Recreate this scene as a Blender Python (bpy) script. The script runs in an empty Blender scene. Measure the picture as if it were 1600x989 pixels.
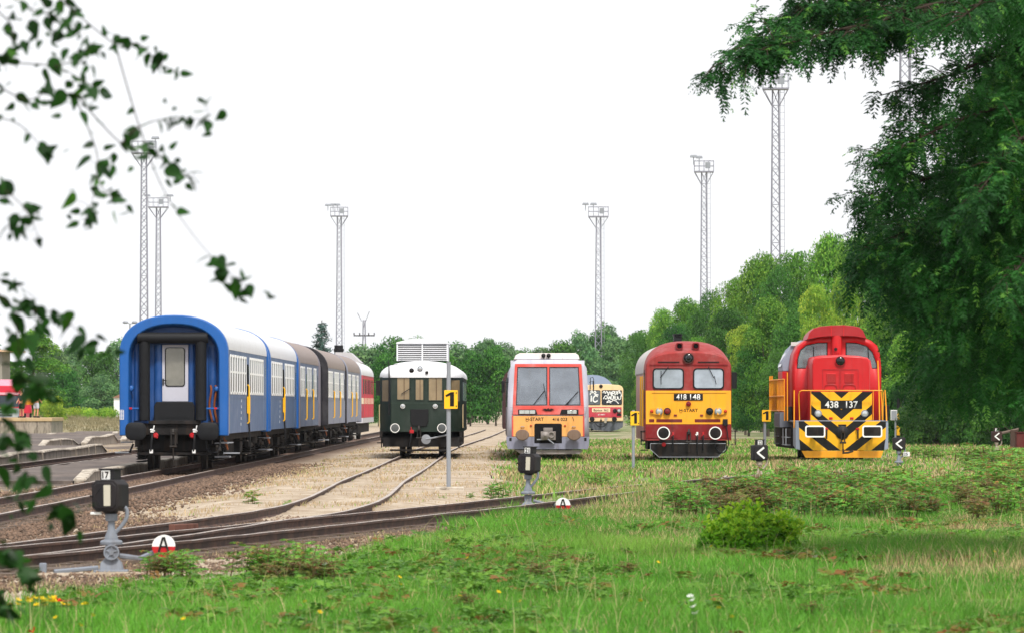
import bpy, bmesh, math, random
import numpy as np
from mathutils import Vector, Matrix
R = math.radians
scene = bpy.context.scene
COL = scene.collection

# ---------------------------------------------------------------- camera, world, sun, exposure
F, CX, HZ, CH = 8889.0, 800.0, 632.0, 1.97     # 200 mm lens in photo pixels, centre column, horizon row, eye height
cd = bpy.data.cameras.new('camera'); cam = bpy.data.objects.new('camera', cd); COL.objects.link(cam)
cd.lens = 200; cd.sensor_width = 36; cd.clip_start = 0.5; cd.clip_end = 6000
cd.shift_y = (HZ - 494.5) / 1600.0
cam.location = (0, 0, CH); cam.rotation_euler = (R(90), 0, 0)
cd.dof.use_dof = True; cd.dof.focus_distance = 165; cd.dof.aperture_fstop = 8.0
scene.camera = cam

SUN_EL, SUN_AZ = 54, 166          # thin cloud: a weak wide sun from behind the viewer's right shoulder
world = bpy.data.worlds.new('World'); scene.world = world; world.use_nodes = True
nt = world.node_tree; nt.nodes.clear()
wo = nt.nodes.new('ShaderNodeOutputWorld'); bg = nt.nodes.new('ShaderNodeBackground')
sky = nt.nodes.new('ShaderNodeTexSky'); sky.sky_type = 'NISHITA'; sky.sun_disc = False
sky.sun_elevation = R(SUN_EL); sky.sun_rotation = R(SUN_AZ); sky.air_density = 1.0; sky.dust_density = 4.0
hs = nt.nodes.new('ShaderNodeHueSaturation'); hs.inputs['Saturation'].default_value = 0.12
cl = nt.nodes.new('ShaderNodeMix'); cl.data_type = 'RGBA'; cl.inputs['Factor'].default_value = 0.72
cl.inputs['B'].default_value = (11.2, 11.3, 11.6, 1)       # even cloud cover
nt.links.new(sky.outputs['Color'], hs.inputs['Color']); nt.links.new(hs.outputs['Color'], cl.inputs['A'])
nt.links.new(cl.outputs['Result'], bg.inputs['Color']); nt.links.new(bg.outputs['Background'], wo.inputs['Surface'])
bg.inputs['Strength'].default_value = 0.082
sd = bpy.data.lights.new('sun', 'SUN'); sd.energy = 2.4; sd.angle = R(9); sd.color = (1.0, 0.95, 0.87)
sun = bpy.data.objects.new('sun', sd); COL.objects.link(sun)
sdir = Vector((math.sin(R(SUN_AZ)) * math.cos(R(SUN_EL)), math.cos(R(SUN_AZ)) * math.cos(R(SUN_EL)), math.sin(R(SUN_EL))))
sun.rotation_euler = sdir.to_track_quat('Z', 'Y').to_euler()
scene.view_settings.view_transform = 'Standard'; scene.view_settings.look = 'None'
scene.view_settings.exposure = 0.62; scene.view_settings.gamma = 1; scene.view_settings.use_curve_mapping = False
scene.cycles.max_bounces = 6; scene.cycles.transparent_max_bounces = 24
scene.cycles.volume_bounces = 0
scene.cycles.use_denoising = True

# ---------------------------------------------------------------- measuring: photo pixel -> place
def G(px, py, z=0.0):                      # a pixel on the plane at height z
    D = F * (CH - z) / (py - HZ); return ((px - CX) / F * D, D)
def XA(px, D): return (px - CX) / F * D
def ZA(py, D): return CH + (HZ - py) / F * D
def lin(h):
    h = h.lstrip('#'); r = [int(h[i:i+2], 16) / 255 for i in (0, 2, 4)]
    return tuple(((c + .055) / 1.055) ** 2.4 if c > .04045 else c / 12.92 for c in r) + (1,)

# ---------------------------------------------------------------- objects
def link(o, parent=None):
    COL.objects.link(o)
    if parent is not None: o.parent = parent
    return o
def tag(o, label=None, cat=None, group=None, kind=None):
    if label: o['label'] = label
    if cat: o['category'] = cat
    if group: o['group'] = group
    if kind: o['kind'] = kind
    return o
def thing(name, label, cat, loc=(0, 0, 0), rz=0, group=None, sc=1):
    o = bpy.data.objects.new(name, None); o.empty_display_size = .2; COL.objects.link(o)
    o.location = loc; o.rotation_euler = (0, 0, rz); o.scale = (sc, sc, sc)
    return tag(o, label, cat, group)
def copy_tree(o, parent=None):
    c = o.copy(); COL.objects.link(c); c.parent = parent
    for ch in list(o.children): copy_tree(ch, c)
    return c

class MB:
    def __init__(s): s.v = []; s.f = []; s.mi = []; s.sm = []
    def add(s, vs, fs, m=0):
        n = len(s.v); s.v += [tuple(v) for v in vs]
        for f in fs: s.f.append([i + n for i in f]); s.mi.append(m)
        return s
    def box(s, x0, x1, y0, y1, z0, z1, m=0):
        v = [(x, y, z) for x in (x0, x1) for y in (y0, y1) for z in (z0, z1)]
        return s.add(v, [(0,1,3,2),(4,6,7,5),(0,4,5,1),(2,3,7,6),(0,2,6,4),(1,5,7,3)], m)
    def prism(s, poly, y0, y1, m=0, side=None):          # polygon (x, z) drawn from y0 to y1
        n = len(poly); v = [(x, y0, z) for x, z in poly] + [(x, y1, z) for x, z in poly]
        s.add(v, [list(range(n)), list(range(2*n-1, n-1, -1))], m)
        k = len(s.v) - 2*n
        for i in range(n):
            j = (i+1) % n; s.f.append([k+i, k+j, k+n+j, k+n+i]); s.mi.append(m if side is None else side)
        return s
    def slab(s, poly, z0, z1, m=0):                      # polygon (x, y) from z0 to z1
        n = len(poly); v = [(x, y, z0) for x, y in poly] + [(x, y, z1) for x, y in poly]
        fs = [list(range(n)), list(range(2*n-1, n-1, -1))] + [[i, (i+1)%n, n+(i+1)%n, n+i] for i in range(n)]
        return s.add(v, fs, m)
    def frame(s, outer, inner, y0, y1, m=0):             # a ring of equal-count polygons (x, z)
        n = len(outer); v = []
        for y in (y0, y1):
            v += [(x, y, z) for x, z in outer] + [(x, y, z) for x, z in inner]
        fs = []
        for i in range(n):
            j = (i+1) % n
            fs += [(i, j, n+j, n+i), (2*n+i, 3*n+i, 3*n+j, 2*n+j), (i, 2*n+i, 2*n+j, j), (n+i, n+j, 3*n+j, 3*n+i)]
        return s.add(v, fs, m)
    def cyl(s, p0, p1, r0, r1=None, n=12, m=0, caps=True):
        r1 = r0 if r1 is None else r1
        p0 = Vector(p0); p1 = Vector(p1); d = (p1-p0).normalized()
        u = d.orthogonal().normalized(); w = d.cross(u)
        v = [p0 + (u*math.cos(a) + w*math.sin(a))*r0 for a in [2*math.pi*i/n for i in range(n)]]
        v += [p1 + (u*math.cos(a) + w*math.sin(a))*r1 for a in [2*math.pi*i/n for i in range(n)]]
        fs = [(i, (i+1)%n, n+(i+1)%n, n+i) for i in range(n)]
        if caps: fs += [list(range(n-1, -1, -1)), list(range(n, 2*n))]
        return s.add(v, fs, m)
    def tube(s, pts, r, n=6, m=0):
        rs = r if isinstance(r, (list, tuple)) else [r]*len(pts)
        P = [Vector(p) for p in pts]; v = []; u = None
        for i, p in enumerate(P):
            d = (P[min(i+1, len(P)-1)] - P[max(i-1, 0)]).normalized()
            u = (d.orthogonal() if u is None else (u - d*u.dot(d))).normalized(); w = d.cross(u)
            v += [p + (u*math.cos(2*math.pi*k/n) + w*math.sin(2*math.pi*k/n))*rs[i] for k in range(n)]
        fs = [(i*n+k, i*n+(k+1)%n, (i+1)*n+(k+1)%n, (i+1)*n+k) for i in range(len(P)-1) for k in range(n)]
        fs += [list(range(n-1, -1, -1)), [(len(P)-1)*n+k for k in range(n)]]
        return s.add(v, fs, m)
    def lathe(s, c, prof, axis='y', n=20, m=0):          # profile (radius, along) about an axis through c
        v = []
        for r, t in prof:
            for k in range(n):
                a = 2*math.pi*k/n; q = (r*math.cos(a), r*math.sin(a))
                v.append({'y': (c[0]+q[0], c[1]+t, c[2]+q[1]), 'x': (c[0]+t, c[1]+q[0], c[2]+q[1]), 'z': (c[0]+q[0], c[1]+q[1], c[2]+t)}[axis])
        fs = [(i*n+k, i*n+(k+1)%n, (i+1)*n+(k+1)%n, (i+1)*n+k) for i in range(len(prof)-1) for k in range(n)]
        fs += [list(range(n)), [(len(prof)-1)*n+k for k in range(n)]]
        return s.add(v, fs, m)
    def loft(s, secs, m=0, cap=True):                    # rings of equal count, 3-D points
        n = len(secs[0]); v = [p for q in secs for p in q]
        fs = [(i*n+k, i*n+(k+1)%n, (i+1)*n+(k+1)%n, (i+1)*n+k) for i in range(len(secs)-1) for k in range(n)]
        if cap: fs += [list(range(n-1, -1, -1)), [(len(secs)-1)*n+k for k in range(n)]]
        return s.add(v, fs, m)
    def mesh(s, name, mats, ang=35):
        me = bpy.data.meshes.new(name); me.from_pydata(s.v, [], s.f); me.update()
        for mt in (mats if isinstance(mats, (list, tuple)) else [mats]): me.materials.append(mt)
        me.polygons.foreach_set('material_index', s.mi)
        bm = bmesh.new(); bm.from_mesh(me); bmesh.ops.recalc_face_normals(bm, faces=bm.faces); bm.to_mesh(me); bm.free()
        me.polygons.foreach_set('use_smooth', [True]*len(me.polygons))
        me.set_sharp_from_angle(angle=R(ang))
        return me
    def build(s, name, mats, parent=None, bevel=0, ang=35):
        o = bpy.data.objects.new(name, s.mesh(name, mats, ang)); link(o, parent)
        if bevel:
            b = o.modifiers.new('bevel', 'BEVEL'); b.width = bevel; b.segments = 2; b.limit_method = 'ANGLE'; b.angle_limit = R(40)
        return o

def rr(x0, x1, z0, z1, r, n=4):            # rounded rectangle outline
    r = min(r, abs(x1-x0)/2-1e-4, abs(z1-z0)/2-1e-4); P = []
    for cx, cz, a in ((x1-r, z1-r, 0), (x0+r, z1-r, 90), (x0+r, z0+r, 180), (x1-r, z0+r, 270)):
        for k in range(n+1):
            t = R(a + 90*k/n); P.append((cx + r*math.cos(t), cz + r*math.sin(t)))
    return P
def circ(x, z, r, n=20): return [(x + r*math.cos(2*math.pi*k/n), z + r*math.sin(2*math.pi*k/n)) for k in range(n)]
def arch(hw, zb, zs, zt, e=2.3, n=18):     # straight sides with an arched top, half width hw
    P = [(-hw, zb)]
    for k in range(n+1):
        t = math.pi * (1 - k/n); c, q = math.cos(t), math.sin(t)
        P.append((hw*math.copysign(abs(c)**(2/e), c), zs + (zt-zs)*abs(q)**(2/e)))
    return P + [(hw, zb)]
def at_y(P, y): return [(x, y, z) for x, z in P]

_fonts = {}
def text(s, h, x, y, z, mat, parent, name='lettering', w=None, off=0.0, ext=.002, ry=0):
    """raised letters facing the viewer (-y), centred on x, z; h = cap height, w = width"""
    cu = bpy.data.curves.new('t', 'FONT'); cu.body = s; cu.size = 1; cu.align_x = 'LEFT'; cu.extrude = 0; cu.offset = off; cu.resolution_u = 3
    o = bpy.data.objects.new('t', cu); COL.objects.link(o)
    dg = bpy.context.evaluated_depsgraph_get(); me = bpy.data.meshes.new_from_object(o.evaluated_get(dg))
    bpy.data.objects.remove(o); bpy.data.curves.remove(cu)
    co = np.empty(len(me.vertices)*3); me.vertices.foreach_get('co', co); co = co.reshape(-1, 3)
    lo, hi = co.min(0), co.max(0); sy = h/(hi[1]-lo[1]); sx = w/(hi[0]-lo[0]) if w else sy
    co[:, 0] = (co[:, 0]-(lo[0]+hi[0])/2)*sx; co[:, 1] = (co[:, 1]-(lo[1]+hi[1])/2)*sy; co[:, 2] = 0
    me.vertices.foreach_set('co', co.ravel()); me.materials.clear(); me.materials.append(mat)
    ob = bpy.data.objects.new(name, me); link(ob, parent); ob.location = (x, y, z); ob.rotation_euler = (R(90), 0, ry)
    md = ob.modifiers.new('thick', 'SOLIDIFY'); md.thickness = ext*2; md.offset = 0
    return ob

# ---------------------------------------------------------------- materials
def nodes(name):
    m = bpy.data.materials.new(name); m.use_nodes = True
    t = m.node_tree; return m, t, t.nodes['Principled BSDF']
def ramp(t, fac, stops):
    r = t.nodes.new('ShaderNodeValToRGB'); e = r.color_ramp.elements
    while len(e) < len(stops): e.new(.5)
    for k, (p, c) in zip(e, stops): k.position = p; k.color = c
    t.links.new(fac, r.inputs['Fac']); return r.outputs['Color']
def noise(t, scale, detail=4, rough=.6, vec=None, stretch=None, coord='Object'):
    n = t.nodes.new('ShaderNodeTexNoise'); n.inputs['Scale'].default_value = scale; n.inputs['Detail'].default_value = detail; n.inputs['Roughness'].default_value = rough
    if vec is None:
        tc = t.nodes.new('ShaderNodeTexCoord'); vec = tc.outputs[coord]
    if stretch:
        mp = t.nodes.new('ShaderNodeMapping'); mp.inputs['Scale'].default_value = stretch; t.links.new(vec, mp.inputs['Vector']); vec = mp.outputs['Vector']
    t.links.new(vec, n.inputs['Vector']); return n.outputs['Fac']
def mixc(t, f, a, b):
    m = t.nodes.new('ShaderNodeMix'); m.data_type = 'RGBA'
    for k, v in (('Factor', f), ('A', a), ('B', b)):
        if hasattr(v, 'is_linked') or hasattr(v, 'links'): t.links.new(v, m.inputs[k])
        else: m.inputs[k].default_value = v
    return m.outputs['Result']
def mul(t, a, k, op='MULTIPLY'):
    n = t.nodes.new('ShaderNodeMath'); n.operation = op
    for i, v in enumerate((a, k)):
        if hasattr(v, 'links'): t.links.new(v, n.inputs[i])
        else: n.inputs[i].default_value = v
    return n.outputs[0]
def thr(t, f, lo, hi):
    n = t.nodes.new('ShaderNodeMapRange'); n.inputs['From Min'].default_value = lo; n.inputs['From Max'].default_value = hi
    n.interpolation_type = 'SMOOTHSTEP'; t.links.new(f, n.inputs['Value']); return n.outputs['Result']
def bump(t, p, f, s=.3, d=.02):
    b = t.nodes.new('ShaderNodeBump'); b.inputs['Strength'].default_value = s; b.inputs['Distance'].default_value = d
    t.links.new(f, b.inputs['Height']); t.links.new(b.outputs['Normal'], p.inputs['Normal'])
_pc = {}
def paint(hexc, rough=.38, dirt=.35, grime='#3a2f28', fade=.18, metal=0.0, name=None, scale=1.0, k=1.0):
    key = (hexc, rough, dirt, grime, fade, metal, k)
    if key in _pc: return _pc[key]
    m, t, p = nodes(name or 'paint'); c = lin(hexc); c = tuple(x*k for x in c[:3]) + (1,)
    n1 = noise(t, 1.6*scale, 5, .65); n2 = noise(t, 5.0*scale, 6, .7, stretch=(1.0, 1.0, .12)); n3 = noise(t, 38*scale, 3, .6)
    pale = tuple(min(1, x*.75 + .17) for x in c[:3]) + (1,)
    a = mixc(t, mul(t, thr(t, n1, .42, .75), fade), c, pale)
    d = mul(t, thr(t, n2, .46, .76), dirt); d2 = mul(t, thr(t, n3, .62, .8), dirt*.6)
    b = mixc(t, d, a, lin(grime)); b = mixc(t, d2, b, lin(grime))
    t.links.new(b, p.inputs['Base Color']); p.inputs['Metallic'].default_value = metal; p.inputs['Specular IOR Level'].default_value = .45 if rough < .45 else .2
    rg = t.nodes.new('ShaderNodeMapRange'); rg.inputs['To Min'].default_value = max(.05, rough-.08); rg.inputs['To Max'].default_value = min(1, rough+.3)
    t.links.new(n2, rg.inputs['Value']); t.links.new(rg.outputs['Result'], p.inputs['Roughness'])
    bump(t, p, n1, .12, .02)
    _pc[key] = m; return m
def flat(hexc, rough=.5, metal=0, name='plain', em=0):
    key = ('f', hexc, rough, metal)
    if key in _pc: return _pc[key]
    m, t, p = nodes(name); p.inputs['Roughness'].default_value = rough; p.inputs['Metallic'].default_value = metal
    p.inputs['Specular IOR Level'].default_value = .5 if rough < .3 else .22
    c = lin(hexc); n1 = noise(t, 9, 4, .6)
    t.links.new(mixc(t, mul(t, n1, .35), c, tuple(x*.6 for x in c[:3])+(1,)), p.inputs['Base Color'])
    _pc[key] = m; return m
def glass_mat(name, tint, see=.0, rough=.06, metal=.35):
    m, t, p = nodes(name); n1 = noise(t, 1.3, 4, .6); n2 = noise(t, 3.5, 5, .7, stretch=(1, 1, .2)); c = lin(tint)
    a = mixc(t, thr(t, n1, .35, .7), tuple(x*.72 for x in c[:3])+(1,), c)
    a = mixc(t, mul(t, thr(t, n2, .52, .75), .35), a, lin('#8f8d86'))
    t.links.new(a, p.inputs['Base Color']); p.inputs['Metallic'].default_value = metal; p.inputs['Roughness'].default_value = rough
    p.inputs['Specular IOR Level'].default_value = .6
    if see:
        tr = t.nodes.new('ShaderNodeBsdfTransparent'); tr.inputs['Color'].default_value = (.93, .95, .96, 1)
        mx = t.nodes.new('ShaderNodeMixShader'); mx.inputs['Fac'].default_value = see
        out = [n for n in t.nodes if n.type == 'OUTPUT_MATERIAL'][0]
        t.links.new(p.outputs['BSDF'], mx.inputs[1]); t.links.new(tr.outputs['BSDF'], mx.inputs[2]); t.links.new(mx.outputs['Shader'], out.inputs['Surface'])
    return m
M = {}
M['black'] = flat('#1b1b1d', .55, name='black paint'); M['dark'] = paint('#1c1a1a', .9, .5, '#4a3b30', .1, name='dark underframe')
M['rubber'] = flat('#17181b', .62, name='black rubber'); M['iron'] = paint('#2a2725', .5, .4, '#47301f', .1, .2, name='dirty iron')
M['steel'] = flat('#8d8f93', .35, .8, name='steel'); M['galv'] = paint('#8f939a', .5, .25, '#6b5a48', .1, .25, name='galvanised steel')
M['white'] = paint('#e8e8e6', .45, .15, '#8d8478', .0, name='white paint'); M['wtext'] = flat('#f2f2f0', .5, name='white lettering')
M['btext'] = flat('#1a1816', .5, name='black lettering'); M['redlamp'] = flat('#7a1418', .15, name='red lens'); M['lens'] = flat('#c9cdd0', .1, .5, name='clear lens')
M['redflag'] = paint('#b3161f', .45, .2, name='red paint'); M['yellow'] = paint('#f2b705', .42, .15, '#6a5322', .08, name='yellow paint')
M['lamp_dark'] = flat('#0d0d0f', .12, name='dark lamp glass')
M['glass_pale'] = glass_mat('pale glass', '#b9c3cf', 0, .07, .55)
M['glass_dark'] = glass_mat('dark glass', '#3a424a', 0, .05, .3)
M['glass_mid'] = glass_mat('grey glass', '#7f8992', 0, .06, .4)
# ---------------------------------------------------------------- ground: one sheet to the horizon
rng = np.random.default_rng(7)
def vnoise(x, y, s, seed=0):
    """smooth value noise on arrays"""
    x = np.asarray(x)/s; y = np.asarray(y)/s; xi = np.floor(x).astype(np.int64); yi = np.floor(y).astype(np.int64); fx = x-xi; fy = y-yi
    fx = fx*fx*(3-2*fx); fy = fy*fy*(3-2*fy)
    def h(i, j):
        n = (i*374761393 + j*668265263 + seed*1442695041) & 0x7fffffff
        n = (n ^ (n >> 13))*1274126177 & 0x7fffffff
        return ((n ^ (n >> 16)) & 0xffff)/65535.0
    return (h(xi, yi)*(1-fx) + h(xi+1, yi)*fx)*(1-fy) + (h(xi, yi+1)*(1-fx) + h(xi+1, yi+1)*fx)*fy
def fbm(x, y, s, seed=0): return .5*vnoise(x, y, s, seed) + .3*vnoise(x, y, s/2.3, seed+1) + .2*vnoise(x, y, s/5.1, seed+2)
def sst(a, b, x): t = np.clip((x-a)/(b-a), 0, 1); return t*t*(3-2*t)
# edge of the lush grass: farthest D that is green, for each photo column
EDGE_X = np.array([-400, 0, 120, 230, 330, 430, 560, 660, 760, 830, 900, 1000, 2200])
EDGE_Y = np.array([965, 948, 926, 912, 900, 886, 862, 838, 810, 790, 782, 776, 774])
def masks(X, Y):
    """green grass, dry grass, gravel, asphalt cover at a place (by where it lies in the yard)"""
    Yc = np.maximum(Y, 1.0); px = CX + X/Yc*F; py = HZ + F*CH/Yc
    n = fbm(X, Y*.35, 1.6, 3); n2 = fbm(X, Y*.3, 4.5, 9)
    ey = np.interp(px, EDGE_X, EDGE_Y) + (n-.5)*26
    fore = sst(-8, 10, py-ey)
    right = sst(-.2, .9, X - np.interp(Y, [60, 100, 115, 150, 190, 260, 420], [30, 1.2, -.2, -.35, -.35, -.6, 1.5]) + (n-.5)*1.4)   # weedy tracks on the right
    patch = sst(.40, .62, n2*.55 + n*.45)
    far = sst(230, 330, Y)
    bankg = sst(300, 330, Y)*sst(-12, -16, X)*(.25+.6*patch); fore = np.maximum(fore, bankg)
    green = np.maximum(fore*np.where(px > 1300, 1-.75*sst(.60, .66, n2)*sst(800, 830, py)*sst(905, 880, py), 1), right*(.35+.65*patch)*(1-far*.15))
    left = sst(-11.2, -10.7, -X-21.7)*0
    asph = sst(-.15, .15, -X-10.9)*sst(118, 132, Y)*sst(316, 290, Y)*(.35+.65*sst(.36, .56, fbm(X, Y*.25, 2.6, 15)))
    ball = np.exp(-((X+8.95-.0034*(Y-150))/1.75)**4)*(Y < 420)
    grav = np.clip(ball + sst(-.3, 1.0, -X-10.0)*sst(140, 105, Y)*(1-fore), 0, 1)
    toe = sst(4, -10, py-ey)*sst(20, 0, np.abs(py-ey-0) - 2)*(px < 700)*.5
    return np.clip(green, 0, 1), np.clip(grav, 0, 1), np.clip(asph, 0, 1)
def bury(X, Y):      # blown sand and soil that fills the yard tracks up to the rail heads
    return .105*np.maximum(sst(92, 108, Y)*sst(-6.6, -5.2, X)*sst(.4, -.6, X-np.interp(Y, [80, 99, 112, 122], [-4, -2.6, -1.2, 0])), np.maximum(sst(165, 175, Y)*sst(-6.2, -5.2, X), sst(.1, .5, X)*sst(110, 114, Y)*(1-sst(129, 132, Y)*sst(147, 144, Y))))
us = np.sinh(np.linspace(-3.1, 3.1, 420)); us = us/us.max()*1.0
ys = np.concatenate([[-60, 0, 15, 30], np.geomspace(38, 420, 560), np.geomspace(430, 4000, 40)])
U, YY = np.meshgrid(us, ys)
XX = U*np.maximum(np.abs(YY), 60)*1.3
XX = np.where(np.abs(U) < .995, XX, np.sign(U)*2500)
ZZ = (fbm(XX, YY, 3.0, 21)-.5)*.10 + (fbm(XX, YY, .7, 22)-.5)*.05
gm, gv, ga = masks(XX, YY)
trackside = np.exp(-((XX+8.95)/2.6)**4)
ZZ = ZZ*(1-.8*np.clip(ga+gv, 0, 1)) - .02 + bury(XX, YY)
nY, nX = XX.shape
me = bpy.data.meshes.new('ground')
co = np.stack([XX, YY, ZZ], -1).reshape(-1, 3)
idx = np.arange(nY*nX).reshape(nY, nX)
q = np.stack([idx[:-1, :-1], idx[:-1, 1:], idx[1:, 1:], idx[1:, :-1]], -1).reshape(-1, 4)
def fast_mesh(name, co, q, mats):
    me = bpy.data.meshes.new(name); nf, k = q.shape
    me.vertices.add(len(co)); me.vertices.foreach_set('co', np.ascontiguousarray(co, dtype=np.float32).ravel())
    me.loops.add(nf*k); me.loops.foreach_set('vertex_index', np.ascontiguousarray(q, dtype=np.int32).ravel())
    me.polygons.add(nf); me.polygons.foreach_set('loop_start', np.arange(0, nf*k, k, dtype=np.int32)); me.polygons.foreach_set('loop_total', np.full(nf, k, dtype=np.int32))
    for m in mats: me.materials.append(m)
    me.update(calc_edges=True); return me
def vcol(me, name, rgb):
    a = me.color_attributes.new(name, 'FLOAT_COLOR', 'POINT'); c = np.ones((len(rgb), 4), np.float32); c[:, :rgb.shape[1]] = rgb
    a.data.foreach_set('color', c.ravel())
m, t, p = nodes('ground cover')
at = t.nodes.new('ShaderNodeAttribute'); at.attribute_name = 'cover'; sp = t.nodes.new('ShaderNodeSeparateColor'); t.links.new(at.outputs['Color'], sp.inputs['Color'])
nf_ = noise(t, 9, 6, .7); nm = noise(t, 1.1, 5, .65); nl = noise(t, 34, 4, .7)
dry = mixc(t, thr(t, nm, .35, .68), lin('#94836f'), lin('#b9ab99')); dry = mixc(t, mul(t, thr(t, nf_, .5, .7), .6), dry, lin('#7d6b5a'))
dry = mixc(t, mul(t, thr(t, nl, .58, .75), .5), dry, lin('#d2c6b0'))
grn = mixc(t, thr(t, nm, .3, .7), lin('#46602a'), lin('#5c7a33')); grn = mixc(t, thr(t, nf_, .45, .7), grn, lin('#6d6a40'))
grv = mixc(t, thr(t, nl, .35, .7), lin('#3e3029'), lin('#7d695c')); grv = mixc(t, thr(t, nf_, .4, .65), grv, lin('#553f34'))
asp = mixc(t, thr(t, nm, .3, .75), lin('#48403c'), lin('#75685e')); asp = mixc(t, mul(t, thr(t, nl, .55, .75), .5), asp, lin('#8a837f'))
c = mixc(t, sp.outputs['Green'], dry, grv); c = mixc(t, sp.outputs['Blue'], c, asp); c = mixc(t, sp.outputs['Red'], c, grn)
t.links.new(c, p.inputs['Base Color']); p.inputs['Roughness'].default_value = .95; p.inputs['Specular IOR Level'].default_value = .15
bump(t, p, nf_, .6, .05)
M['ground'] = m
me = fast_mesh('ground', co, q, [m]); vcol(me, 'cover', np.stack([gm, gv, ga], -1).reshape(-1, 3))
ground = bpy.data.objects.new('ground', me); link(ground); tag(ground, 'dry yard ground turning to green grass', None, None, 'structure')

# ---------------------------------------------------------------- tracks
m, t, p = nodes('rusty rail'); n1 = noise(t, 3, 5, .7); n2 = noise(t, 25, 4, .6)
t.links.new(mixc(t, thr(t, n1, .35, .7), lin('#33211b'), mixc(t, thr(t, n2, .4, .7), lin('#523629'), lin('#6b4d3c'))), p.inputs['Base Color']); p.inputs['Roughness'].default_value = .8
M['rust'] = m
m, t, p = nodes('worn rail head'); n1 = noise(t, 2, 5, .6)
t.links.new(mixc(t, thr(t, n1, .4, .7), lin('#b3a79c'), lin('#8f7a6b')), p.inputs['Base Color']); p.inputs['Roughness'].default_value = .42; p.inputs['Metallic'].default_value = .35
M['railhead'] = m
m, t, p = nodes('weathered sleeper'); n1 = noise(t, 5, 5, .7, stretch=(1, 6, 1))
t.links.new(mixc(t, n1, lin('#40342c'), lin('#77675a')), p.inputs['Base Color']); p.inputs['Roughness'].default_value = .95
M['sleeper'] = m
RT = 0.17
def smooth_line(P, n=8):
    P = [Vector((p[0], p[1], p[2] if len(p) > 2 else 0)) for p in P]; out = []
    for i in range(len(P)-1):
        a, b, c_, d = P[max(i-1, 0)], P[i], P[i+1], P[min(i+2, len(P)-1)]
        for k in range(n):
            u = k/n; out.append(.5*((2*b)+(-a+c_)*u+(2*a-5*b+4*c_-d)*u*u+(-a+3*b-3*c_+d)*u**3))
    return out + [P[-1]]
def rail(pts, parent, wob=.012, seed=0, top=RT):
    prof = [(-.075, top-.17), (-.075, top-.145), (-.012, top-.125), (-.012, top-.045), (-.037, top-.035), (-.037, top), (.037, top), (.037, top-.035), (.012, top-.045), (.012, top-.125), (.075, top-.145), (.075, top-.17)]
    b = MB(); rd = random.Random(seed); secs = []; dz = 0
    for i, q in enumerate(pts):
        d = (pts[min(i+1, len(pts)-1)] - pts[max(i-1, 0)]).normalized(); nrm = Vector((d.y, -d.x, 0)).normalized()
        dz = dz*.7 + rd.uniform(-wob, wob)
        secs.append([q + nrm*(x + dz*.6) + Vector((0, 0, z + dz*.5)) for x, z in prof])
    b.loft(secs, 0); n = 12
    for k in range(len(b.f)):
        if len(b.f[k]) == 4 and (b.f[k][0] % n) in (5,): b.mi[k] = 1
    return b.build('rail', [M['rust'], M['railhead']], parent)
def offset(pts, o):
    out = []
    for i, q in enumerate(pts):
        d = (pts[min(i+1, len(pts)-1)] - pts[max(i-1, 0)]).normalized(); out.append(q + Vector((d.y, -d.x, 0)).normalized()*o)
    return out
_sl = None
def track(P, seed, sl=True, zs=.055, n=8, spacing=.62, gauge=.755, sides=(-1, 1), sl_to=1e9):
    global _sl
    root = bpy.data.objects.new('railway_track', None); link(root); root['kind'] = 'structure'
    c = smooth_line(P, n)
    for s in sides: rail(offset(c, s*gauge), root, seed=seed*5+s)
    if sl:
        if _sl is None:
            b = MB(); b.box(-1.25, 1.25, -.125, .125, -.12, zs-.03); b.box(-.93, -.58, -.15, .15, zs-.03, zs-.012); b.box(.58, .93, -.15, .15, zs-.03, zs-.012)
            _sl = b.mesh('sleeper', M['sleeper'])
        acc = 0; k = 0; rd = random.Random(seed)
        for a, bb in zip(c[:-1], c[1:]):
            L = (bb-a).length
            while acc < L and k < 100 and a.y < sl_to:
                q = a + (bb-a)*(acc/L); o = bpy.data.objects.new('sleeper', _sl); link(o, root); o.location = (q.x, q.y, q.z + rd.uniform(-.012, .008))
                d = bb-a; o.rotation_euler = (0, 0, math.atan2(-d.x, d.y) + rd.uniform(-.03, .03)); acc += spacing; k += 1
            acc -= L
    return root
TL = [(-9.02+(D-150)*.0034, D) for D in (60, 75, 90, 105, 125, 150, 180, 220, 270, 330, 420)]
track(TL, 1)
TA = [(-6.75, 66.5), (-5.75, 74.5), (-4.6, 86), (-3.75, 95), (-3.35, 103), (-3.22, 112), (-3.26, 125), (-3.3, 136), (-3.22, 160), (-3.2, 194), (-3.1, 240), (-2.0, 330), (-1.2, 420)]
track(TA, 2, sl_to=88)
TB = [(-8.1, 59), (-6.75, 67), (-5.0, 75.8), (-4.0, 82), (-2.6, 90), (-1.1, 99), (.9, 112), (2.4, 122), (4.4, 133), (6.9, 146), (9.2, 160), (10.4, 172), (10.7, 184), (10.8, 210), (10.9, 300)]
track(TB[:11], 3, sl_to=112); track([(10.68, 186), (10.66, 190), (10.64, 196)], 7, sl=False)
track([(1.21, 191), (1.2, 200), (1.18, 212)], 4, sl=False)
track([(5.77, 187.4), (5.77, 194), (5.77, 200)], 5, sl=False); track([(3.3, 130), (4.2, 137), (4.7, 145)], 8, sl=False, sides=(1,))
track([(-14.55, 140), (-14.55, 170), (-14.5, 205), (-14.4, 260), (-14.3, 330)], 6, sl=False)
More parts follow.
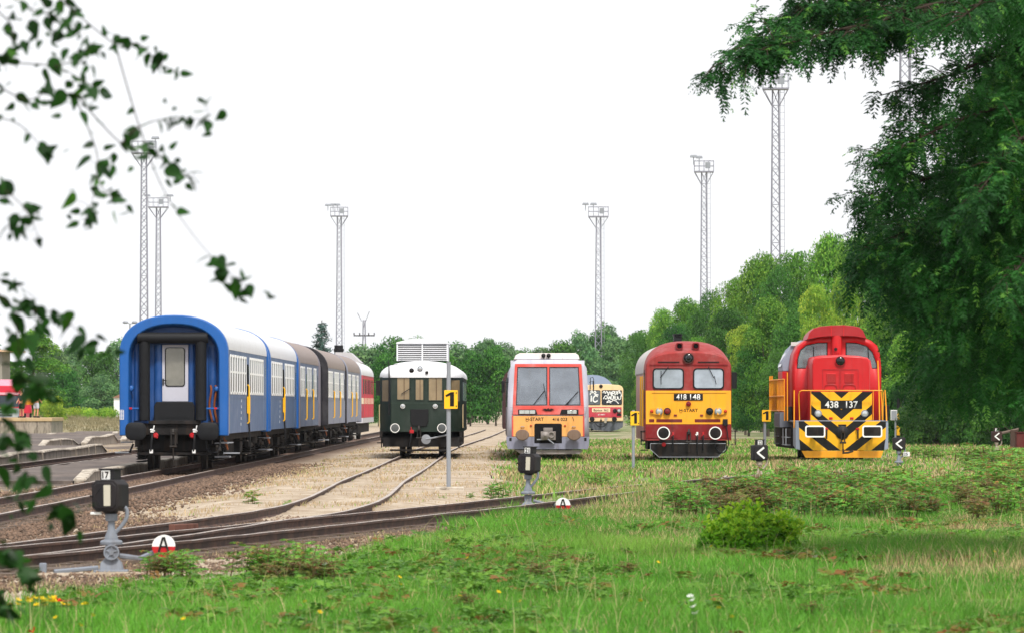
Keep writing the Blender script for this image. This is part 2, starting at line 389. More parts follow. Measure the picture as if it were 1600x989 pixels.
# rusty joint plate lying over the rail of the turnout
o = MB(); x, y = G(287, 820, RT); o.box(-.42, .42, -.05, .05, 0, .16); o.box(-.40, .40, -.09, -.05, .02, .06)
o = o.build('rail_joint_plate', paint('#6d4a40', .8, .6, '#3a241c', .1), None, .01); o.location = (x, y, .03); o.rotation_euler = (0, 0, R(68)); tag(o, 'rusty brown joint plate bolted along the turnout rail', 'rail plate')

# ---------------------------------------------------------------- low island platforms and broken kerbs at the left
m, t, p = nodes('stained concrete'); n1 = noise(t, 1.2, 6, .7); n2 = noise(t, 6, 5, .7, stretch=(1, 1, .2))
t.links.new(mixc(t, thr(t, n2, .4, .72), mixc(t, n1, lin('#776c61'), lin('#aea395')), lin('#4f453b')), p.inputs['Base Color']); p.inputs['Roughness'].default_value = .9; bump(t, p, n1, .5, .04)
M['concrete'] = m
m, t, p = nodes('pale kerb edge'); n1 = noise(t, 3, 6, .7)
t.links.new(mixc(t, thr(t, n1, .35, .6), lin('#786d60'), lin('#b9afa1')), p.inputs['Base Color']); p.inputs['Roughness'].default_value = .85; bump(t, p, n1, .6, .04)
M['kerb'] = m
m, t, p = nodes('old asphalt'); n1 = noise(t, .9, 6, .7); n2 = noise(t, 30, 4, .7)
t.links.new(mixc(t, mul(t, thr(t, n2, .5, .75), .5), mixc(t, thr(t, n1, .35, .7), lin('#443c39'), lin('#6e6159')), lin('#8a7c70')), p.inputs['Base Color']); p.inputs['Roughness'].default_value = .9
M['asphalt'] = m
def island(x0, x1, y0, y1, h, seed, taper=3.0):
    root = bpy.data.objects.new('island_platform', None); link(root); root['kind'] = 'structure'
    rd = random.Random(seed); b = MB(); n = max(3, int((y1-y0)/3)); k = MB()
    ysn = [y0 + (y1-y0)*i/n for i in range(n+1)]
    hs_ = [h*rd.uniform(.85, 1.08) for _ in ysn]; hs_[0] = hs_[-1] = h*.35
    for i in range(n):
        a, c_ = ysn[i]+.03, ysn[i+1]-.03; za, zc = hs_[i], hs_[i+1]
        jx = rd.uniform(-.04, .04)
        k.add([(x1-.28+jx, a, -.1), (x1+jx, a, -.1), (x1+jx, c_, -.1), (x1-.28+jx, c_, -.1), (x1-.28+jx, a, za), (x1-.03+jx, a, za), (x1-.03+jx, c_, zc), (x1-.28+jx, c_, zc)],
              [(0,1,5,4),(1,2,6,5),(2,3,7,6),(3,0,4,7),(4,5,6,7)], 0)
        k.add([(x1-.30+jx, a, za-.02), (x1+jx+.02, a, za-.02), (x1+jx+.02, c_, zc-.02), (x1-.30+jx, c_, zc-.02), (x1-.28+jx, a, za+.035), (x1+jx, a, za+.035), (x1+jx, c_, zc+.035), (x1-.28+jx, c_, zc+.035)],
              [(0,1,5,4),(1,2,6,5),(2,3,7,6),(3,0,4,7),(4,5,6,7)], 1)
        b.add([(x0, a-.03, za-.03), (x1-.3, a-.03, za-.03), (x1-.3, c_+.03, zc-.03), (x0, c_+.03, zc-.03), (x0, a-.03, -.1), (x1-.3, a-.03, -.1), (x1-.3, c_+.03, -.1), (x0, c_+.03, -.1)],
              [(0,1,2,3),(0,4,5,1),(1,5,6,2),(3,2,6,7),(0,3,7,4)])
    k.build('kerb', [M['concrete'], M['kerb']], root, .02); b.build('pavement', M['asphalt'], root)
island(-13.3, -10.75, 143, 330, .26, 1)
island(-19.6, -15.95, 172, 224, .40, 2)
island(-24.5, -20.3, 246, 266, .42, 3); island(-24.5, -20.2, 270, 292, .45, 4); island(-24.5, -20.1, 222, 240, .4, 5)
island(-24.5, -20.1, 296, 318, .45, 6)
island(-40, -26, 318, 338, .35, 7); island(-26, -22.5, 322, 352, .4, 8)
# ---------------------------------------------------------------- leaves, trees
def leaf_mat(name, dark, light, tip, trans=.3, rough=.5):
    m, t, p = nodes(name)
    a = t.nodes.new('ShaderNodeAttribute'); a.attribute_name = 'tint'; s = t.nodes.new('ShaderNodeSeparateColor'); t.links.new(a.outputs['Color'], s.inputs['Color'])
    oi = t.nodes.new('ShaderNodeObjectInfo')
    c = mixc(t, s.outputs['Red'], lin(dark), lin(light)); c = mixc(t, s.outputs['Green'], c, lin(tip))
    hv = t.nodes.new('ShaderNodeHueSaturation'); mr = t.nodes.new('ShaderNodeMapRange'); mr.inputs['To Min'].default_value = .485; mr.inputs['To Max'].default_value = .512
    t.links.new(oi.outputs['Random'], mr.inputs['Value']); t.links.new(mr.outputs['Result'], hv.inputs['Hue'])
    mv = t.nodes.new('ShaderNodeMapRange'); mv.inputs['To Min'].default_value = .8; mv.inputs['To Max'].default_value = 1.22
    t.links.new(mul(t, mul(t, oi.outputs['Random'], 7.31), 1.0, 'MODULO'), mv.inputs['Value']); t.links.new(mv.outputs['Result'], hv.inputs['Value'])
    t.links.new(c, hv.inputs['Color']); c = hv.outputs['Color']
    t.links.new(c, p.inputs['Base Color']); p.inputs['Roughness'].default_value = rough; p.inputs['Specular IOR Level'].default_value = .16
    tr = t.nodes.new('ShaderNodeBsdfTranslucent'); t.links.new(c, tr.inputs['Color'])
    mx = t.nodes.new('ShaderNodeMixShader'); mx.inputs['Fac'].default_value = trans
    out = [n for n in t.nodes if n.type == 'OUTPUT_MATERIAL'][0]
    t.links.new(p.outputs['BSDF'], mx.inputs[1]); t.links.new(tr.outputs['BSDF'], mx.inputs[2]); t.links.new(mx.outputs['Shader'], out.inputs['Surface'])
    return m
M['leaf_mid'] = leaf_mat('mid green leaves', '#356a1e', '#639c34', '#95bd45')
M['leaf_dark'] = leaf_mat('dark green leaves', '#21491c', '#40752a', '#64953a')
M['leaf_lime'] = leaf_mat('fresh lime leaves', '#5a8a2c', '#8db53e', '#c2cc4a', .38)
M['leaf_far'] = leaf_mat('haze-tinted far leaves', '#3a5f3c', '#5f8a52', '#7fa262')  # distance haze mixed into the leaf colour as a bluish cast
M['leaf_fine'] = leaf_mat('pinnate leaves', '#19401a', '#3b742c', '#76a842', .33, .55)
M['leaf_front'] = leaf_mat('broad dark leaves', '#172f12', '#2a501a', '#4c7a22', .28, .45)
M['needle'] = leaf_mat('blue green needles', '#2f4c48', '#496a62', '#5f7f74', .1)
M['bush'] = leaf_mat('bright bush leaves', '#4d9a1c', '#7cc62c', '#bce03e', .5)
M['weed'] = leaf_mat('weed leaves', '#4a7c2e', '#78aa40', '#96683c', .35)
M['weed_red'] = leaf_mat('reddish weed leaves', '#586a30', '#7c8444', '#85573f', .38)
m, t, p = nodes('bark'); n1 = noise(t, 6, 5, .7, stretch=(1, 1, .25))
t.links.new(mixc(t, n1, lin('#3a322b'), lin('#7a6d60')), p.inputs['Base Color']); p.inputs['Roughness'].default_value = .95; M['bark'] = m
m, t, p = nodes('dark twigs'); n1 = noise(t, 6, 5, .7)
t.links.new(mixc(t, n1, lin('#241d18'), lin('#453a30')), p.inputs['Base Color']); p.inputs['Roughness'].default_value = .9; p.inputs['Specular IOR Level'].default_value = .15; M['twig'] = m

def quads(c, a, b, fold=None):
    """diamond leaves: centres c, half length a, half width b (vectors)"""
    n = len(c); co = np.stack([c-a, c+b-a*.1, c+a, c-b-a*.1], 1).reshape(-1, 3)
    return co, np.arange(4*n).reshape(n, 4)
def unit(v): return v/np.maximum(np.linalg.norm(v, axis=-1, keepdims=True), 1e-9)
def rand_dir(r, n): return unit(r.normal(size=(n, 3)))
def leaf_cloud(r, c, nrm, size, asp=.5, droop=.0, jit=.7):
    n = len(c); d = unit(nrm + rand_dir(r, n)*jit)
    a = unit(np.cross(d, rand_dir(r, n)) + np.array([0, 0, -droop])); b = unit(np.cross(d, a))
    s = size*r.uniform(.6, 1.3, (n, 1)); return quads(c, a*s*.5, b*s*.5*asp)
def crown_mesh(name, seed, W, H, z0, lobes, per, leaf, mat, lobr=(.2, .36), shape='round', asp=.55):
    r = np.random.default_rng(seed); cs = []; ns = []; ts = []
    L = []
    for i in range(lobes):
        h = r.random()**.85
        if shape == 'round': wz = math.sqrt(max(0.05, 1-(2*h-.85)**2*.8))
        elif shape == 'tall': wz = .45 + .55*math.sin(math.pi*min(1, h*.9+.12))
        else: wz = 1-h*.85
        a = r.uniform(0, 2*math.pi); rad = W*.5*wz*r.uniform(.25, .82)
        L.append((np.array([rad*math.cos(a), rad*math.sin(a), z0 + h*H*.9]), W*r.uniform(*lobr)*(1-.35*h)))
    L.append((np.array([0, 0, z0+H*.86]), W*.2))
    for (c, q) in L:
        n = int(per*(q/(W*.28))**2*r.uniform(.7, 1.2)); d = rand_dir(r, n); d[:, 2] = np.where(d[:, 2] < -.35, -d[:, 2]*.6, d[:, 2]); d = unit(d)
        f = r.uniform(.45, 1.0, n)**.45
        # ragged: push leaves along small twig bumps
        bumpn = rand_dir(r, 14); k = (d @ bumpn.T).max(1); f = f*(.78 + .34*sst(.72, .98, k))
        pos = c + d*f[:, None]*q*np.array([1, 1, .82]); cs.append(pos); ns.append(unit(d + np.array([0, 0, .35])))
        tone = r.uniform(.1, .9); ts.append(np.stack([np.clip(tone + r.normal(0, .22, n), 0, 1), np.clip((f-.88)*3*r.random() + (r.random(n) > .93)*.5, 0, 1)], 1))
    c = np.concatenate(cs); nr = np.concatenate(ns); tt = np.concatenate(ts)
    keep = c[:, 2] > z0*.55; c, nr, tt = c[keep], nr[keep], tt[keep]
    co, q = leaf_cloud(r, c, nr, leaf, asp, .25)
    me = fast_mesh(name, co, q, [mat]); vcol(me, 'tint', np.repeat(np.concatenate([tt, np.zeros((len(tt), 1))], 1), 4, 0)); return me, L
def trunk_mesh(name, seed, z0, H, r0, L):
    b = MB(); rd = random.Random(seed); top = z0 + H*.62
    pts = [Vector((rd.uniform(-.05, .05)*z*.6, rd.uniform(-.05, .05)*z*.6, z-.15)) for z in [top*i/6 for i in range(7)]]
    b.tube(pts, [r0*1.25] + [r0*(1-.13*i) for i in range(1, 7)], 8)
    for (c, q) in L[:10]:
        s = pts[min(5, max(1, int(6*(c[2]*.55)/top)))]; e = Vector(c); mid = s.lerp(e, .5) + Vector((0, 0, -.1*q))
        b.tube([s, mid, e], [r0*.4, r0*.26, r0*.08], 5)
    return b.mesh(name, M['bark'])
PROTO = {}
def proto(key, seed, W, H, z0, lobes, per, leaf, mat, r0=.18, **k):
    cm, L = crown_mesh('crown', seed, W, H, z0, lobes, per, leaf, M[mat], **k); PROTO[key] = (cm, trunk_mesh('trunk', seed, z0, H, r0, L), z0+H)
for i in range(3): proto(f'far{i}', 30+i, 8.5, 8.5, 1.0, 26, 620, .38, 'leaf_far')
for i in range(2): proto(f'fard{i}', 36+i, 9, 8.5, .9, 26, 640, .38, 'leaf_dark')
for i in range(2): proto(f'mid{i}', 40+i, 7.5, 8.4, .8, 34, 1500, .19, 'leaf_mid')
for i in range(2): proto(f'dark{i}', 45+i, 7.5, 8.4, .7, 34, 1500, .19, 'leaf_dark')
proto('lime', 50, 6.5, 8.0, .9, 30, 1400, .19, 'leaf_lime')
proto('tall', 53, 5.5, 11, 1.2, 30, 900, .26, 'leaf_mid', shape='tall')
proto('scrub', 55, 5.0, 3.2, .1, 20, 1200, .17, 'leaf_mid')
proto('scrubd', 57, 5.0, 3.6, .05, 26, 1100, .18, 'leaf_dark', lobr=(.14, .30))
proto('scrubl', 56, 5.0, 2.6, .1, 20, 900, .2, 'leaf_lime')
def tree(key, X, Y, h, w, label, group=None, rz=None, name='deciduous_tree', cat='tree', z=0):
    cm, tm, H = PROTO[key]; s = h/H; rd = random.Random(int(X*37+Y*11)); base = {'scrub': 5.0, 'scrubl': 5.0, 'scrubd': 5.0, 'lime': 6.5, 'tall': 5.5}.get(key, 8.0)
    k = w/base/s
    root = thing(name, label, cat, (X, Y, z), rd.uniform(0, 6.28) if rz is None else rz, group); root.scale = (s*k, s*k*rd.uniform(.9, 1.1), s)
    for nme, me in (('crown', cm), ('trunk', tm)): link(bpy.data.objects.new(nme, me), root)
    return root
def tpx(key, px, D, top, wpx, label, group=None, **k):
    return tree(key, XA(px, D), D, ZA(top, D), wpx/F*D, label, group, **k)
def beside(px, marks):
    m_, nm = min(marks, key=lambda q: abs(q[0]-px)); return ('just left of ' if px < m_-7 else 'just right of ' if px > m_+7 else 'right behind ') + nm
FAR = [(-20, 'the pale building'), (52, 'the tall tree by the dock'), (120, 'the hedge'), (180, 'the small shed'), (215, 'the blue coach end'), (503, 'the conifer'), (530, 'the mast over the grey coaches'), (569, 'the small power pole'), (620, 'the louvred box edge'), (660, 'the louvred radiator box'), (705, 'the tall number 1 sign'), (755, 'the green railcar'), (800, 'the orange railcar mirror'), (855, 'the roof of the orange railcar'), (905, 'the orange railcar right edge'), (935, 'the mast with the ladder'), (965, 'the graffiti railcar'), (1000, 'the yellow locomotive cab')]
BANK = [(1000, 'the yellow locomotive cab'), (1035, 'the yellow cab window'), (1064, 'the exhaust of the yellow locomotive'), (1100, 'the mast over the yellow locomotive'), (1150, 'the mirror of the yellow locomotive'), (1180, 'the gap between the two locomotives'), (1212, 'the tall mast'), (1250, 'the red cab'), (1294, 'the rusty cowl'), (1340, 'the red exhaust visor'), (1397, 'the electric cabinet'), (1420, 'the pipe frame'), (1450, 'the left end of the brush heap'), (1510, 'the right end of the brush heap'), (1557, 'the brownish lever'), (1600, 'the reddish crate'), (1660, 'the frame edge')]
rd = random.Random(5)
# far tree line behind the yard: left of the blue coach, between the trains, out to the floodlight masts
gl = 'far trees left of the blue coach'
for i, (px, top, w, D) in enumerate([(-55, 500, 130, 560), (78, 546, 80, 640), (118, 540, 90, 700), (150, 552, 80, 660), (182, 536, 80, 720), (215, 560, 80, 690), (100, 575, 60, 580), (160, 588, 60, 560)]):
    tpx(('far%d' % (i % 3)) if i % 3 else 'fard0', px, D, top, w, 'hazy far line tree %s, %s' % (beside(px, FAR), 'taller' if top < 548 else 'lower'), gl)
tpx('tall', 52, 470, 512, 110, 'tall pale green tree behind the concrete loading dock', None)
tpx('scrubl', 82, 395, 628, 44, 'bright green shrub beside the concrete loading dock', name='green_shrub', cat='shrub')
for px in (112, 140, 166):
    tpx('scrubl', px, 420, 640 + (px % 3), 40, 'low green hedge shrub on the rough bank left of the blue coach', 'hedge shrubs left of the blue coach', name='green_shrub', cat='shrub')
gm_ = 'far trees between the trains'
x = 545
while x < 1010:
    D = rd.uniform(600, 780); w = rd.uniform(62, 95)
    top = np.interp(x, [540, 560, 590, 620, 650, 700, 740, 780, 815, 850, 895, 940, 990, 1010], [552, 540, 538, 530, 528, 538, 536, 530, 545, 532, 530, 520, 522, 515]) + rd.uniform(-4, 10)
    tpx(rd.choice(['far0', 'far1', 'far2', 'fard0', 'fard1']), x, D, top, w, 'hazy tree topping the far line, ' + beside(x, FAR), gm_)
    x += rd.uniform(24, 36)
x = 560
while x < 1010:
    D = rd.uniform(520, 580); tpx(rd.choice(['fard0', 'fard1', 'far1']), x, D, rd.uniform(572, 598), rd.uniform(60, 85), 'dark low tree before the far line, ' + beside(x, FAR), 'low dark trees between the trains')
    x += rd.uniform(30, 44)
for px, top, w in ((700, 545, 60), (735, 540, 66), (775, 532, 64), (600, 545, 56)):
    tpx('fard1', px, 500, top+10, w, 'dark hazy tree forward of the far line, ' + beside(px, FAR), 'forward trees by the green railcar')
# the bank of nearer trees rising to the right
gb = 'trees on the rising bank behind the yellow and red locomotives'
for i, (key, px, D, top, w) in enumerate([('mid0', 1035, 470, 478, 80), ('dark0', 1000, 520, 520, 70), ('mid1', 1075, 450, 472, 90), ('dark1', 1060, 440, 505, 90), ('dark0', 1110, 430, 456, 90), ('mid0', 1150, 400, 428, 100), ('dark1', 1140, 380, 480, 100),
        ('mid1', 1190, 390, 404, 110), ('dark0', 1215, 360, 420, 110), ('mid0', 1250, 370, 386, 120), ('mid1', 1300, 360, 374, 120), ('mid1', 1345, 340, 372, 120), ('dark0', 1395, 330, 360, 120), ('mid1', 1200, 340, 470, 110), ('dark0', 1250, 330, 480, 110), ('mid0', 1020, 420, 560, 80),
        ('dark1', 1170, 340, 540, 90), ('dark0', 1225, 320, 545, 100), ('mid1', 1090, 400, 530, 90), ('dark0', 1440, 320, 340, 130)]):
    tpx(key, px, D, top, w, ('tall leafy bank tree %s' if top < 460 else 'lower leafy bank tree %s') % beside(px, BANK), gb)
for px, D, top, w in ((1318, 330, 424, 80), (1275, 324, 436, 70), (1165, 352, 500, 80)):
    tpx('lime', px, D, top, w, 'yellow green bank tree, ' + beside(px, BANK), 'lime green trees on the bank')
gd = 'dark trees right of the red locomotive'
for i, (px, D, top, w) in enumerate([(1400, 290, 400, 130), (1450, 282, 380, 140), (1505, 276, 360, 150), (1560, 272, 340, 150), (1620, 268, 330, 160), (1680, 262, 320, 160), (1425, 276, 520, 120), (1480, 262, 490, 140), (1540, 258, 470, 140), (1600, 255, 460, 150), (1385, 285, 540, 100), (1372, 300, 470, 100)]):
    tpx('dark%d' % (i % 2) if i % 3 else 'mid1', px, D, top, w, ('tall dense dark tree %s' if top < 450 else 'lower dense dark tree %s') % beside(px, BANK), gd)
for px, D, top, w in ((1412, 268, 600, 90), (1440, 264, 618, 70), (1462, 262, 590, 110), (1500, 258, 612, 90), (1532, 256, 580, 120), (1570, 252, 606, 100), (1610, 250, 590, 120), (1650, 248, 600, 110)):
    tpx('scrubd', px, D, top, w, 'green shrub under the dark trees, ' + beside(px, BANK), 'shrubs under the dark trees', name='green_shrub', cat='shrub')
for px, D, top, w in ((1165, 420, 640, 50), (1110, 470, 648, 40), (1205, 400, 636, 50), (1000, 520, 628, 50)):
    tpx('scrub', px, D, top, w, 'low green shrub at the bank foot, ' + beside(px, BANK), 'shrubs under the bank', name='green_shrub', cat='shrub')
# trees beyond the 935 mast
tpx('far1', 950, 905, 512, 70, 'rounded pale tree beyond the floodlight mast behind the orange railcar', None)

# conifer behind the coaches
def conifer(X, Y, h, label):
    r = np.random.default_rng(3); root = thing('conifer_tree', label, 'tree', (X, Y, 0)); cs = []; ns = []
    b = MB(); b.tube([(0, 0, -.2), (0, 0, h*.5), (0, 0, h)], [.28, .18, .03], 8)
    z = h*.18
    while z < h*.985:
        f = 1-(z/h); L = h*.24*f**.75*r.uniform(.75, 1.15)+.15
        for k in range(7):
            a = r.uniform(0, 6.28); l = L*r.uniform(.6, 1.12); e = np.array([l*math.cos(a), l*math.sin(a), -.12*l + .18*l*(f < .3)])
            b.tube([(0, 0, z), tuple(e*.5+np.array([0, 0, z+.05*l])), tuple(e+np.array([0, 0, z]))], [.05*f+.02, .03, .01], 4)
            n = int(36*l); u = r.random(n)**.7
            pos = np.array([0, 0, z]) + e*u[:, None] + r.normal(0, 1, (n, 3))*np.array([.16, .16, .13])*(1.2-u[:, None]*.6) - np.array([0, 0, .14])*r.random((n, 1))
            cs.append(pos); ns.append(np.tile(np.array([e[0], e[1], .3]), (n, 1)))
        z += h*.034
    c = np.concatenate(cs); co, q = leaf_cloud(r, c, unit(np.concatenate(ns)), .30, .3, .5)
    me = fast_mesh('crown', co, q, [M['needle']]); vcol(me, 'tint', np.repeat(np.stack([r.random(len(c)), r.random(len(c))**4, np.zeros(len(c))], 1), 4, 0))
    link(bpy.data.objects.new('crown', me), root); b.build('trunk', M['bark'], root)
conifer(XA(503, 520), 520, ZA(500, 520), 'dark blue green conifer behind the roofs of the grey coaches')

# ---------------------------------------------------------------- floodlight masts
MAST = None
def mast(px, D, pf, wpx, label, lamps, lad=True, basew=None):
    zt = ZA(pf, D); X = XA(px, D); s = D/F
    root = thing('floodlight_mast', label, 'floodlight mast', (X, D, 0), 0, 'floodlight masts around the yard')
    w1 = .55; w0 = 1.02; thick = .04 + D*.00005
    b = MB(); nseg = 22
    def corner(k, z): w = (w0+(w1-w0)*z/zt)/2; return Vector(((-w, w, w, -w)[k], (-w, -w, w, w)[k], z))
    for k in range(4): b.tube([corner(k, -.2), corner(k, zt)], thick, 5)
    zs = [0]; hh = 2.0
    while zs[-1] < zt-1.0: zs.append(zs[-1] + (w0+(w1-w0)*zs[-1]/zt)*1.15)
    zs[-1] = zt
    for a, c in zip(zs[:-1], zs[1:]):
        for k in range(4):
            b.tube([corner(k, a), corner((k+1) % 4, c)], thick*.42, 4); b.tube([corner((k+1) % 4, a), corner(k, c)], thick*.42, 4)
    for z in zs[::4]:
        for k in range(4): b.tube([corner(k, z), corner((k+1) % 4, z)], thick*.5, 4)
    b.build('lattice_tower', M['mast'], root)
    if lad:
        l = MB()
        for xx in (-.2, .2): l.tube([(xx+w0*.5+.1, -.3, 0), (xx*.9+w1*.5+.3, -.3, zt)], .03, 4)
        z = .5
        while z < zt: f = z/zt; cx_ = (w0*.5+.1)*(1-f)+(w1*.5+.3)*f; l.tube([(cx_-.2, -.3, z), (cx_+.2, -.3, z)], .022, 4); z += .6
        l.build('ladder', M['mast'], root)
    pw = wpx*s/2; p_ = MB(); p_.box(-pw, pw, -pw*.8, pw*.8, zt, zt+.16)
    for k in range(4):
        c = corner(k, zt-1.5); p_.tube([c, (math.copysign(pw*.95, c.x), math.copysign(pw*.75, c.y), zt)], .05, 4)
    p_.build('platform', M['mast'], root)
    r_ = MB(); hr = 1.25
    for z in (zt+.16+hr*.5, zt+.16+hr):
        r_.tube([(-pw, -pw*.8, z), (pw, -pw*.8, z), (pw, pw*.8, z), (-pw, pw*.8, z), (-pw, -pw*.8, z)], .035, 4)
    for i in range(5):
        xx = -pw + 2*pw*i/4
        for yy in (-pw*.8, pw*.8): r_.tube([(xx, yy, zt+.1), (xx, yy, zt+.16+hr)], .035, 4)
    r_.build('railing', M['mast'], root)
    for (lx, lz, w) in lamps:
        f = MB(); f.tube([(lx*pw, -.2, zt+.9), (lx*pw, -.2, zt+lz)], .05, 5); xa = lx*pw
        f.loft([[(xa-w*.5, -.55, zt+lz-.05), (xa+w*.5, -.55, zt+lz-.05), (xa+w*.5, -.1, zt+lz-.1), (xa-w*.5, -.1, zt+lz-.1)],
                [(xa-w*.42, -.5, zt+lz+.2), (xa+w*.42, -.5, zt+lz+.2), (xa+w*.42, -.1, zt+lz+.14), (xa-w*.42, -.1, zt+lz+.14)]])
        f.build('floodlight', M['galv'], root)
    e = MB(); e.box(pw*.1, pw*.1+.62, -pw*.8-.16, -pw*.8-.04, zt+.45, zt+1.2); e.build('switch_box', M['galv'], root)
    return root
M['mast'] = paint('#8b8b96', .5, .1, '#7a6a5a', .0, .2, name='galvanised mast steel')
mast(225, 641, 241, 38, 'tall floodlight mast over the blue coach roof, its platform half hidden by foreground leaves', [(.95, 1.75, .9)], False)
mast(247.5, 816, 325, 31, 'shorter floodlight mast close right of the tall mast above the blue coach', [(-1.1, 1.7, .9), (1.2, 1.7, 1.0)], False)
mast(530, 855, 339, 27, 'floodlight mast above the grey coaches with lamps on its left', [(-1.3, 1.7, .9), (-.7, 1.75, .9), (-.2, 1.75, .9)])
mast(935, 770, 340, 31, 'floodlight mast rising behind the orange railcar with a ladder on its right', [(-1.3, 1.75, .9), (-.5, 1.75, .9)])
mast(1100, 690, 270, 30, 'floodlight mast above the yellow locomotive', [(-1.1, 1.9, .9), (-.5, 1.8, .8)])
mast(1212, 510, 141, 40, 'tall floodlight mast between the two locomotives, just under the overhanging branch', [(-1.1, 1.6, .8)])
mast(1414, 400, -30, 42, 'floodlight mast seen through the branches of the right tree', [(-.8, 1.6, .8)])
# pylon behind the trees
D = 760; root = thing('power_pole', 'small distant power pole with a crossarm above the trees', 'power pole', (XA(569, D), D, 0)); b = MB(); z = ZA(500, D)
b.tube([(-.35, 0, 0), (-.12, 0, z)], .09, 5); b.tube([(.35, 0, 0), (.12, 0, z)], .09, 5)
for i in range(9): zz = z*i/9; b.tube([(-.35+.23*i/9, 0, zz), (.35-.23*(i+1)/9, 0, zz+z/9)], .05, 4)
b.build('mast_frame', M['mast'], root)
b = MB(); zc = ZA(524, D); b.tube([(-1.4, 0, zc), (1.4, 0, zc)], .09, 5); b.tube([(-.35, 0, zc+1.9), (-.9, 0, zc+3.0)], .04, 4); b.tube([(.2, 0, zc+1.9), (.7, 0, zc+3.2)], .04, 4); b.build('crossarm', M['iron'], root)
for xx in (-1.35, -.6, .6, 1.35): b = MB(); b.lathe((xx, 0, zc+.08), [(.05, 0), (.1, .06), (.05, .14), (.1, .2), (.04, .3)], 'z', 8); b.build('insulator', M['iron'], root)
# small street lamp left of the blue coach
D = 430; root = thing('street_lamp', 'tiny twin armed street lamp left above the blue coach', 'street lamp', (XA(203, D), D, 0)); z = ZA(505, D)
b = MB(); b.tube([(0, 0, 0), (0, 0, z)], [.09, .05], 8); b.tube([(-.25, 0, z+.1), (0, 0, z-.05), (.25, 0, z+.02)], .035, 5); b.build('pole', M['galv'], root)
for sx in (-1, 1): b = MB(); b.lathe((sx*.35, 0, z+.08), [(.05, -.2), (.1, -.1), (.1, .12), (.04, .22)], 'x', 8); b.build('lamp_head', M['galv'], root)
# ---------------------------------------------------------------- rolling stock helpers
class FV:
    """measures on a vehicle's front: zoom pixel -> metres from its centre line and the rail top"""
    def __init__(s, c, g, k): s.c, s.g, s.k = c, g, k
    def deep(s, y, root, ox, oy, zs, D):      # the same measures for things y metres further back on the vehicle
        k = s.k/(1+y/D); px = CX + (root.location.x - math.sin(root.rotation_euler.z)*y)/(D+y)*F
        return FV((px-ox)*zs, (HZ-oy)*zs + (CH-RT)*k, k)
    def x(s, a): return (a-s.c)/s.k
    def z(s, b): return (s.g-b)/s.k
    def p(s, a, b): return (s.x(a), s.z(b))
    def rect(s, a0, b0, a1, b1, r=0): return rr(s.x(a0), s.x(a1), s.z(b1), s.z(b0), r/s.k) if r else [s.p(a0, b1), s.p(a1, b1), s.p(a1, b0), s.p(a0, b0)]
    def poly(s, P): return [s.p(a, b) for a, b in P]
def plate(name, poly, y0, y1, mat, parent, bevel=.006): b = MB(); b.prism(poly, y0, y1); return b.build(name, mat, parent, bevel)
def buffer_(x, z, y, r, parent, face=None, ring=True, L=.55, mat=None):
    b = MB(); b.lathe((x, y, z), [(.09, 0), (.09, -L*.5), (.075, -L*.5), (.075, -L+.05), (r*.6, -L+.05), (r, -L+.03), (r, -L), (r*.8, -L-.012), (r*.2, -L-.02)], 'y', 24)
    o = b.build('buffer', mat or M['dark'], parent)
    if ring: b = MB(); b.frame(circ(x, z, r*1.03, 28), circ(x, z, r*.87, 28), y-L-.013, y-L+.02); b.build('rim', M['white'], o)
    return o
def lamp(x, z, y, r, parent, lens='lens', case=None, depth=.06, name='headlight'):
    b = MB(); b.lathe((x, y, z), [(r*1.12, .02), (r*1.12, -depth), (r*.98, -depth-.01), (r*.9, -depth+.015)], 'y', 20); o = b.build(name, case or M['black'], parent)
    b = MB(); b.lathe((x, y, z), [(r*.92, -depth+.012), (r*.8, -depth-.006), (r*.4, -depth-.018), (r*.05, -depth-.021)], 'y', 18); b.build('lens', M[lens], o); return o
def wheelset(y, parent, r=.46, g=.75):
    for s in (-1, 1):
        b = MB(); b.lathe((s*g, y, r), [(.1, -.09), (r+.03, -.09*s if 0 else -.075), (r+.03, -.05), (r, -.045), (r-.01, .065), (r-.09, .075), (.1, .085)], 'x', 28); b.build('wheel', M['iron'], parent)
    b = MB(); b.cyl((-g, y, r), (g, y, r), .08); b.build('axle', M['dark'], parent)
def hose(pts, parent, mat='rubber', r=.025): b = MB(); b.tube(smooth_line(pts, 5), r, 6, 0); return b.build('hose', M[mat], parent)
def window(poly, inner, y, parent, glass, frame, name='windscreen', d=.03):
    b = MB(); b.frame(poly, inner, y-.012, y+d); o = b.build('window_frame', frame, parent, .004)
    b = MB(); b.prism(inner, y+.004, y+.016); g = b.build(name, glass, parent); return g
def hook(x, z, y, parent, s=1.0):
    b = MB(); b.box(x-.05*s, x+.05*s, y-.28, y+.1, z-.05, z+.05); b.loft([[(x-.035, y-.28, z-.04), (x+.035, y-.28, z-.04), (x+.035, y-.28, z+.05), (x-.035, y-.28, z+.05)], [(x-.035, y-.42, z-.02), (x+.035, y-.42, z-.02), (x+.035, y-.42, z+.03), (x-.035, y-.42, z+.03)], [(x-.03, y-.40, z+.02), (x+.03, y-.40, z+.02), (x+.03, y-.36, z+.14), (x-.03, y-.36, z+.14)]])
    b.build('coupling_hook', M['iron'], parent, .008)
    b = MB(); b.tube([(x-.05, y-.3, z+.02), (x-.055, y-.36, z-.28*s), (x+.055, y-.36, z-.28*s), (x+.05, y-.3, z+.02)], .022, 6); b.cyl((x-.1, y-.36, z-.3*s), (x+.1, y-.36, z-.3*s), .035); b.cyl((x, y-.36, z-.28*s), (x, y-.34, z-.62*s), .022); b.build('screw_coupling', M['iron'], parent)
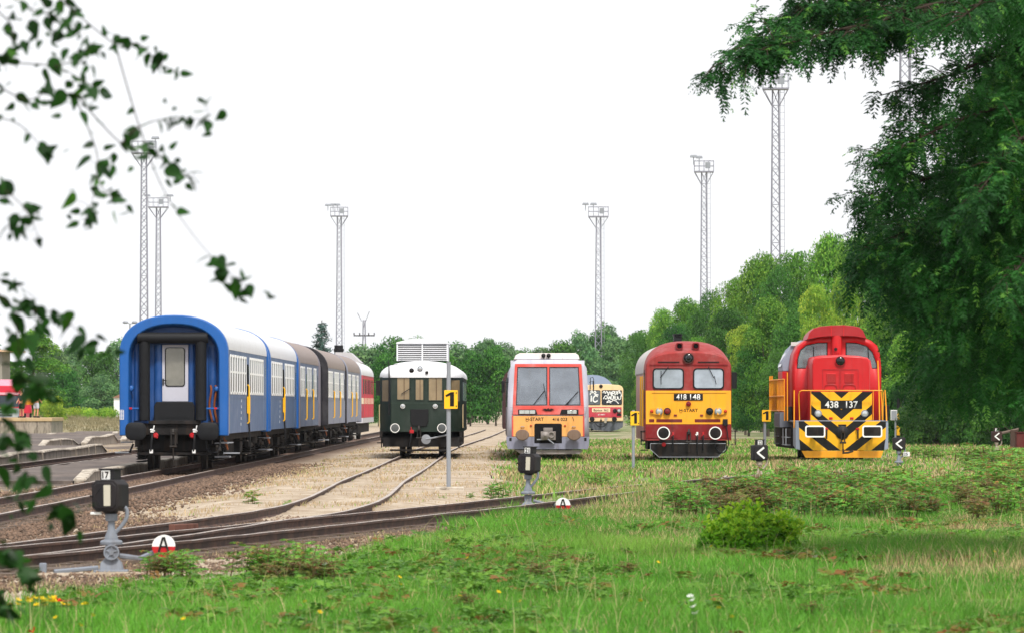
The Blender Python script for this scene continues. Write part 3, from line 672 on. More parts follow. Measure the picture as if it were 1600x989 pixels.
def wiper(p0, p1, y, parent, mid=None):
    b = MB(); b.tube([(p0[0], y, p0[1]), (p1[0], y-.02, p1[1])], .014, 5)
    if mid: b.tube([(mid[0][0], y-.02, mid[0][1]), (mid[1][0], y-.02, mid[1][1])], .012, 5)
    b.build('wiper', M['black'], parent)

# ================================================================ yellow and red diesel locomotive 418 148
def loco418():
    V = FV(474, 935, 214.9)
    root = thing('diesel_locomotive', 'yellow and dark red diesel locomotive numbered 418 148', 'locomotive', (5.77, 186, RT))
    red = paint('#923230', .5, .5, '#4a2a24', .35); low = paint('#7c1a1e', .5, .5, '#3a2420', .2); yel = paint('#eda312', .42, .32, '#7a5a2a', .12)
    grey = paint('#b9b4b0', .5, .3, '#6a5a50', .1); pink = paint('#c89a92', .5, .35, '#6a4a42', .2)
    H = 15.2; b = MB()
    def sec(hw, zs, zt, y, zb=.64, e=2.5): return at_y(arch(hw, zb, zs, zt, e, 22), y)
    b.loft([sec(1.36, 3.0, 3.50, .0), sec(1.403, 2.98, 3.545, .06), sec(1.405, 2.95, 3.62, .3), sec(1.405, 2.9, 3.80, .9), sec(1.405, 2.88, 3.9, 1.8), sec(1.405, 2.88, 3.91, 2.6)])
    b.build('body', red, root)
    b = MB(); b.loft([sec(1.38, 2.86, 3.86, 2.6), sec(1.38, 2.86, 3.86, H)]); b.build('engine_compartment', pink, root)
    b = MB(); P = arch(1.42, 2.8, 2.86, 3.9, 2.5, 22)[1:-1]; Q = [(x*.985, z-.03) for x, z in P]
    for (ya, yb) in ((2.62, 5.2), (5.25, 9.5), (9.55, H)):
        b.loft([at_y(P + Q[::-1], ya), at_y(P + Q[::-1], yb)])
    b.build('roof', grey, root)
    # front panels
    plate('front_panel', V.rect(174, 448, 773, 684), -.018, .02, yel, root, .008)
    plate('buffer_beam', V.poly([(174, 686), (773, 686), (773, 783), (560, 783), (550, 800), (400, 800), (390, 783), (174, 783)]), -.022, .3, low, root, .006)
    plate('trim_strip', V.rect(200, 262, 750, 272), -.022, .02, low, root, .004)
    b = MB(); b.tube([(V.x(215), -.025, V.z(464)), (V.x(740), -.025, V.z(464))], .011, 5); b.build('gutter_strip', paint('#b57f1c', .5), root)
    for a0, a1 in ((222, 442), (506, 724)):
        window(V.rect(a0, 290, a1, 438, 26), V.rect(a0+9, 299, a1-9, 429, 20), -.03, root, M['glass418'], M['rubber'])
    for a0, a1 in ((260, 410), (540, 690)): plate('vent_slot', V.rect(a0, 244, a1, 252), -.018, .03, M['black'], root, 0)
    lamp(V.x(474), V.z(221), -.0, .165, root, 'lamp_dark', paint('#5a2c28', .5), .07)
    b = MB(); b.lathe((V.x(474), -.075, V.z(221)), [(.10, 0), (.09, -.01), (.01, -.012)], 'y', 18); b.build('lamp_reflector', flat('#5c6066', .3, .6), root)
    for a in (412, 527):
        x, z = V.p(a, 133); b = MB(); b.frame(rr(x-.115, x+.115, z-.12, z+.1, .06), rr(x-.08, x+.08, z-.09, z+.07, .05), .15, .75); b.box(x-.1, x+.1, .5, .8, z-.1, z+.08); o = b.build('horn', low, root)
        b = MB(); b.lathe((x, .35, z-.01), [(.055, .1), (.07, -.1), (.05, -.11)], 'y', 12); b.build('trumpet', M['black'], o)
    b = MB(); b.box(-.13-.2, .13-.2+.0, 5.0, 5.6, 3.8, 4.18); b.frame(rr(-.36, -.04, 4.1, 4.16, .02), rr(-.3, -.1, 4.11, 4.15, .01), 4.95, 5.65); b.build('exhaust_stack', M['black'], root, .01)
    n = plate('number_plate', V.rect(371, 470, 575, 517), -.04, -.01, M['black'], root, .004)
    text('418', .185, V.x(424), -.043, V.z(493), M['wtext'], n, w=.335, off=.01); text('148', .185, V.x(521), -.043, V.z(493), M['wtext'], n, w=.335, off=.01)
    lamp(V.x(474), V.z(541), -.02, .075, root, 'redlamp', paint('#a3262a', .4), .07, 'red_lamp')
    text('H-START', .105, V.x(475), -.022, V.z(586), M['btext'], root, w=.60, off=.016)
    plate('letter_underline', V.rect(410, 602, 430, 605), -.023, -.015, M['btext'], root, 0)
    for a, l, c in ((268, 'lens', 'galv'), (325, 'redlamp', 'iron'), (622, 'lamp_dark', 'black'), (682, 'lens', 'galv')): lamp(V.x(a), V.z(593), -.02, .105, root, l, M[c], .1)
    for s in (-1, 1):
        x0 = V.x(474+s*200); x1 = V.x(474+s*265)
        b = MB(); b.loft([[(x0, -.02, V.z(622)), (x0, -.14, V.z(622)), (x0, -.14, V.z(566)), (x0, -.02, V.z(566))], [(x1, -.02, V.z(612)), (x1, -.05, V.z(612)), (x1, -.05, V.z(572)), (x1, -.02, V.z(572))]]); b.build('lamp_pod', yel, root, .01)
        xm = V.x(474+s*259); b = MB(); b.lathe((xm, -.05, V.z(593)), [(.055, .02), (.055, -.05), (.03, -.08), (.005, -.085)], 'y', 12); o = b.build('marker_light', M['orange_lens'], root); o.scale = (1, 1, 1)
        b = MB(); b.box(V.x(474+s*92)-.05, V.x(474+s*92)+.05, -.05, 0, V.z(628), V.z(615)); b.build('lamp_bracket', low, root, .005)
    for a0, a1 in ((197, 233), (248, 430), (518, 698)): plate('grille', V.rect(a0, 648, a1, 670), -.023, 0, paint('#6a1f1c', .6), root, 0)
    b = MB(); b.box(V.x(715), V.x(749), -.12, 0, V.z(693), V.z(648)); b.build('socket_box', M['black'], root, .01)
    hose([(V.x(738), -.08, V.z(690)), (V.x(748), -.14, V.z(760)), (V.x(752), -.18, V.z(830)), (V.x(720), -.2, V.z(884)), (V.x(672), -.2, V.z(860)), (V.x(655), -.15, V.z(815))], root, r=.018)
    for a in (296, 659): buffer_(V.x(a), V.z(745), 0, .205, root, L=.5)
    hook(0, V.z(745), -.03, root)
    for a, c in ((365, 'redflag'), (535, 'white'), (577, 'redflag')):
        x = V.x(a); hose([(x, -.05, V.z(755)), (x, -.2, V.z(775)), (x-.01, -.22, V.z(830)), (x, -.2, V.z(868 if a != 535 else 895))], root)
        b = MB(); b.box(x-.03, x+.03, -.14, -.02, V.z(765), V.z(738)); b.tube([(x, -.15, V.z(770)), (x-.06, -.17, V.z(760 if a != 535 else 752))], .018, 5); b.build('brake_cock', M[c], root, .005)
    b = MB(); b.prism(V.poly([(205, 818), (735, 818), (735, 860), (680, 915), (265, 915), (205, 862)]), -.16, -.12, 0); o = b.build('snow_plough', M['dark'], root, .004)
    b = MB(); E = [(x, -.165, z) for x, z in V.poly([(206, 819), (206, 861), (266, 914), (679, 914), (734, 859), (734, 819), (206, 819)])]; b.tube(E, .012, 5); b.build('edge_strip', M['galv'], o)
    b = MB(); b.box(-.95, .95, -.1, .25, .42, .66); b.build('frame_beam', M['dark'], root)
    for a, bb in ((300, 826),): b = MB(); b.cyl((V.x(a), -.2, V.z(bb)), (V.x(a), -.05, V.z(bb)), .07, n=10); b.build('coupling_head', M['redflag'], root)
    b = MB(); b.box(V.x(780), V.x(816), .25, .42, V.z(434), V.z(318)); b.tube([(1.4, .33, V.z(340)), (V.x(782), .33, V.z(345))], .015, 5); b.build('mirror', M['black'], root, .015)
    wiper(V.p(333, 280), V.p(275, 356), -.06, root, (V.p(281, 308), V.p(281, 404)))
    wiper(V.p(612, 280), V.p(652, 360), -.06, root, (V.p(655, 345), V.p(668, 404)))
    # left side: door, rails, steps
    b = MB(); b.box(-1.415, -1.39, .9, 1.7, 1.35, 2.95); b.build('cab_door', paint('#3a2a2a', .5), root)
    b = MB(); b.box(-1.42, -1.40, 1.0, 1.6, 2.2, 2.85); b.build('side_window', M['glass_dark'], root)
    for y in (.75, 1.85, 4.4): b = MB(); b.tube([(-1.47, y, 1.1), (-1.47, y, 2.3 if y < 1 else 2.75)], .022, 6); b.build('handrail', M['yellow'], root)
    for (y, s) in ((.35, -1), (.35, 1)):
        b = MB(); xs = s*1.40
        b.tube([(xs, y, .95), (xs+s*.14, y, .95), (xs+s*.14, y, .5), (xs, y, .5)], .02, 5); b.build('step_rail', M['black'], root)
    for z in (.3, .6, .9): b = MB(); b.box(-1.55, -1.3, .7, 1.3, z, z+.03); b.build('step', M['iron'], root)
    b = MB(); b.box(-1.2, 1.2, .5, 14.8, .55, .75); b.box(-1.3, -.9, 1.2, 4.8, .35, .62); b.box(.9, 1.3, 1.2, 4.8, .35, .62); b.box(-1.2, 1.2, 6.5, 9.2, .3, .65); b.build('underframe', M['dark'], root)
    for y in (1.6, 4.2, 11, 13.6): wheelset(y, root)
M['glass418'] = glass_mat('cab glass', '#c3ccd8', 0, .08, .5); M['orange_lens'] = flat('#c23a1a', .2, name='orange lens')  # pale cab tint puts the bright sky in the panes into the colour
loco418()

# ================================================================ red shunter 438 137
def chevron(name, period, duty, slope, z0, off=0):
    m, t, p = nodes(name); tc = t.nodes.new('ShaderNodeTexCoord'); s = t.nodes.new('ShaderNodeSeparateXYZ'); t.links.new(tc.outputs['Object'], s.inputs['Vector'])
    ax = mul(t, s.outputs['X'], 0, 'ABSOLUTE'); v = mul(t, mul(t, s.outputs['Z'], mul(t, ax, slope), 'SUBTRACT'), z0, 'SUBTRACT')
    fr = mul(t, mul(t, v, 1/period), 1.0, 'FLOORED_MODULO'); k = mul(t, fr, duty, 'LESS_THAN')
    n1 = noise(t, 4, 5, .7, stretch=(1, 1, .3))
    c = mixc(t, k, mixc(t, thr(t, n1, .5, .8), lin('#efaf1e'), lin('#b98a2c')), mixc(t, n1, lin('#0c0c0c'), lin('#1c1b1a')))
    t.links.new(c, p.inputs['Base Color']); p.inputs['Specular IOR Level'].default_value = .25; p.inputs['Roughness'].default_value = .5; return m
def loco438():
    V = FV(563, 945, 199.0)
    root = thing('shunting_locomotive', 'bright red shunting locomotive with yellow and black chevrons, numbered 438 137', 'locomotive', (10.68, 184, RT), R(.35))
    red = paint('#bc0612', .34, .22, '#4a1a16', .08, k=1.0); dred = paint('#9a0a16', .4, .2, '#4a1414', .1); yel = paint('#ea9a12', .42, .2, '#7a5a2a', .08)
    gry = paint('#7d818c', .5, .35, '#4a4540', .1); lgry = paint('#8f97a8', .45, .15, '#5a5a5a', .05)
    chA = chevron('apron chevrons', .70, .47, .80, V.z(815)); chB = chevron('hood chevrons', .685, .45, .86, V.z(680))
    # apron (buffer beam) and plough edge
    ap = V.poly([(285, 692), (845, 692), (843, 800), (830, 880), (298, 880), (286, 800)])
    plate('buffer_beam', ap, -.02, .25, chA, root, .01)
    plate('plough', V.poly([(301, 882), (828, 882), (812, 927), (326, 927)]), -.03, .02, yel, root, .008)
    b = MB(); b.box(-1.36, 1.36, .0, .6, V.z(695), V.z(686)); b.build('front_platform', gry, root, .01)
    for s in (-1, 1):
        b = MB(); b.loft([[(s*1.41, -.0, V.z(700)), (s*1.5, .12, V.z(700)), (s*1.5, .12, V.z(870)), (s*1.36, .0, V.z(878))], [(s*1.45, 1.6, V.z(700)), (s*1.5, 1.6, V.z(700)), (s*1.5, 1.6, V.z(850)), (s*1.36, 1.6, V.z(850))]]); b.build('side_skirt', lgry, root, .01)
    # hood
    hw = V.x(750); b = MB()
    def hs_(hw, zt, y, zb): return at_y(rr(-hw, hw, zb, zt, .16, 5), y)
    zb = V.z(692); zt = V.z(268)
    def hood(y, k, dz=0):
        P = [(-hw*k, zb), (hw*k, zb), (hw*k, V.z(330)), (hw*k*.985, V.z(300)), (hw*k*.93, V.z(283)), (hw*k*.6, V.z(270)), (0, V.z(264)), (-hw*k*.6, V.z(270)), (-hw*k*.93, V.z(283)), (-hw*k*.985, V.z(300)), (-hw*k, V.z(330))]
        return at_y([(x, z+dz*(z-zb)/(zt-zb)) for x, z in P], y)
    b.loft([hood(.52, .96, -.05), hood(.55, .985, -.015), hood(.62, 1, 0), hood(3.3, 1, .03)]); b.build('engine_hood', red, root, .012)
    plate('hood_chevron_panel', V.rect(364, 502, 761, 692), .40, .50, chB, root, .008)
    n = plate('number_plate', V.rect(430, 558, 696, 612), .385, .41, M['black'], root, .004)
    text('438', .225, V.x(500), .382, V.z(585), M['wtext'], n, w=.44, off=.018); text('137', .225, V.x(630), .382, V.z(585), M['wtext'], n, w=.38, off=.018)
    for a in (413, 713): lamp(V.x(a), V.z(642), .40, .105, root, 'lens', M['galv'], .05)
    for a in (495, 630): plate('tail_lamp', V.rect(a-11, 666, a+11, 679), .37, .41, M['redflag'], root, .005)
    lamp(V.x(557), V.z(305), .52, .155, root, 'lamp_dark', dred, .06)
    for a0, a1 in ((442, 553), (559, 674)):
        b = MB(); b.frame(V.rect(a0, 357, a1, 492), V.rect(a0+3, 360, a1-3, 490), .503, .53); b.build('hood_door', dred, root)
    for a0, a1 in ((470, 528), (586, 643)):
        b = MB()
        for k in range(11):
            z1 = 384 + k*5.3; x0, x1 = V.x(a0), V.x(a1); b.add([(x0, .515, V.z(z1)), (x1, .515, V.z(z1)), (x1, .485, V.z(z1+3.6)), (x0, .485, V.z(z1+3.6)), (x0, .515, V.z(z1+4)), (x1, .515, V.z(z1+4))], [(0, 1, 2, 3), (3, 2, 5, 4)])
        b.build('louvre', paint('#cc3a3a', .45), root)
    for a0, a1 in ((452, 538), (572, 660)):
        b = MB(); b.tube([(V.x(a0), .5, V.z(488)), (V.x(a0+8), .49, V.z(462)), (V.x(a0+25), .49, V.z(454)), (V.x(a1-25), .49, V.z(454)), (V.x(a1-8), .49, V.z(462)), (V.x(a1), .5, V.z(488))], .012, 5); b.build('hood_seam', dred, root)
    # cab behind the hood: shell with open window holes, pale inside
    V = V.deep(3.3, root, 1180, 490, 4.121, 184)
    y0, y1 = 3.3, 6.3; X0, X1 = V.x(247), V.x(811); zc = (X0+X1)/2
    lw = V.poly([(268, 352), (272, 290), (290, 232), (330, 200), (400, 186), (466, 183), (466, 268), (380, 280), (345, 300), (325, 352)])
    rw = V.poly([(581, 183), (650, 186), (715, 205), (755, 245), (783, 320), (785, 352), (752, 352), (742, 300), (720, 280), (581, 266)])
    outline = V.poly([(247, 690), (247, 345), (258, 260), (285, 205), (330, 172), (420, 150), (520, 143), (563, 142), (606, 143), (690, 150), (745, 172), (785, 205), (803, 262), (811, 345), (811, 690)])
    me_c = MB()
    # front wall with two holes is built by bridging fans
    def wall_with_holes(bm_out, y):
        bmx = bmesh.new()
        def loop(P): vs = [bmx.verts.new((x, y, z)) for x, z in P]; return [bmx.edges.new((vs[i], vs[(i+1) % len(vs)])) for i in range(len(vs))]
        E = loop(outline) + loop(lw) + loop(rw); bmesh.ops.triangle_fill(bmx, edges=E, use_beauty=True)
        bmx.verts.index_update(); bm_out.add([v.co for v in bmx.verts], [[v.index for v in f.verts] for f in bmx.faces if not inside(f)]); bmx.free()
    def inside(f):
        c = f.calc_center_median()
        def pip(P):
            r = False
            for i in range(len(P)):
                (xa, za), (xb, zb_) = P[i], P[i-1]
                if (za > c.z) != (zb_ > c.z) and c.x < (xb-xa)*(c.z-za)/(zb_-za)+xa: r = not r
            return r
        return pip(lw) or pip(rw)
    wall_with_holes(me_c, y0)
    n_ = len(outline); me_c.add(at_y(outline, y0) + at_y(outline, y1), [(i, i+1, n_+i+1, n_+i) for i in range(n_-1) if not (outline[i][1] > V.z(360) and outline[i+1][1] < V.z(190) and 0)])
    cab = me_c.build('cab', red, root); sol = cab.modifiers.new('thick', 'SOLIDIFY'); sol.thickness = .035; sol.offset = -1
    for P in (lw, rw):
        c = (sum(p[0] for p in P)/len(P), sum(p[1] for p in P)/len(P)); Q = [(c[0]+(x-c[0])*.94, c[1]+(z-c[1])*.93) for x, z in P]
        b = MB(); b.frame(P, Q, y0-.02, y0+.02); b.build('window_frame', M['rubber'], root)
        b = MB(); b.prism(Q, y0-.004, y0+.004); b.build('windscreen', M['glass_see'], root)
        wiper((c[0]+.1, c[1]+.28), (c[0]+.12, c[1]-.2), y0-.04, root)
    b = MB(); b.box(X0+.08, X1-.08, y1-.08, y1-.02, 1.0, V.z(330)); b.box(X0+.08, X1-.08, y1-.08, y1-.02, V.z(200), V.z(175)); b.box(-.3, .2, y1-.08, y1-.02, V.z(330), V.z(200)); b.build('rear_bulkhead', paint('#c7cbc8', .6, .1), root)
    b = MB(); b.box(X0+.1, X1-.1, y0+.3, y0+.9, 1.0, V.z(345)); b.build('control_desk', paint('#9a9c98', .6), root, .02)
    b = MB(); b.box(V.x(330), V.x(405), y0+.5, y0+.56, V.z(232), V.z(205)); b.box(V.x(625), V.x(720), y0+.5, y0+.56, V.z(245), V.z(218)); b.build('sun_blind', M['black'], root)
    b = MB(); b.cyl((V.x(523), y0-.16, V.z(266)), (V.x(523), y0-.16, V.z(140)), V.x(563)-V.x(528), n=20); o = b.build('exhaust_column', red, root)
    b = MB(); b.lathe((V.x(514), y0-.345, V.z(228)), [(.055, .02), (.055, -.02), (.03, -.021)], 'y', 12); b.build('vent_hole', M['black'], o)
    b = MB()
    for k in range(4): b.tube([(V.x(495+k*12), y0-.36, V.z(262)), (V.x(495+k*12), y0-.37, V.z(245+abs(k-1.5)*3))], .012, 5)
    b.build('pipe_guard', dred, root)
    # visor / roof hood on top of the cab
    top = V.poly([(330, 168), (345, 125), (375, 95), (420, 82), (485, 77), (563, 74), (625, 80), (665, 88), (690, 110), (712, 160)]); bot = V.poly([(330, 168), (400, 152), (480, 145), (563, 143), (640, 146), (712, 160)])
    b = MB(); T = top + [bot[i] for i in (4, 3, 2, 1)]
    b.loft([[(x*1.0, y0-.32, z) for x, z in T], [(x, y0+.5, z) for x, z in T], [(x, y1-.4, z-.05) for x, z in T]]); b.build('roof_visor', dred, root, .012)
    b = MB(); b.box(V.x(482), V.x(488), y0-.345, y0-.3, V.z(145), V.z(76)); b.box(V.x(563), V.x(569), y0-.345, y0-.3, V.z(145), V.z(74)); b.build('visor_rib', red, root)
    # rear part seen along the left: grey upper cab side, red lower side, hood
    b = MB(); b.loft([at_y([(-1.60, V.z(365)), (-1.60, V.z(300)), (-1.30, V.z(190)), (-1.0, V.z(165)), (1.0, V.z(165)), (1.3, V.z(200)), (1.5, V.z(300)), (1.5, V.z(365))], y1), at_y([(-1.60, V.z(365)), (-1.60, V.z(320)), (-1.36, V.z(225)), (-1.0, V.z(190)), (1.0, V.z(190)), (1.3, V.z(225)), (1.5, V.z(320)), (1.5, V.z(365))], 9.0)]); b.build('cab_upper', lgry, root, .02)
    b = MB(); b.box(-1.60, 1.5, y1, 9.0, V.z(690), V.z(366)); b.build('cab_lower', red, root, .02)
    b = MB(); b.box(-1.05, 1.05, 9.0, 12.4, V.z(690), V.z(280)); b.build('rear_hood', red, root, .05)
    b = MB(); W = [(-1.625, 6.7, V.z(335)), (-1.625, 8.5, V.z(338)), (-1.46, 8.4, V.z(255)), (-1.43, 6.9, V.z(240))]; b.add(W + [(x-.012, y, z+.004) for x, y, z in W], [(0, 1, 2, 3), (4, 5, 6, 7), (0, 1, 5, 4), (1, 2, 6, 5), (2, 3, 7, 6), (3, 0, 4, 7)]); b.build('side_window', M['glass_mid'], root)
    # railings
    V = FV(563, 945, 199.0)
    r_ = MB(); zr = V.z(494); R_ = [(V.x(292), .3, V.z(690)), (V.x(286), .2, V.z(520)), (V.x(292), .12, V.z(500)), (V.x(305), .1, zr), (V.x(822), .1, zr), (V.x(829), .14, V.z(505)), (V.x(829), .3, V.z(685))]
    r_.tube(R_, .018, 6)
    for a in (362, 765): r_.tube([(V.x(a), .1, zr), (V.x(a), .2, V.z(690))], .014, 6)
    for a in (487, 628): r_.tube([(V.x(a), .1, zr), (V.x(a), .35, V.z(503))], .014, 6)
    r_.build('front_railing', yel, root)
    for a, bb, cc in ((806, 300, 690), (826, 500, 685), (852, 490, 720)): b = MB(); b.tube([(V.x(a), 1.0, V.z(bb)), (V.x(a+8), 1.0, V.z((bb+cc)/2)), (V.x(a+6), .6, V.z(cc))], .022, 6); b.build('handrail', yel, root)
    for a, bb, cc, y in ((258, 492, 735, .4), (236, 375, 690, 2.4), (222, 500, 690, 2.8)): b = MB(); b.tube([(V.x(a), y, V.z(bb)), (V.x(a), y, V.z(cc))], .022, 6); b.build('handrail', yel, root)
    g = MB(); xs = -1.74
    for z in (V.z(625), V.z(530), V.z(420)): g.tube([(xs, 2.4, z), (xs, 11.8, z)], .022, 6)
    for k in range(12): y = 2.4+k*.85; g.tube([(xs, y, V.z(630)), (xs, y, V.z(418) + (.14 if k > 8 else 0))], .018, 6)
    g.build('walkway_railing', yel, root)
    for y in (3.6, 6.6): b = MB(); b.box(-1.62, -1.42, y, y+.9, V.z(690), V.z(598)); b.build('battery_box', M['black'], root, .01)
    b = MB(); b.box(1.42, 1.60, 1.0, 2.0, V.z(690), V.z(590)); b.build('sand_box', M['black'], root, .01)
    # frame, tanks, steps
    b = MB(); b.box(-1.5, 1.5, .2, 12.4, V.z(700), V.z(688)); b.build('running_board', gry, root, .01)
    b = MB(); b.box(-1.74, -1.3, 5.2, 8.6, V.z(735), V.z(635)); o = b.build('radiator_box', lgry, root, .01)
    b = MB()
    for k in range(7): b.box(-1.765, -1.735, 5.3+k*.46, 5.62+k*.46, V.z(730), V.z(645))
    b.build('louvre', gry, o)
    b = MB(); b.box(-1.55, -1.0, 2.0, 11.6, V.z(870), V.z(740)); b.box(1.0, 1.5, 2.0, 11.6, V.z(870), V.z(740)); b.box(-1.0, 1.0, .3, 12.2, .45, .9); b.build('underframe', M['dark'], root)
    for y in (2.2, 4.0, 9.2): b = MB(); b.box(-1.72, -1.45, y, y+.5, V.z(850), V.z(845)); b.box(-1.72, -1.45, y, y+.5, V.z(800), V.z(795)); b.tube([(-1.7, y, V.z(740)), (-1.7, y, V.z(850))], .02, 5); b.build('step', M['galv'], root)
    for y in (2.2, 4.6, 8.4, 10.8): wheelset(y, root, .42)
    # buffers, coupler, hoses
    for a0, a1 in ((322, 445), (689, 811)):
        o = plate('buffer', V.rect(a0, 722, a1, 792, 12), -.5, -.46, M['dark'], root, .006)
        b = MB(); b.frame(V.rect(a0-3, 719, a1+3, 795, 14), V.rect(a0+6, 728, a1-6, 786, 9), -.505, -.455); b.build('rim', M['white'], o)
        x = V.x((a0+a1)/2); z = V.z(757); b = MB(); b.cyl((x, -.46, z), (x, 0, z), .1, n=16); b.build('buffer_stem', M['dark'], o)
    b = MB(); b.lathe((0, -.02, V.z(765)), [(.22, .03), (.22, -.03), (.18, -.06), (.05, -.08)], 'y', 24); b.build('coupler_plate', M['black'], root)
    b = MB(); b.box(-.13, .13, -.05, .02, V.z(725), V.z(712)); b.build('coupler_bracket', M['black'], root)
    hook(0, V.z(760), -.05, root, 1.15)
    b = MB(); b.tube([(0, -.4, V.z(870)), (.03, -.42, V.z(895)), (.16, -.42, V.z(893)), (.33, -.42, V.z(882))], .035, 6); b.build('coupling_link', M['iron'], root)
    for a in (461, 662):
        x = V.x(a); hose([(x, -.05, V.z(740)), (x, -.16, V.z(760)), (x, -.16, V.z(805))], root); b = MB(); b.box(x-.06, x+.05, -.12, 0, V.z(748), V.z(735)); b.build('brake_cock', M['redflag'], root, .006)
M['glass_see'] = glass_mat('clear cab glass', '#aab4b8', .62, .05, .3)
loco438()

# ================================================================ faded red and orange railcar 416 023
def railcar416():
    V = FV(478, 920, 230.8)
    root = thing('railcar', 'faded red and orange railcar numbered 416 023 with a tall split windscreen', 'railcar', (1.21, 190, RT), R(.2))
    red = paint('#cc4f47', .55, .4, '#8a5a48', .8); orange = paint('#e8a95e', .55, .4, '#8a6a48', .45); grey = paint('#b9bac8', .5, .42, '#7a6a60', .1)
    skirt = paint('#85879a', .55, .5, '#4a423c', .15); roofm = paint('#e0d6d2', .55, .25, '#8a6a58', .1); dk = M['dark']
    L = 22.0
    out = V.poly([(160, 752), (168, 400), (180, 230), (205, 175), (240, 155), (700, 155), (745, 172), (775, 220), (786, 400), (795, 752)])
    back = [(x, z) for x, z in out]
    lw = V.poly([(230, 507), (240, 211), (470, 211), (470, 507)]); rw = V.poly([(487, 507), (487, 211), (713, 211), (727, 507)])
    def tilt(z): return .0 + max(0, z - V.z(580))*.14       # windscreen leans back
    bmx = bmesh.new()
    def loop(P): vs = [bmx.verts.new((x, 0, z)) for x, z in P]; return [bmx.edges.new((vs[i], vs[(i+1) % len(vs)])) for i in range(len(vs))]
    hole = V.rect(371, 649, 583, 800, 14)
    E = loop(out) + loop(lw) + loop(rw); bmesh.ops.triangle_fill(bmx, edges=E, use_beauty=True); bmx.verts.index_update()
    def inq(c, P):
        r = False
        for i in range(len(P)):
            (xa, za), (xb, zb_) = P[i], P[i-1]
            if (za > c.z) != (zb_ > c.z) and c.x < (xb-xa)*(c.z-za)/(zb_-za)+xa: r = not r
        return r
    b = MB(); b.add([(v.co.x, tilt(v.co.z), v.co.z) for v in bmx.verts], [[v.index for v in f.verts] for f in bmx.faces if not (inq(f.calc_center_median(), lw) or inq(f.calc_center_median(), rw))]); bmx.free()
    n = len(out); ring0 = [(x, tilt(z), z) for x, z in out]; ring1 = [(x*1.0, tilt(z)+.25, z) for x, z in out]
    b.add(ring0 + ring1 + at_y(out, L), [(i, i+1, n+i+1, n+i) for i in range(n-1)] + [(n+i, n+i+1, 2*n+i+1, 2*n+i) for i in range(n-1)])
    body = b.build('body', grey, root); s = body.modifiers.new('thick', 'SOLIDIFY'); s.thickness = .05; s.offset = -1
    def tplate(name, P, dy, th, mat, bevel=.006):
        b = MB(); k = len(P); v = [(x, tilt(z)+dy, z) for x, z in P] + [(x, tilt(z)+dy+th, z) for x, z in P]
        b.add(v, [list(range(k)), list(range(2*k-1, k-1, -1))] + [(i, (i+1) % k, k+(i+1) % k, k+i) for i in range(k)]); return b.build(name, mat, root, bevel)
    # red surround of the windscreen as four bars, then the two panes
    for P in ([(222, 188), (735, 188), (737, 212), (220, 212)], [(220, 212), (240, 212), (228, 510), (204, 510)], [(713, 212), (737, 212), (753, 510), (729, 510)], [(471, 212), (486, 212), (486, 510), (471, 510)]):
        tplate('window_surround', V.poly(P), -.02, .03, red)
    tplate('front_band', V.poly([(204, 511), (753, 511), (757, 580), (200, 580)]), -.03, .06, red, .012)
    for P in (lw, rw):
        c = (sum(p[0] for p in P)/4, sum(p[1] for p in P)/4); Q = [(c[0]+(x-c[0])*.955, c[1]+(z-c[1])*.965) for x, z in P]
        b = MB(); k = 4; b.add([(x, tilt(z)-.015, z) for x, z in P] + [(x, tilt(z)-.015, z) for x, z in Q] + [(x, tilt(z)+.03, z) for x, z in P] + [(x, tilt(z)+.03, z) for x, z in Q], [f for i in range(4) for j in [(i+1) % 4] for f in ((i, j, 4+j, 4+i), (8+i, 12+i, 12+j, 8+j), (i, 8+i, 8+j, j), (4+i, 4+j, 12+j, 12+i))]); b.build('window_frame', M['rubber'], root)
        tplate('windscreen', Q, .005, .008, M['glass416'], 0)
    # inside the cab
    b = MB(); b.box(-1.25, 1.25, 2.3, 2.36, 1.0, 3.3); b.build('cab_bulkhead', paint('#c9cad2', .6, .1), root)
    b = MB(); b.box(-1.2, 1.2, .45, 1.0, 1.0, V.z(478)); b.box(-.6, -.2, .6, .95, V.z(478), V.z(455)); b.box(.2, .45, .6, .95, V.z(478), V.z(450)); b.build('control_desk', paint('#6d6f78', .6), root, .02)
    for x0, x1 in ((V.x(600), V.x(705)), (V.x(262), V.x(360))): b = MB(); b.frame(rr(x0, x1, V.z(460), V.z(345), .03), rr(x0+.04, x1-.04, V.z(450), V.z(355), .02), 2.2, 2.3); b.build('door_window', M['white'], root)
    for x in (V.x(350), V.x(610)): b = MB(); b.box(x-.22, x+.22, 1.5, 1.65, V.z(520), V.z(400)); b.build('seat', flat('#3c4250', .8), root, .06)
    wiper((V.x(362), V.z(506)), (V.x(450), V.z(396)), tilt(V.z(450))-.06, root, (V.p(441, 340), V.p(462, 450))); wiper((V.x(610), V.z(506)), (V.x(710), V.z(403)), tilt(V.z(450))-.06, root, (V.p(620, 505), V.p(700, 408)))
    # lights
    for P, w in (([(246, 540), (382, 540), (396, 579), (246, 579)], (255, 290, 335)), ([(580, 540), (711, 540), (711, 579), (567, 579)], (625, 655, 0))):
        o = plate('headlight', V.poly(P), -.05, 0, M['black'], root, .008)
        for a in w:
            if a: b = MB(); b.prism(V.rect(a, 546, a+42, 573), -.062, -.045); b.build('lens', flat('#cfd4d2', .12, .4), o, .004)
    # winged emblem
    b = MB()
    for s in (-1, 1):
        b.prism(V.poly([(478+s*4, 545), (478+s*20, 532), (478+s*48, 536), (478+s*34, 540), (478+s*40, 543), (478+s*24, 545), (478+s*28, 549), (478+s*8, 551)]), -.045, -.028)
    b.lathe((V.x(478), -.03, V.z(540)), [(.045, .0), (.045, -.015), (.02, -.016)], 'y', 12); b.build('winged_emblem', M['btext'], root)
    plate('front_panel', V.rect(208, 590, 746, 748), -.02, .02, orange, root, .008)
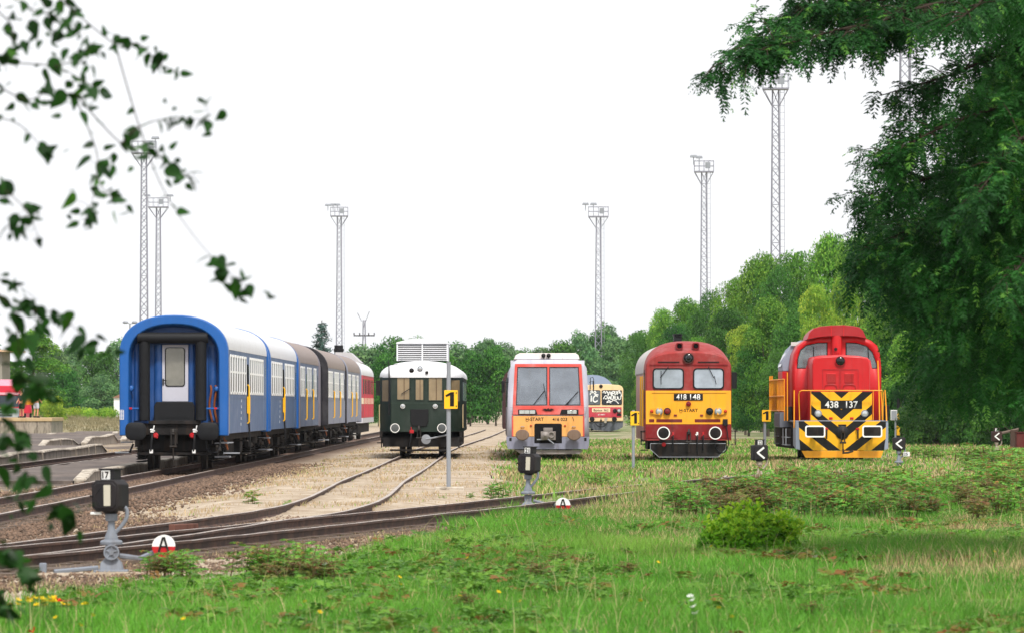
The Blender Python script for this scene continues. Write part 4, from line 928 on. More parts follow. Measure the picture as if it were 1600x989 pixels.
    for a0, a1 in ((197, 209), (745, 757)): plate('trim_strip', V.poly([(a0, 585), (a1, 585), (a1, 748), (a0, 748)]), -.024, .02, red, root, .004)
    text('H-START', .115, V.x(374), -.024, V.z(614), M['btext'], root, w=.60, off=.016); plate('letter_underline', V.rect(305, 631, 325, 634), -.026, -.018, M['btext'], root, 0)
    text('416 023', .11, V.x(567), -.024, V.z(615), M['btext'], root, w=.49, off=.016)
    b = MB(); b.tube([(V.x(664), -.03, V.z(596)), (V.x(670), -.03, V.z(612)), (V.x(676), -.03, V.z(630))], .008, 4); b.build('hanging_wire', M['btext'], root)
    # skirt; the coupler opening's shade is a flat black plate
    b = MB(); b.frame(V.poly([(155, 752), (478, 752), (795, 752), (795, 800), (783, 845), (478, 847), (168, 845), (157, 800)]), V.poly([(372, 690), (478, 650), (583, 690), (583, 720), (583, 800), (478, 801), (372, 800), (372, 720)]), -.03, .2)
    plate('skirt', V.poly([(155, 752), (371, 752), (371, 801), (583, 801), (583, 752), (795, 752), (793, 810), (783, 846), (168, 846), (157, 810)]), -.035, .3, skirt, root, .01)
    plate('lower_apron', V.poly([(225, 852), (748, 852), (720, 884), (270, 886)]), .05, .1, paint('#8d8684', .6, .5, '#6a4a3a'), root, .006)
    for a in (187, 764): plate('jack_socket', V.rect(a-9, 757, a+9, 783), -.04, -.02, M['black'], root, 0)
    plate('coupler_pocket_shade', V.rect(371, 648, 583, 800, 14), -.032, -.02, M['pocket'], root, 0)  # black plate paints the shade inside the coupler opening
    b = MB(); b.box(V.x(420), V.x(535), -.25, -.05, V.z(775), V.z(708)); b.box(V.x(440), V.x(512), -.2, -.05, V.z(706), V.z(680)); b.lathe((V.x(455), -.25, V.z(740)), [(.13, .0), (.13, -.06), (.09, -.08), (.02, -.16)], 'y', 18); b.frame(circ(V.x(502), V.z(735), .11), circ(V.x(502), V.z(735), .07), -.3, -.24); b.build('coupler', M['iron416'], root, .012)
    b = MB(); b.tube([(V.x(390), -.22, V.z(772)), (V.x(530), -.22, V.z(768))], .022, 6); b.tube([(V.x(475), -.3, V.z(768)), (V.x(522), -.36, V.z(804))], .02, 6); b.build('release_bar', M['galv'], root)
    for a in (278, 676):
        b = MB(); b.loft([[(V.x(a)+q[0]*k*1.12, y, V.z(735)+q[1]*k*.9) for q in [(math.cos(t_), math.sin(t_)) for t_ in [2*math.pi*i/24 for i in range(24)]]] for k, y in ((.1, .0), (.1, -.25), (.2, -.27), (.205, -.33), (.18, -.36), (.05, -.37))]); b.build('buffer', paint('#7a6658', .6, .6, '#4a2f22', .3), root)
    for a in (280, 674): b = MB(); b.tube([(V.x(a-12), -.02, V.z(682)), (V.x(a-12), -.06, V.z(672)), (V.x(a+12), -.06, V.z(672)), (V.x(a+12), -.02, V.z(682))], .014, 5); b.build('grab_handle', M['galv'], root)
    for a in (345, 607): lamp(V.x(a), V.z(664), -.015, .035, root, 'orange_lens', orange, .02, 'marker_light')
    for a in (196, 762): b = MB(); b.tube([(V.x(a-10), -.04, V.z(525)), (V.x(a+8), -.05, V.z(522)), (V.x(a+8), -.05, V.z(572)), (V.x(a-10), -.04, V.z(575))], .009, 5); b.build('grab_handle', M['galv'], root)
    # roof
    b = MB(); P = V.poly([(215, 152), (228, 122), (262, 107), (690, 107), (713, 122), (722, 152)]); b.loft([at_y(P, .55), at_y([(x, z+.01) for x, z in P], .62), at_y(P, L-1)]); b.box(V.x(348), V.x(352), .53, .56, V.z(150), V.z(108)); b.box(V.x(589), V.x(593), .53, .56, V.z(150), V.z(108)); b.build('roof_fairing', roofm, root, .02)
    plate('destination_box', V.rect(430, 158, 526, 186), .36, .55, paint('#b0a49c', .5, .4), root, .01)
    for a in (442, 482):
        lamp(V.x(a), V.z(124), .48, .065, root, 'lamp_dark', M['black'], .1, 'roof_lamp')
        b = MB(); b.box(V.x(a-3), V.x(a+3), .45, .5, V.z(150), V.z(130)); b.build('lamp_bracket', M['iron'], root)
    # left side seen edge on: dark windows, doors, mirror; coupled unit behind
    for k in range(7): b = MB(); x = V.x(166); b.box(x-.03, x+.02, 2.4+k*2.6, 4.3+k*2.6, V.z(520), V.z(290)); b.build('side_window', M['glass_dark'], root)
    b = MB(); b.box(V.x(118), V.x(143), .9, 1.05, V.z(408), V.z(318)); b.tube([(V.x(143), 1, V.z(330)), (V.x(172), 1, V.z(330))], .015, 5); b.build('mirror', M['black'], root, .012)
    b = MB(); b.tube([(V.x(797), .8, V.z(330)), (V.x(826), .8, V.z(320)), (V.x(830), .8, V.z(400))], .016, 5); b.build('mirror_arm', M['black'], root)
    b = MB(); b.box(-1.1, 1.1, .4, L-.5, .3, .75); b.box(-1.3, -1.0, 5.5, 15, .35, .8); b.build('underframe', M['dark'], root)
    for y in (2.4, 4.6, 17, 19.2): wheelset(y, root, .4)
M['glass416'] = glass_mat('sky-pale windscreen', '#aab2be', .5, .1, .3); M['pocket'] = flat('#121113', .9, name='painted recess shade'); M['iron416'] = paint('#8a8480', .5, .4, '#4a3426', .1, .2)  # windscreen tint carries sky brightness in its colour; recess black is painted shade
railcar416()
# second unit coupled behind the 416 railcar, seen only as a dark sliver at its left
root = thing('trailer_railcar', 'dark trailer railcar just showing left of the orange railcar', 'railcar', (1.08, 214, RT), R(.2)); b = MB(); b.loft([at_y(arch(1.42, .9, 2.7, 3.35), 0), at_y(arch(1.42, .9, 2.7, 3.35), 20)]); b.build('body', paint('#4b3434', .5, .4), root)
b = MB(); b.box(-1.44, -1.41, 1.5, 18, 1.95, 2.7); b.build('side_window', M['glass_dark'], root); b = MB(); b.box(-1.2, 1.2, 0.2, 20, .35, .95); b.build('underframe', M['dark'], root)
for y in (2.4, 4.6): wheelset(y, root, .4)
# ================================================================ dark green old railcar with a white roof
def green_railcar():
    V = FV(300, 690, 151.5)
    root = thing('vintage_railcar', 'dark green vintage railcar with white roof and louvred radiator box on top', 'railcar', (-3.2, 200, RT))
    gr = paint('#14281d', .35, .3, '#0e1612', .1); wh = paint('#d6d7da', .5, .2, '#9a948a', 0); L = 19.0
    xs = [V.x(80), V.x(140), V.x(445), V.x(520)]; ya = .75
    def ring(z, k=1.0): return [(xs[0]*k, ya, z), (xs[1]*k, 0, z), (xs[2]*k, 0, z), (xs[3]*k, ya, z), (xs[3]*k, L, z), (xs[0]*k, L, z)]
    b = MB(); b.loft([ring(V.z(557)), ring(V.z(268))]); b.build('body', gr, root, .015)
    b = MB(); b.loft([ring(V.z(412)), ring(V.z(404))]); b.v = [(x*1.006, y-.012 if y < 1 else y, z) for x, y, z in b.v]; b.build('waist_strip', paint('#1a3024', .4), root)
    b = MB(); b.loft([ring(V.z(560)), ring(V.z(540))]); b.v = [(x*1.008, y-.016 if y < 1 else y, z) for x, y, z in b.v]; b.build('sole_bar', gr, root)
    # roof: arched, sloping down over the rounded end
    def rsec(y, hw, zt): return at_y(arch(hw, V.z(272), V.z(266), zt, 2.2, 20), y)
    b = MB(); hw = V.x(524); b.loft([rsec(-.05, 1.02, V.z(255)), rsec(.0, 1.08, V.z(235)), rsec(.25, 1.2, V.z(210)), rsec(.78, 1.46, V.z(190)), rsec(1.2, hw, V.z(182)), rsec(L, hw, V.z(182))]); b.build('roof', wh, root, ang=50)
    # louvre box on the roof
    b = MB(); x0, x1 = V.x(163), V.x(440); z0, z1 = V.z(180), V.z(88); yb = 2.2
    b.box(x0, x0+.05, yb, yb+4, z0, z1); b.box(x1-.05, x1, yb, yb+4, z0, z1); b.box((x0+x1)/2-.025, (x0+x1)/2+.025, yb, yb+.06, z0, z1); b.box(x0, x1, yb+3.9, yb+4, z0, z1)
    b.prism([(x0-.02, z1), (x1+.02, z1), (x1+.0, z1+.05), ((x0+x1)/2+.45, z1+.16), ((x0+x1)/2, z1+.19), ((x0+x1)/2-.45, z1+.16), (x0, z1+.05)], yb-.03, yb+4.05); o = b.build('radiator_box', wh, root)
    b = MB(); n = 9
    for k in range(n):
        z = z0 + (z1-z0)*(k+.5)/n; b.add([(x0+.04, yb+.02, z-.010), (x1-.04, yb+.02, z-.010), (x1-.04, yb+.06, z+.014), (x0+.04, yb+.06, z+.014), (x0+.04, yb+.024, z-.020), (x1-.04, yb+.024, z-.020), (x1-.04, yb+.064, z+.004), (x0+.04, yb+.064, z+.004)], [(0, 1, 2, 3), (7, 6, 5, 4), (0, 4, 5, 1), (1, 5, 6, 2), (2, 6, 7, 3), (3, 7, 4, 0)])
    b.build('louvre', wh, o); b = MB(); b.box(x0+.05, x1-.05, yb+.25, yb+.3, z0, z1); b.build('radiator_core', M['black'], o)
    for a in (195, 295, 342): b = MB(); b.tube([(V.x(a), 1.2, V.z(182)), (V.x(a), 1.2, V.z(158))], .012, 5); b.build('roof_pin', M['galv'], root)
    # windows
    for a0, b0, a1, b1 in ((172, 271, 240, 390), (270, 280, 314, 392), (340, 271, 414, 394)):
        o = window(V.rect(a0-4, b0-3, a1+4, b1+3, 4), V.rect(a0+2, b0+2, a1-2, b1-2, 3), -.012, root, M['glass_green'], gr)
        b = MB(); b.box(V.x((a0*.45+a1*.55))-.008, V.x((a0*.45+a1*.55))+.02, -.014, 0, V.z(b1-2), V.z(b0+2)); b.build('window_bar', paint('#5a4632', .5), root)
    for s, (a0, a1) in ((0, (92, 122)), (3, (466, 492))):          # windows on the slanted corners
        i, j = (0, 1) if s == 0 else (3, 2)
        P0 = Vector((xs[i], ya, 0)); P1 = Vector((xs[j], 0, 0)); d = P1-P0; nrm = Vector((d.y, -d.x, 0)).normalized(); nrm = nrm if nrm.y < 0 else -nrm
        b = MB(); ta, tb = .22, .78; z0_, z1_ = V.z(398), V.z(285)
        pts = [P0+d*ta+nrm*.012, P0+d*tb+nrm*.012]; v = []
        for q in pts:
            for z in (z0_, z1_): v += [(q.x, q.y, z), (q.x-nrm.x*.02, q.y-nrm.y*.02, z)]
        b.add(v, [(0, 2, 6, 4), (1, 5, 7, 3), (0, 1, 3, 2), (4, 6, 7, 5), (0, 4, 5, 1), (2, 3, 7, 6)]); b.build('corner_window', M['glass_green'], root)
        b = MB(); q = P0+d*.05+nrm*.05; b.tube([(q.x, q.y, V.z(540)), (q.x, q.y, V.z(420)), (q.x+.02, q.y, V.z(415))], .018, 5); b.build('handrail', paint('#c9b48a', .5), root)
    for k in range(6): b = MB(); b.box(xs[3]-.005, xs[3]+.02, 2.2+k*2.4, 3.8+k*2.4, V.z(395), V.z(295)); b.build('side_window', M['glass_mid'], root)
    for a in (203, 376): lamp(V.x(a), V.z(425), -.01, .075, root, 'lens', M['white'], .06)
    b = MB(); b.prism(V.poly([(244, 440), (340, 440), (340, 505), (330, 530), (254, 530), (244, 505)]), -.07, -.005); b.build('gangway_plate', M['black'], root, .01)
    for a, bb, r, l in ((250, 234, .075, 'lamp_dark'), (295, 224, .085, 'lens'), (331, 244, .05, 'lamp_dark')): lamp(V.x(a), V.z(bb), .0 if bb > 240 else .06, r, root, l, M['galv'] if l == 'lens' else M['iron'], .09, 'roof_lamp')
    wiper((V.x(195), V.z(360)), (V.x(245), V.z(328)), -.05, root)
    b = MB(); b.tube([(V.x(130), -.05, V.z(470)), (V.x(131), -.06, V.z(300)), (V.x(129), .0, V.z(200)), (V.x(128), .05, V.z(175))], [.03, .03, .02, .012], 6); b.build('exhaust_pipe', M['black'], root)
    b = MB(); b.tube([(V.x(130), 0, V.z(205)), (V.x(175), .2, V.z(203))], .012, 5); b.build('roof_rail', M['black'], root)
    for a in (163, 412): buffer_(V.x(a), V.z(540), 0, .16, root, L=.5, mat=paint('#55595a', .5, .3, '#3a3028'))
    b = MB(); b.box(xs[0], xs[3], .2, .4, V.z(590), V.z(558)); b.box(xs[0]+.1, xs[3]-.1, .2, L-.3, V.z(640), V.z(560)); b.box(V.x(135), V.x(442), -.15, -.05, V.z(663), V.z(653)); b.box(-1.4, -1.1, .6, L-1, V.z(620), V.z(560)); b.build('underframe', M['dark'], root)
    for a in (88, 112, 500): b = MB(); b.tube([(V.x(a), .4, V.z(560)), (V.x(a), .35, V.z(645))], .02, 5); b.box(V.x(a)-.15, V.x(a)+.15, .3, .45, V.z(622), V.z(616)); b.build('step', M['iron'], root)
    hook(V.x(290), V.z(548), 0, root)
    x, z = V.p(328, 600); b = MB(); b.lathe((x, -.35, z), [(.05, .2), (.05, .02), (.165, .0), (.17, -.03), (.06, -.05)], 'y', 24); b.tube([(x, -.4, z), (V.x(440), -.3, V.z(577))], .03, 6); b.build('coupling_bar', M['galv'], root)
    hose([(V.x(250), -.02, V.z(560)), (V.x(248), -.15, V.z(580)), (V.x(238), -.16, V.z(640))], root); b = MB(); b.box(V.x(240), V.x(262), -.12, 0, V.z(568), V.z(550)); b.tube([(V.x(250), -.1, V.z(555)), (V.x(248), -.12, V.z(535))], .018, 5); b.build('brake_cock', M['redflag'], root, .008)
    for y in (1.3, 4.3, 14, 17): wheelset(y, root, .45, .69)
M['glass_green'] = glass_mat('tan curtained glass', '#9c8868', 0, .06, .15)
green_railcar()

# ================================================================ the train of coaches at the left
def lx(D): return -9.33 + (D-157)*.0034
def coach(label, D0, L, body, roof, frame, kind):
    root = thing('passenger_coach', label, 'railway coach', (lx(D0), D0, RT), -.0034, 'coaches of the standing train')
    hw, zb, ze, zt = 1.43, 1.0, 3.42, 4.24; W = M['white']
    P = arch(hw, zb, 3.25, zt, 2.35, 26)
    b = MB(); low = [(-hw, zb), (-hw, 3.42), (hw, 3.42), (hw, zb)]; b.loft([at_y(low, .52), at_y(low, L-.52)]); b.build('body', body, root, .01)
    PR = [p for p in arch(hw+.012, 3.34, 3.36, zt, 2.35, 26)]
    b = MB(); b.loft([at_y(PR, .48), at_y(PR, L-.48)]); o = b.build('roof', roof, root)
    for y in range(3, int(L)-2, 4): b = MB(); b.lathe((.75, y, 3.98), [(.13, -.05), (.15, .05), (.12, .1), (.02, .12)], 'z', 10); b.build('roof_vent', roof, o)
    # end frame (rain shield) and recessed end wall
    PO = arch(1.50, zb-.05, 3.2, 4.27, 2.3, 26); PI = arch(1.25, zb-.05, 3.1, 4.02, 2.3, 26); PK = arch(1.17, zb-.05, 3.0, 3.93, 2.3, 26)
    for y0, y1 in ((-.05, .5), (L-.5, L+.02)):
        b = MB(); n = len(PO); v = at_y(PO, y0) + at_y(PI, y0) + at_y(PO, y1) + at_y(PK if y0 < 1 else PI, y1); fs = []
        for i in range(n-1): fs += [(i, i+1, n+i+1, n+i), (2*n+i, 3*n+i, 3*n+i+1, 2*n+i+1), (i, 2*n+i, 2*n+i+1, i+1), (n+i, n+i+1, 3*n+i+1, 3*n+i)]
        fs += [(0, n, 3*n, 2*n), (n-1, 3*n-1, 4*n-1, 2*n-1)]
        b.add(v, fs); b.build('end_shield', frame, root, .03, 50)
    # windows along the right side and the left
    x = hw
    if kind == 'a': doors = (1.2, L*.5, L-1.6)
    else: doors = (1.2, L*.36, L*.68, L-1.6)
    global _win
    if _win is None:
        b = MB(); b.frame([(y-.0, z) for y, z in rr(-.5, .5, 0, 1.12, .08)], [(y, z) for y, z in rr(-.40, .40, .07, 1.05, .06)], -.01, .014, 0); b.box(-.40, .40, -.01, .012, .60, .66, 0); b.box(-.40, .40, -.008, .004, .07, .60, 1); b.box(-.40, .40, -.008, .004, .66, 1.05, 2)
        b.v = [(-yy, xx, z) for xx, yy, z in b.v]; _win = b.mesh('window', [W, M['pane_low'], M['pane_high']])
    edges = [.9] + list(doors) + [L-.6]; ys = []
    for a, c in zip(doors[:-1], doors[1:]):
        n = max(1, int((c-a-1.7)/1.28)); st = (c-a-1.7)/n; ys += [a+.85+st*(k+.5) for k in range(n)]
    for s in (1, -1):
        for y in ys:
            o = bpy.data.objects.new('window', _win); link(o, root); o.location = (s*(hw+.0), y, 2.1); o.rotation_euler = (0, 0, math.pi if s > 0 else 0)
            if s < 0: o.location = (-hw-.0, y, 2.1)
    for y in doors:
        b = MB(); b.box(x-.01, x+.012, y-.55, y+.55, 1.0, 3.15); d = b.build('door', M['door_tan'] if y < 2 else body, root, .005)
        b = MB(); b.box(x+.012, x+.02, y-.3, y+.3, 2.0, 2.95); b.build('pane', M['glass_dark'], d)
        for yy in ((y-.68,) if 5 < y < L-5 else ()): b = MB(); b.tube([(x+.02, yy, 1.25), (x+.07, yy, 1.3), (x+.07, yy, 2.35), (x+.02, yy, 2.4)], .024, 6); b.build('handle', M['yellow'], d)
        
        if kind == 'a' and 5 < y < L-5: b = MB(); b.box(x+.02, x+.05, y-.9, y+.5, 1.55, 2.05); b.build('grab_frame', M['yellow'], d)
        for z, e in ((.72, .1), (.34, .16)): b = MB(); b.box(x-.35, x+e-.1, y-.45, y+.45, z, z+.04); b.build('step', M['iron'] if y > 2 else M['galv'], root)
        if kind == 'a' and 5 < y < L-5: b = MB(); b.tube([(x+.02, y-.6, 3.0), (x+.06, y-.6, 1.2), (x+.1, y-.6, .5)], .03, 5); b.build('downpipe', M['black'], root)
    b = MB(); b.box(x-.0, x+.008, .9, L-.9, 1.99, 2.04); b.box(x, x+.006, .9, L-.9, 3.28, 3.3); b.build('waist_strip', body, root)
    for k in range(5): b = MB(); b.box(x+.0, x+.006, 8.2+.08*k, 8.2+.08*k+.05, 1.2+.17*k, 1.28+.17*k); b.build('stencil_mark', W, root)
    # underframe, bogies
    b = MB(); b.box(-1.25, 1.25, .5, L-.5, .82, 1.0); b.box(-.6, .6, 1, L-1, .5, .9); b.box(-1.15, -.4, 7.5, 11, .35, .85); b.box(.2, 1.0, 8.0, 12.5, .4, .85); b.box(.4, 1.1, 14, 15.6, .4, .85); b.build('underframe', M['dark'], root)
    for yb in (3.1, L-3.1):
        b = MB()
        for s in (-1, 1):
            b.box(s*1.02-.07, s*1.02+.07, yb-1.9, yb+1.9, .5, .68)
            for yy in (yb-1.6, yb-.95, yb+.95, yb+1.6):
                for k in range(6): b.lathe((s*1.02, yy, .22+k*.075), [(.09, -.02), (.15, 0), (.09, .02)], 'z', 10)
            for yy in (yb-1.28, yb+1.28): b.box(s*1.02-.1, s*1.02+.1, yy-.16, yy+.16, .3, .56)
            b.cyl((s*1.12, yb-.3, .62), (s*1.12, yb-.3, .95), .16, n=12)
        b.box(-1, 1, yb-.3, yb+.3, .5, .7); b.build('bogie', M['iron'], root)
        for yy in (yb-1.28, yb+1.28): wheelset(yy, root, .46)
    hose([(1.2, .9, .95), (1.35, 1.0, .6), (1.3, 1.3, .45), (1.2, 1.6, .8)], root, r=.03); hose([(1.25, 2.2, .9), (1.36, 2.3, .55), (1.3, 2.7, .8)], root, 'hose_brown', .022)
    if D0 > 170:
        b = MB(); b.box(x+.0, x+.05, .5, .95, 1.15, 2.75); b.build('end_rail', M['yellow_b'], root)
    return root
_win = None
M['yellow_b'] = paint('#f4d000', .4, .1, name='bright yellow paint'); M['hose_brown'] = paint('#8a4a22', .6, .4, name='rusty hose')
M['pane_low'] = flat('#23272e', .3, name='dark pane'); M['pane_high'] = flat('#5d6872', .3, name='grey pane')
M['door_tan'] = paint('#c9b79a', .5, .3, '#7a6048', .1)
blueb = paint('#48648c', .4, .42, '#2e3548', .45); blue = paint('#1158a2', .35, .2, '#123256', .06); greyb = paint('#868a9c', .45, .2, '#5a5458', .2)
wroof = paint('#cfd0d4', .5, .4, '#8a8680', 0); broof = paint('#8c7f7a', .55, .3, '#5f4c44', .25)
c1 = coach('nearest coach of the train, its end framed in bright blue around black gangway tubes', 157, 24.6, blueb, wroof, blue, 'a')
coach('second coach of the train, blue grey with a white roof, behind the nearest blue coach', 182.4, 22.4, blueb, wroof, blue, 'a')
coach('third coach of the train, with a brownish roof', 205.6, 20.2, paint('#66728e', .45, .2, '#4a4448', .2), broof, paint('#7c7882', .5), 'b')
coach('fourth coach of the train, with a black end shield facing the gap', 234, 24, greyb, broof, paint('#26252a', .5, .2), 'b')
coach('fifth and last grey coach, next to the red and white railcar', 259.2, 21, greyb, broof, greyb, 'b')
# yellow end posts between the coaches
def coach_end(root):
    V = FV(380, 900, 193.0)
    bl = paint('#1c4a88', .3, .15, '#12305a', .12); st = flat('#c0c0cc', .45, name='grey door')
    b = MB(); b.prism(arch(1.22, 1.0, 3.0, 3.98, 2.3, 20), .42, .5); b.build('end_wall', bl, root)
    for a0, a1 in ((160, 196), (268, 314), (452, 490), (556, 606)):     # padded blue panels
        b = MB(); rd = random.Random(a0); n = 12; x0, x1 = V.x(a0), V.x(a1); z0, z1 = V.z(636), V.z(232)
        rows = [[(x0, .43, z0+(z1-z0)*k/n), (x0+.02, .37+rd.uniform(-.03, .02), z0+(z1-z0)*k/n), ((x0+x1)/2, .35+rd.uniform(-.04, .03), z0+(z1-z0)*k/n), (x1-.02, .37+rd.uniform(-.03, .02), z0+(z1-z0)*k/n), (x1, .43, z0+(z1-z0)*k/n)] for k in range(n+1)]
        b.add([p for r_ in rows for p in r_], [(i*5+j, i*5+j+1, (i+1)*5+j+1, (i+1)*5+j) for i in range(n) for j in range(4)]); b.build('blue_cover', bl, root, ang=80)
    for a0, a1 in ((194, 252), (494, 553)):
        x = (V.x(a0)+V.x(a1))/2; r = (V.x(a1)-V.x(a0))/2; b = MB(); b.lathe((x, .08, V.z(637)), [(r*.9, 0), (r, .02), (r, V.z(205)-V.z(637))], 'z', 20); b.build('gangway_tube', M['rubber'], root)
    b = MB(); b.lathe((V.x(184), .05, V.z(196)), [(.13, 0), (.155, .03), (.155, V.x(560)-V.x(184)-.03), (.13, V.x(560)-V.x(184))], 'x', 18); b.build('gangway_roll', M['rubber'], root)
    b = MB(); b.prism(V.poly([(200, 178), (205, 168), (540, 168), (552, 178), (562, 222), (548, 180), (206, 180), (186, 220)]), .0, .2); b.build('gangway_hood', M['rubber'], root, .008)
    d = plate('end_door', V.rect(313, 232, 452, 534), .36, .43, st, root, .006)
    b = MB(); b.frame(V.rect(328, 246, 435, 455, 16), V.rect(333, 250, 430, 450, 13), .345, .365); b.build('window_frame', M['rubber'], d)
    b = MB(); b.prism(V.rect(333, 250, 430, 450, 13), .352, .359); b.build('pane', M['glass_door'], d)
    b = MB(); b.tube([(V.x(318), .35, V.z(420)), (V.x(318), .3, V.z(420)), (V.x(336), .3, V.z(422))], .014, 5); b.box(V.x(315), V.x(322), .34, .37, V.z(448), V.z(412)); b.build('handle', M['black'], d)
    plate('bridge_plate', V.poly([(272, 640), (272, 560), (284, 536), (478, 536), (490, 560), (490, 640)]), .10, .2, M['rubber'], root, .02)
    b = MB(); b.box(V.x(300), V.x(455), .085, .1, V.z(620), V.z(614)); b.build('plate_rib', M['rubber'], root)
    b = MB(); b.box(V.x(244), V.x(522), .02, .2, V.z(655), V.z(636)); b.box(-1.25, 1.25, .1, .4, V.z(712), V.z(650)); b.box(-1.0, 1.0, .2, .4, V.z(820), V.z(806)); b.box(-.9, .9, .5, .8, V.z(800), V.z(700)); b.build('headstock', M['dark'], root, .008)
    for a in (182, 567):
        x, z = V.p(a, 692); b = MB(); P = lambda k: rr(x-.285*k, x+.285*k, z-.24*k, z+.24*k, .17*k, 6)
        b.loft([at_y(circ(x, z, .12, 28), .1), at_y(circ(x, z, .12, 28), -.38)]); b.loft([at_y(P(.6), -.40), at_y(P(1), -.42), at_y(P(1), -.47), at_y(P(.9), -.485), at_y(P(.3), -.495)]); b.build('buffer', M['rubber'], root)
    hook(0, V.z(705), .05, root, 1.2)
    b = MB(); b.box(-.1, .1, -.05, .1, V.z(760), V.z(680)); b.build('hook_plate', M['iron'], root, .01)
    for a in (265, 492):
        x = V.x(a); b = MB(); b.box(x-.05, x+.05, -.1, .02, V.z(700), V.z(680)); b.tube([(x+.03, -.1, V.z(690)), (x+.06, -.12, V.z(662))], .02, 5); b.tube([(x-.06, -.1, V.z(684)), (x+.08, -.1, V.z(692))], .018, 5); b.build('brake_cock', M['white'], root, .008)
        xr = V.x(a+(18 if a < 380 else -14)); b = MB(); b.lathe((xr, -.06, V.z(715)), [(.05, .05), (.08, 0), (.05, -.06)], 'y', 12); b.tube([(xr, -.1, V.z(700)), (xr+.05, -.1, V.z(730))], .022, 5); b.build('hose_head', M['redflag'], root)
        hose([(x, -.06, V.z(705)), (x+.0, -.2, V.z(730)), (x-.02, -.2, V.z(780)), (x-.03, -.16, V.z(815))], root, r=.03)
        b = MB(); b.lathe((x-.02, -.16, V.z(800)), [(.05, -.05), (.05, .05)], 'z', 10); b.build('hose_head', M['white'], root)
    hose([(V.x(550), -.02, V.z(745)), (V.x(560), -.1, V.z(790)), (V.x(595), -.12, V.z(808)), (V.x(622), -.08, V.z(785)), (V.x(628), 0, V.z(740))], root, r=.02)
    for s, a in ((-1, 122), (1, 590)):
        b = MB(); b.tube([(V.x(a-18 if s < 0 else 552), .05, V.z(572)), (V.x(192 if s < 0 else 640), .05, V.z(572))], .025, 6); b.build('handrail', blue, root)
        xa = V.x(149 if s < 0 else 602); b = MB(); b.tube([(xa-.04, .05, V.z(572)), (xa+.04, .05, V.z(572))], .032, 6); b.build('rail_band', M['redflag'], root)
    for a in (572, 598): hose([(V.x(a), .35, V.z(450)), (V.x(a+4), .25, V.z(480)), (V.x(a-6), .28, V.z(560)), (V.x(a+10), .3, V.z(645))], root, 'hose_brown', .03)
    b = MB(); b.lathe((V.x(148), .3, V.z(465)), [(.05, 0), (.09, -.04), (.07, -.14), (.03, -.16)], 'y', 14); b.tube([(V.x(148), .3, V.z(470)), (V.x(140), .3, V.z(500))], .03, 6); b.build('cable_socket', blue, root)
    b = MB(); b.lathe((V.x(606), .3, V.z(468)), [(.05, 0), (.08, -.04), (.06, -.12), (.03, -.14)], 'y', 14); b.build('cable_socket', blue, root)
    # inspection grid stencilled at the left
    b = MB(); x0, x1, z0, z1 = V.x(93), V.x(113), V.z(630), V.z(580)
    for k in range(8): zz = z0+(z1-z0)*k/7; b.box(x0, x1, -.058, -.052, zz-.005, zz+.005)
    for k in range(3): xx = x0+(x1-x0)*k/2; b.box(xx-.005, xx+.005, -.0585, -.0525, z0, z1)
    b.build('inspection_grid', M['wtext'], root)
    for x0, x1, z in ((V.x(93), V.x(152), V.z(748)), (V.x(62), V.x(140), V.z(803)), (V.x(628), V.x(690), V.z(750)), (V.x(640), V.x(725), V.z(806))): b = MB(); b.box(x0, x1, .3, .75, z-.035, z); b.build('step', M['galv'], root)
    b = MB(); b.tube([(V.x(140), .3, V.z(806)), (V.x(160), .25, V.z(760))], .03, 6); b.build('step_bracket', M['black'], root)
M['glass_door'] = glass_mat('door glass', '#8d8a80', 0, .05, .45); M['hose_brown'] = paint('#8a4a22', .6, .4, name='rusty hose')
coach_end(c1)
# yellow gangway edge rails on the sides of the later coaches
for (D, z0, z1) in ((182.2, 1.2, 3.0), (205.2, 1.2, 2.9), (226.0, 1.2, 2.9)):
    pass

# red and white railcar at the head of the train
def red_white():
    D0, L = 283.5, 20; root = thing('red_white_railcar', 'red and white railcar at the far end of the coach train', 'railcar', (lx(D0), D0, RT), -.0034); hw = 1.45
    b = MB(); low = [(-hw, 1.0), (-hw, 3.3), (hw, 3.3), (hw, 1.0)]; b.loft([at_y(low, 0), at_y(low, L)]); b.build('body', paint('#b23a4a', .45, .2, '#7a3a3a', .3), root, .03)
    b = MB(); P = arch(hw+.01, 3.28, 3.3, 4.1, 2.3, 22); b.loft([at_y(arch(hw*.98, 3.28, 3.3, 3.8, 2.3, 22), -.05), at_y(P, .7), at_y(P, L)]); b.build('roof', wroof, root)
    b = MB(); b.box(-hw-.01, hw+.01, -.012, L, 1.85, 2.15); b.build('cream_stripe', paint('#e8d6b8', .5), root)
    b = MB(); b.box(-hw-.005, hw+.005, -.01, L, .9, 1.15); b.build('skirt', paint('#c9c9cf', .5), root)
    for k in range(7): b = MB(); b.box(hw, hw+.02, 1.0+k*2.6, 2.6+k*2.6, 2.35, 3.1); b.build('side_window', M['glass_mid'], root)
    for k in range(7): b = MB(); b.box(hw+.0, hw+.024, 2.7+k*2.6, 3.3+k*2.6, 1.2, 3.15); b.build('door', paint('#d04050', .5), root)
    b = MB(); b.box(hw+.15, hw+.55, L-1, L-.85, 2.3, 3.1); b.tube([(hw, L-.9, 3.0), (hw+.2, L-.9, 3.0)], .03, 5); b.build('mirror', M['black'], root)
    b = MB(); b.box(-1.2, 1.2, .2, L, .4, .95); b.build('underframe', M['dark'], root)
    for y in (2, 4.6, 15, 17.6): wheelset(y, root, .45)
red_white()
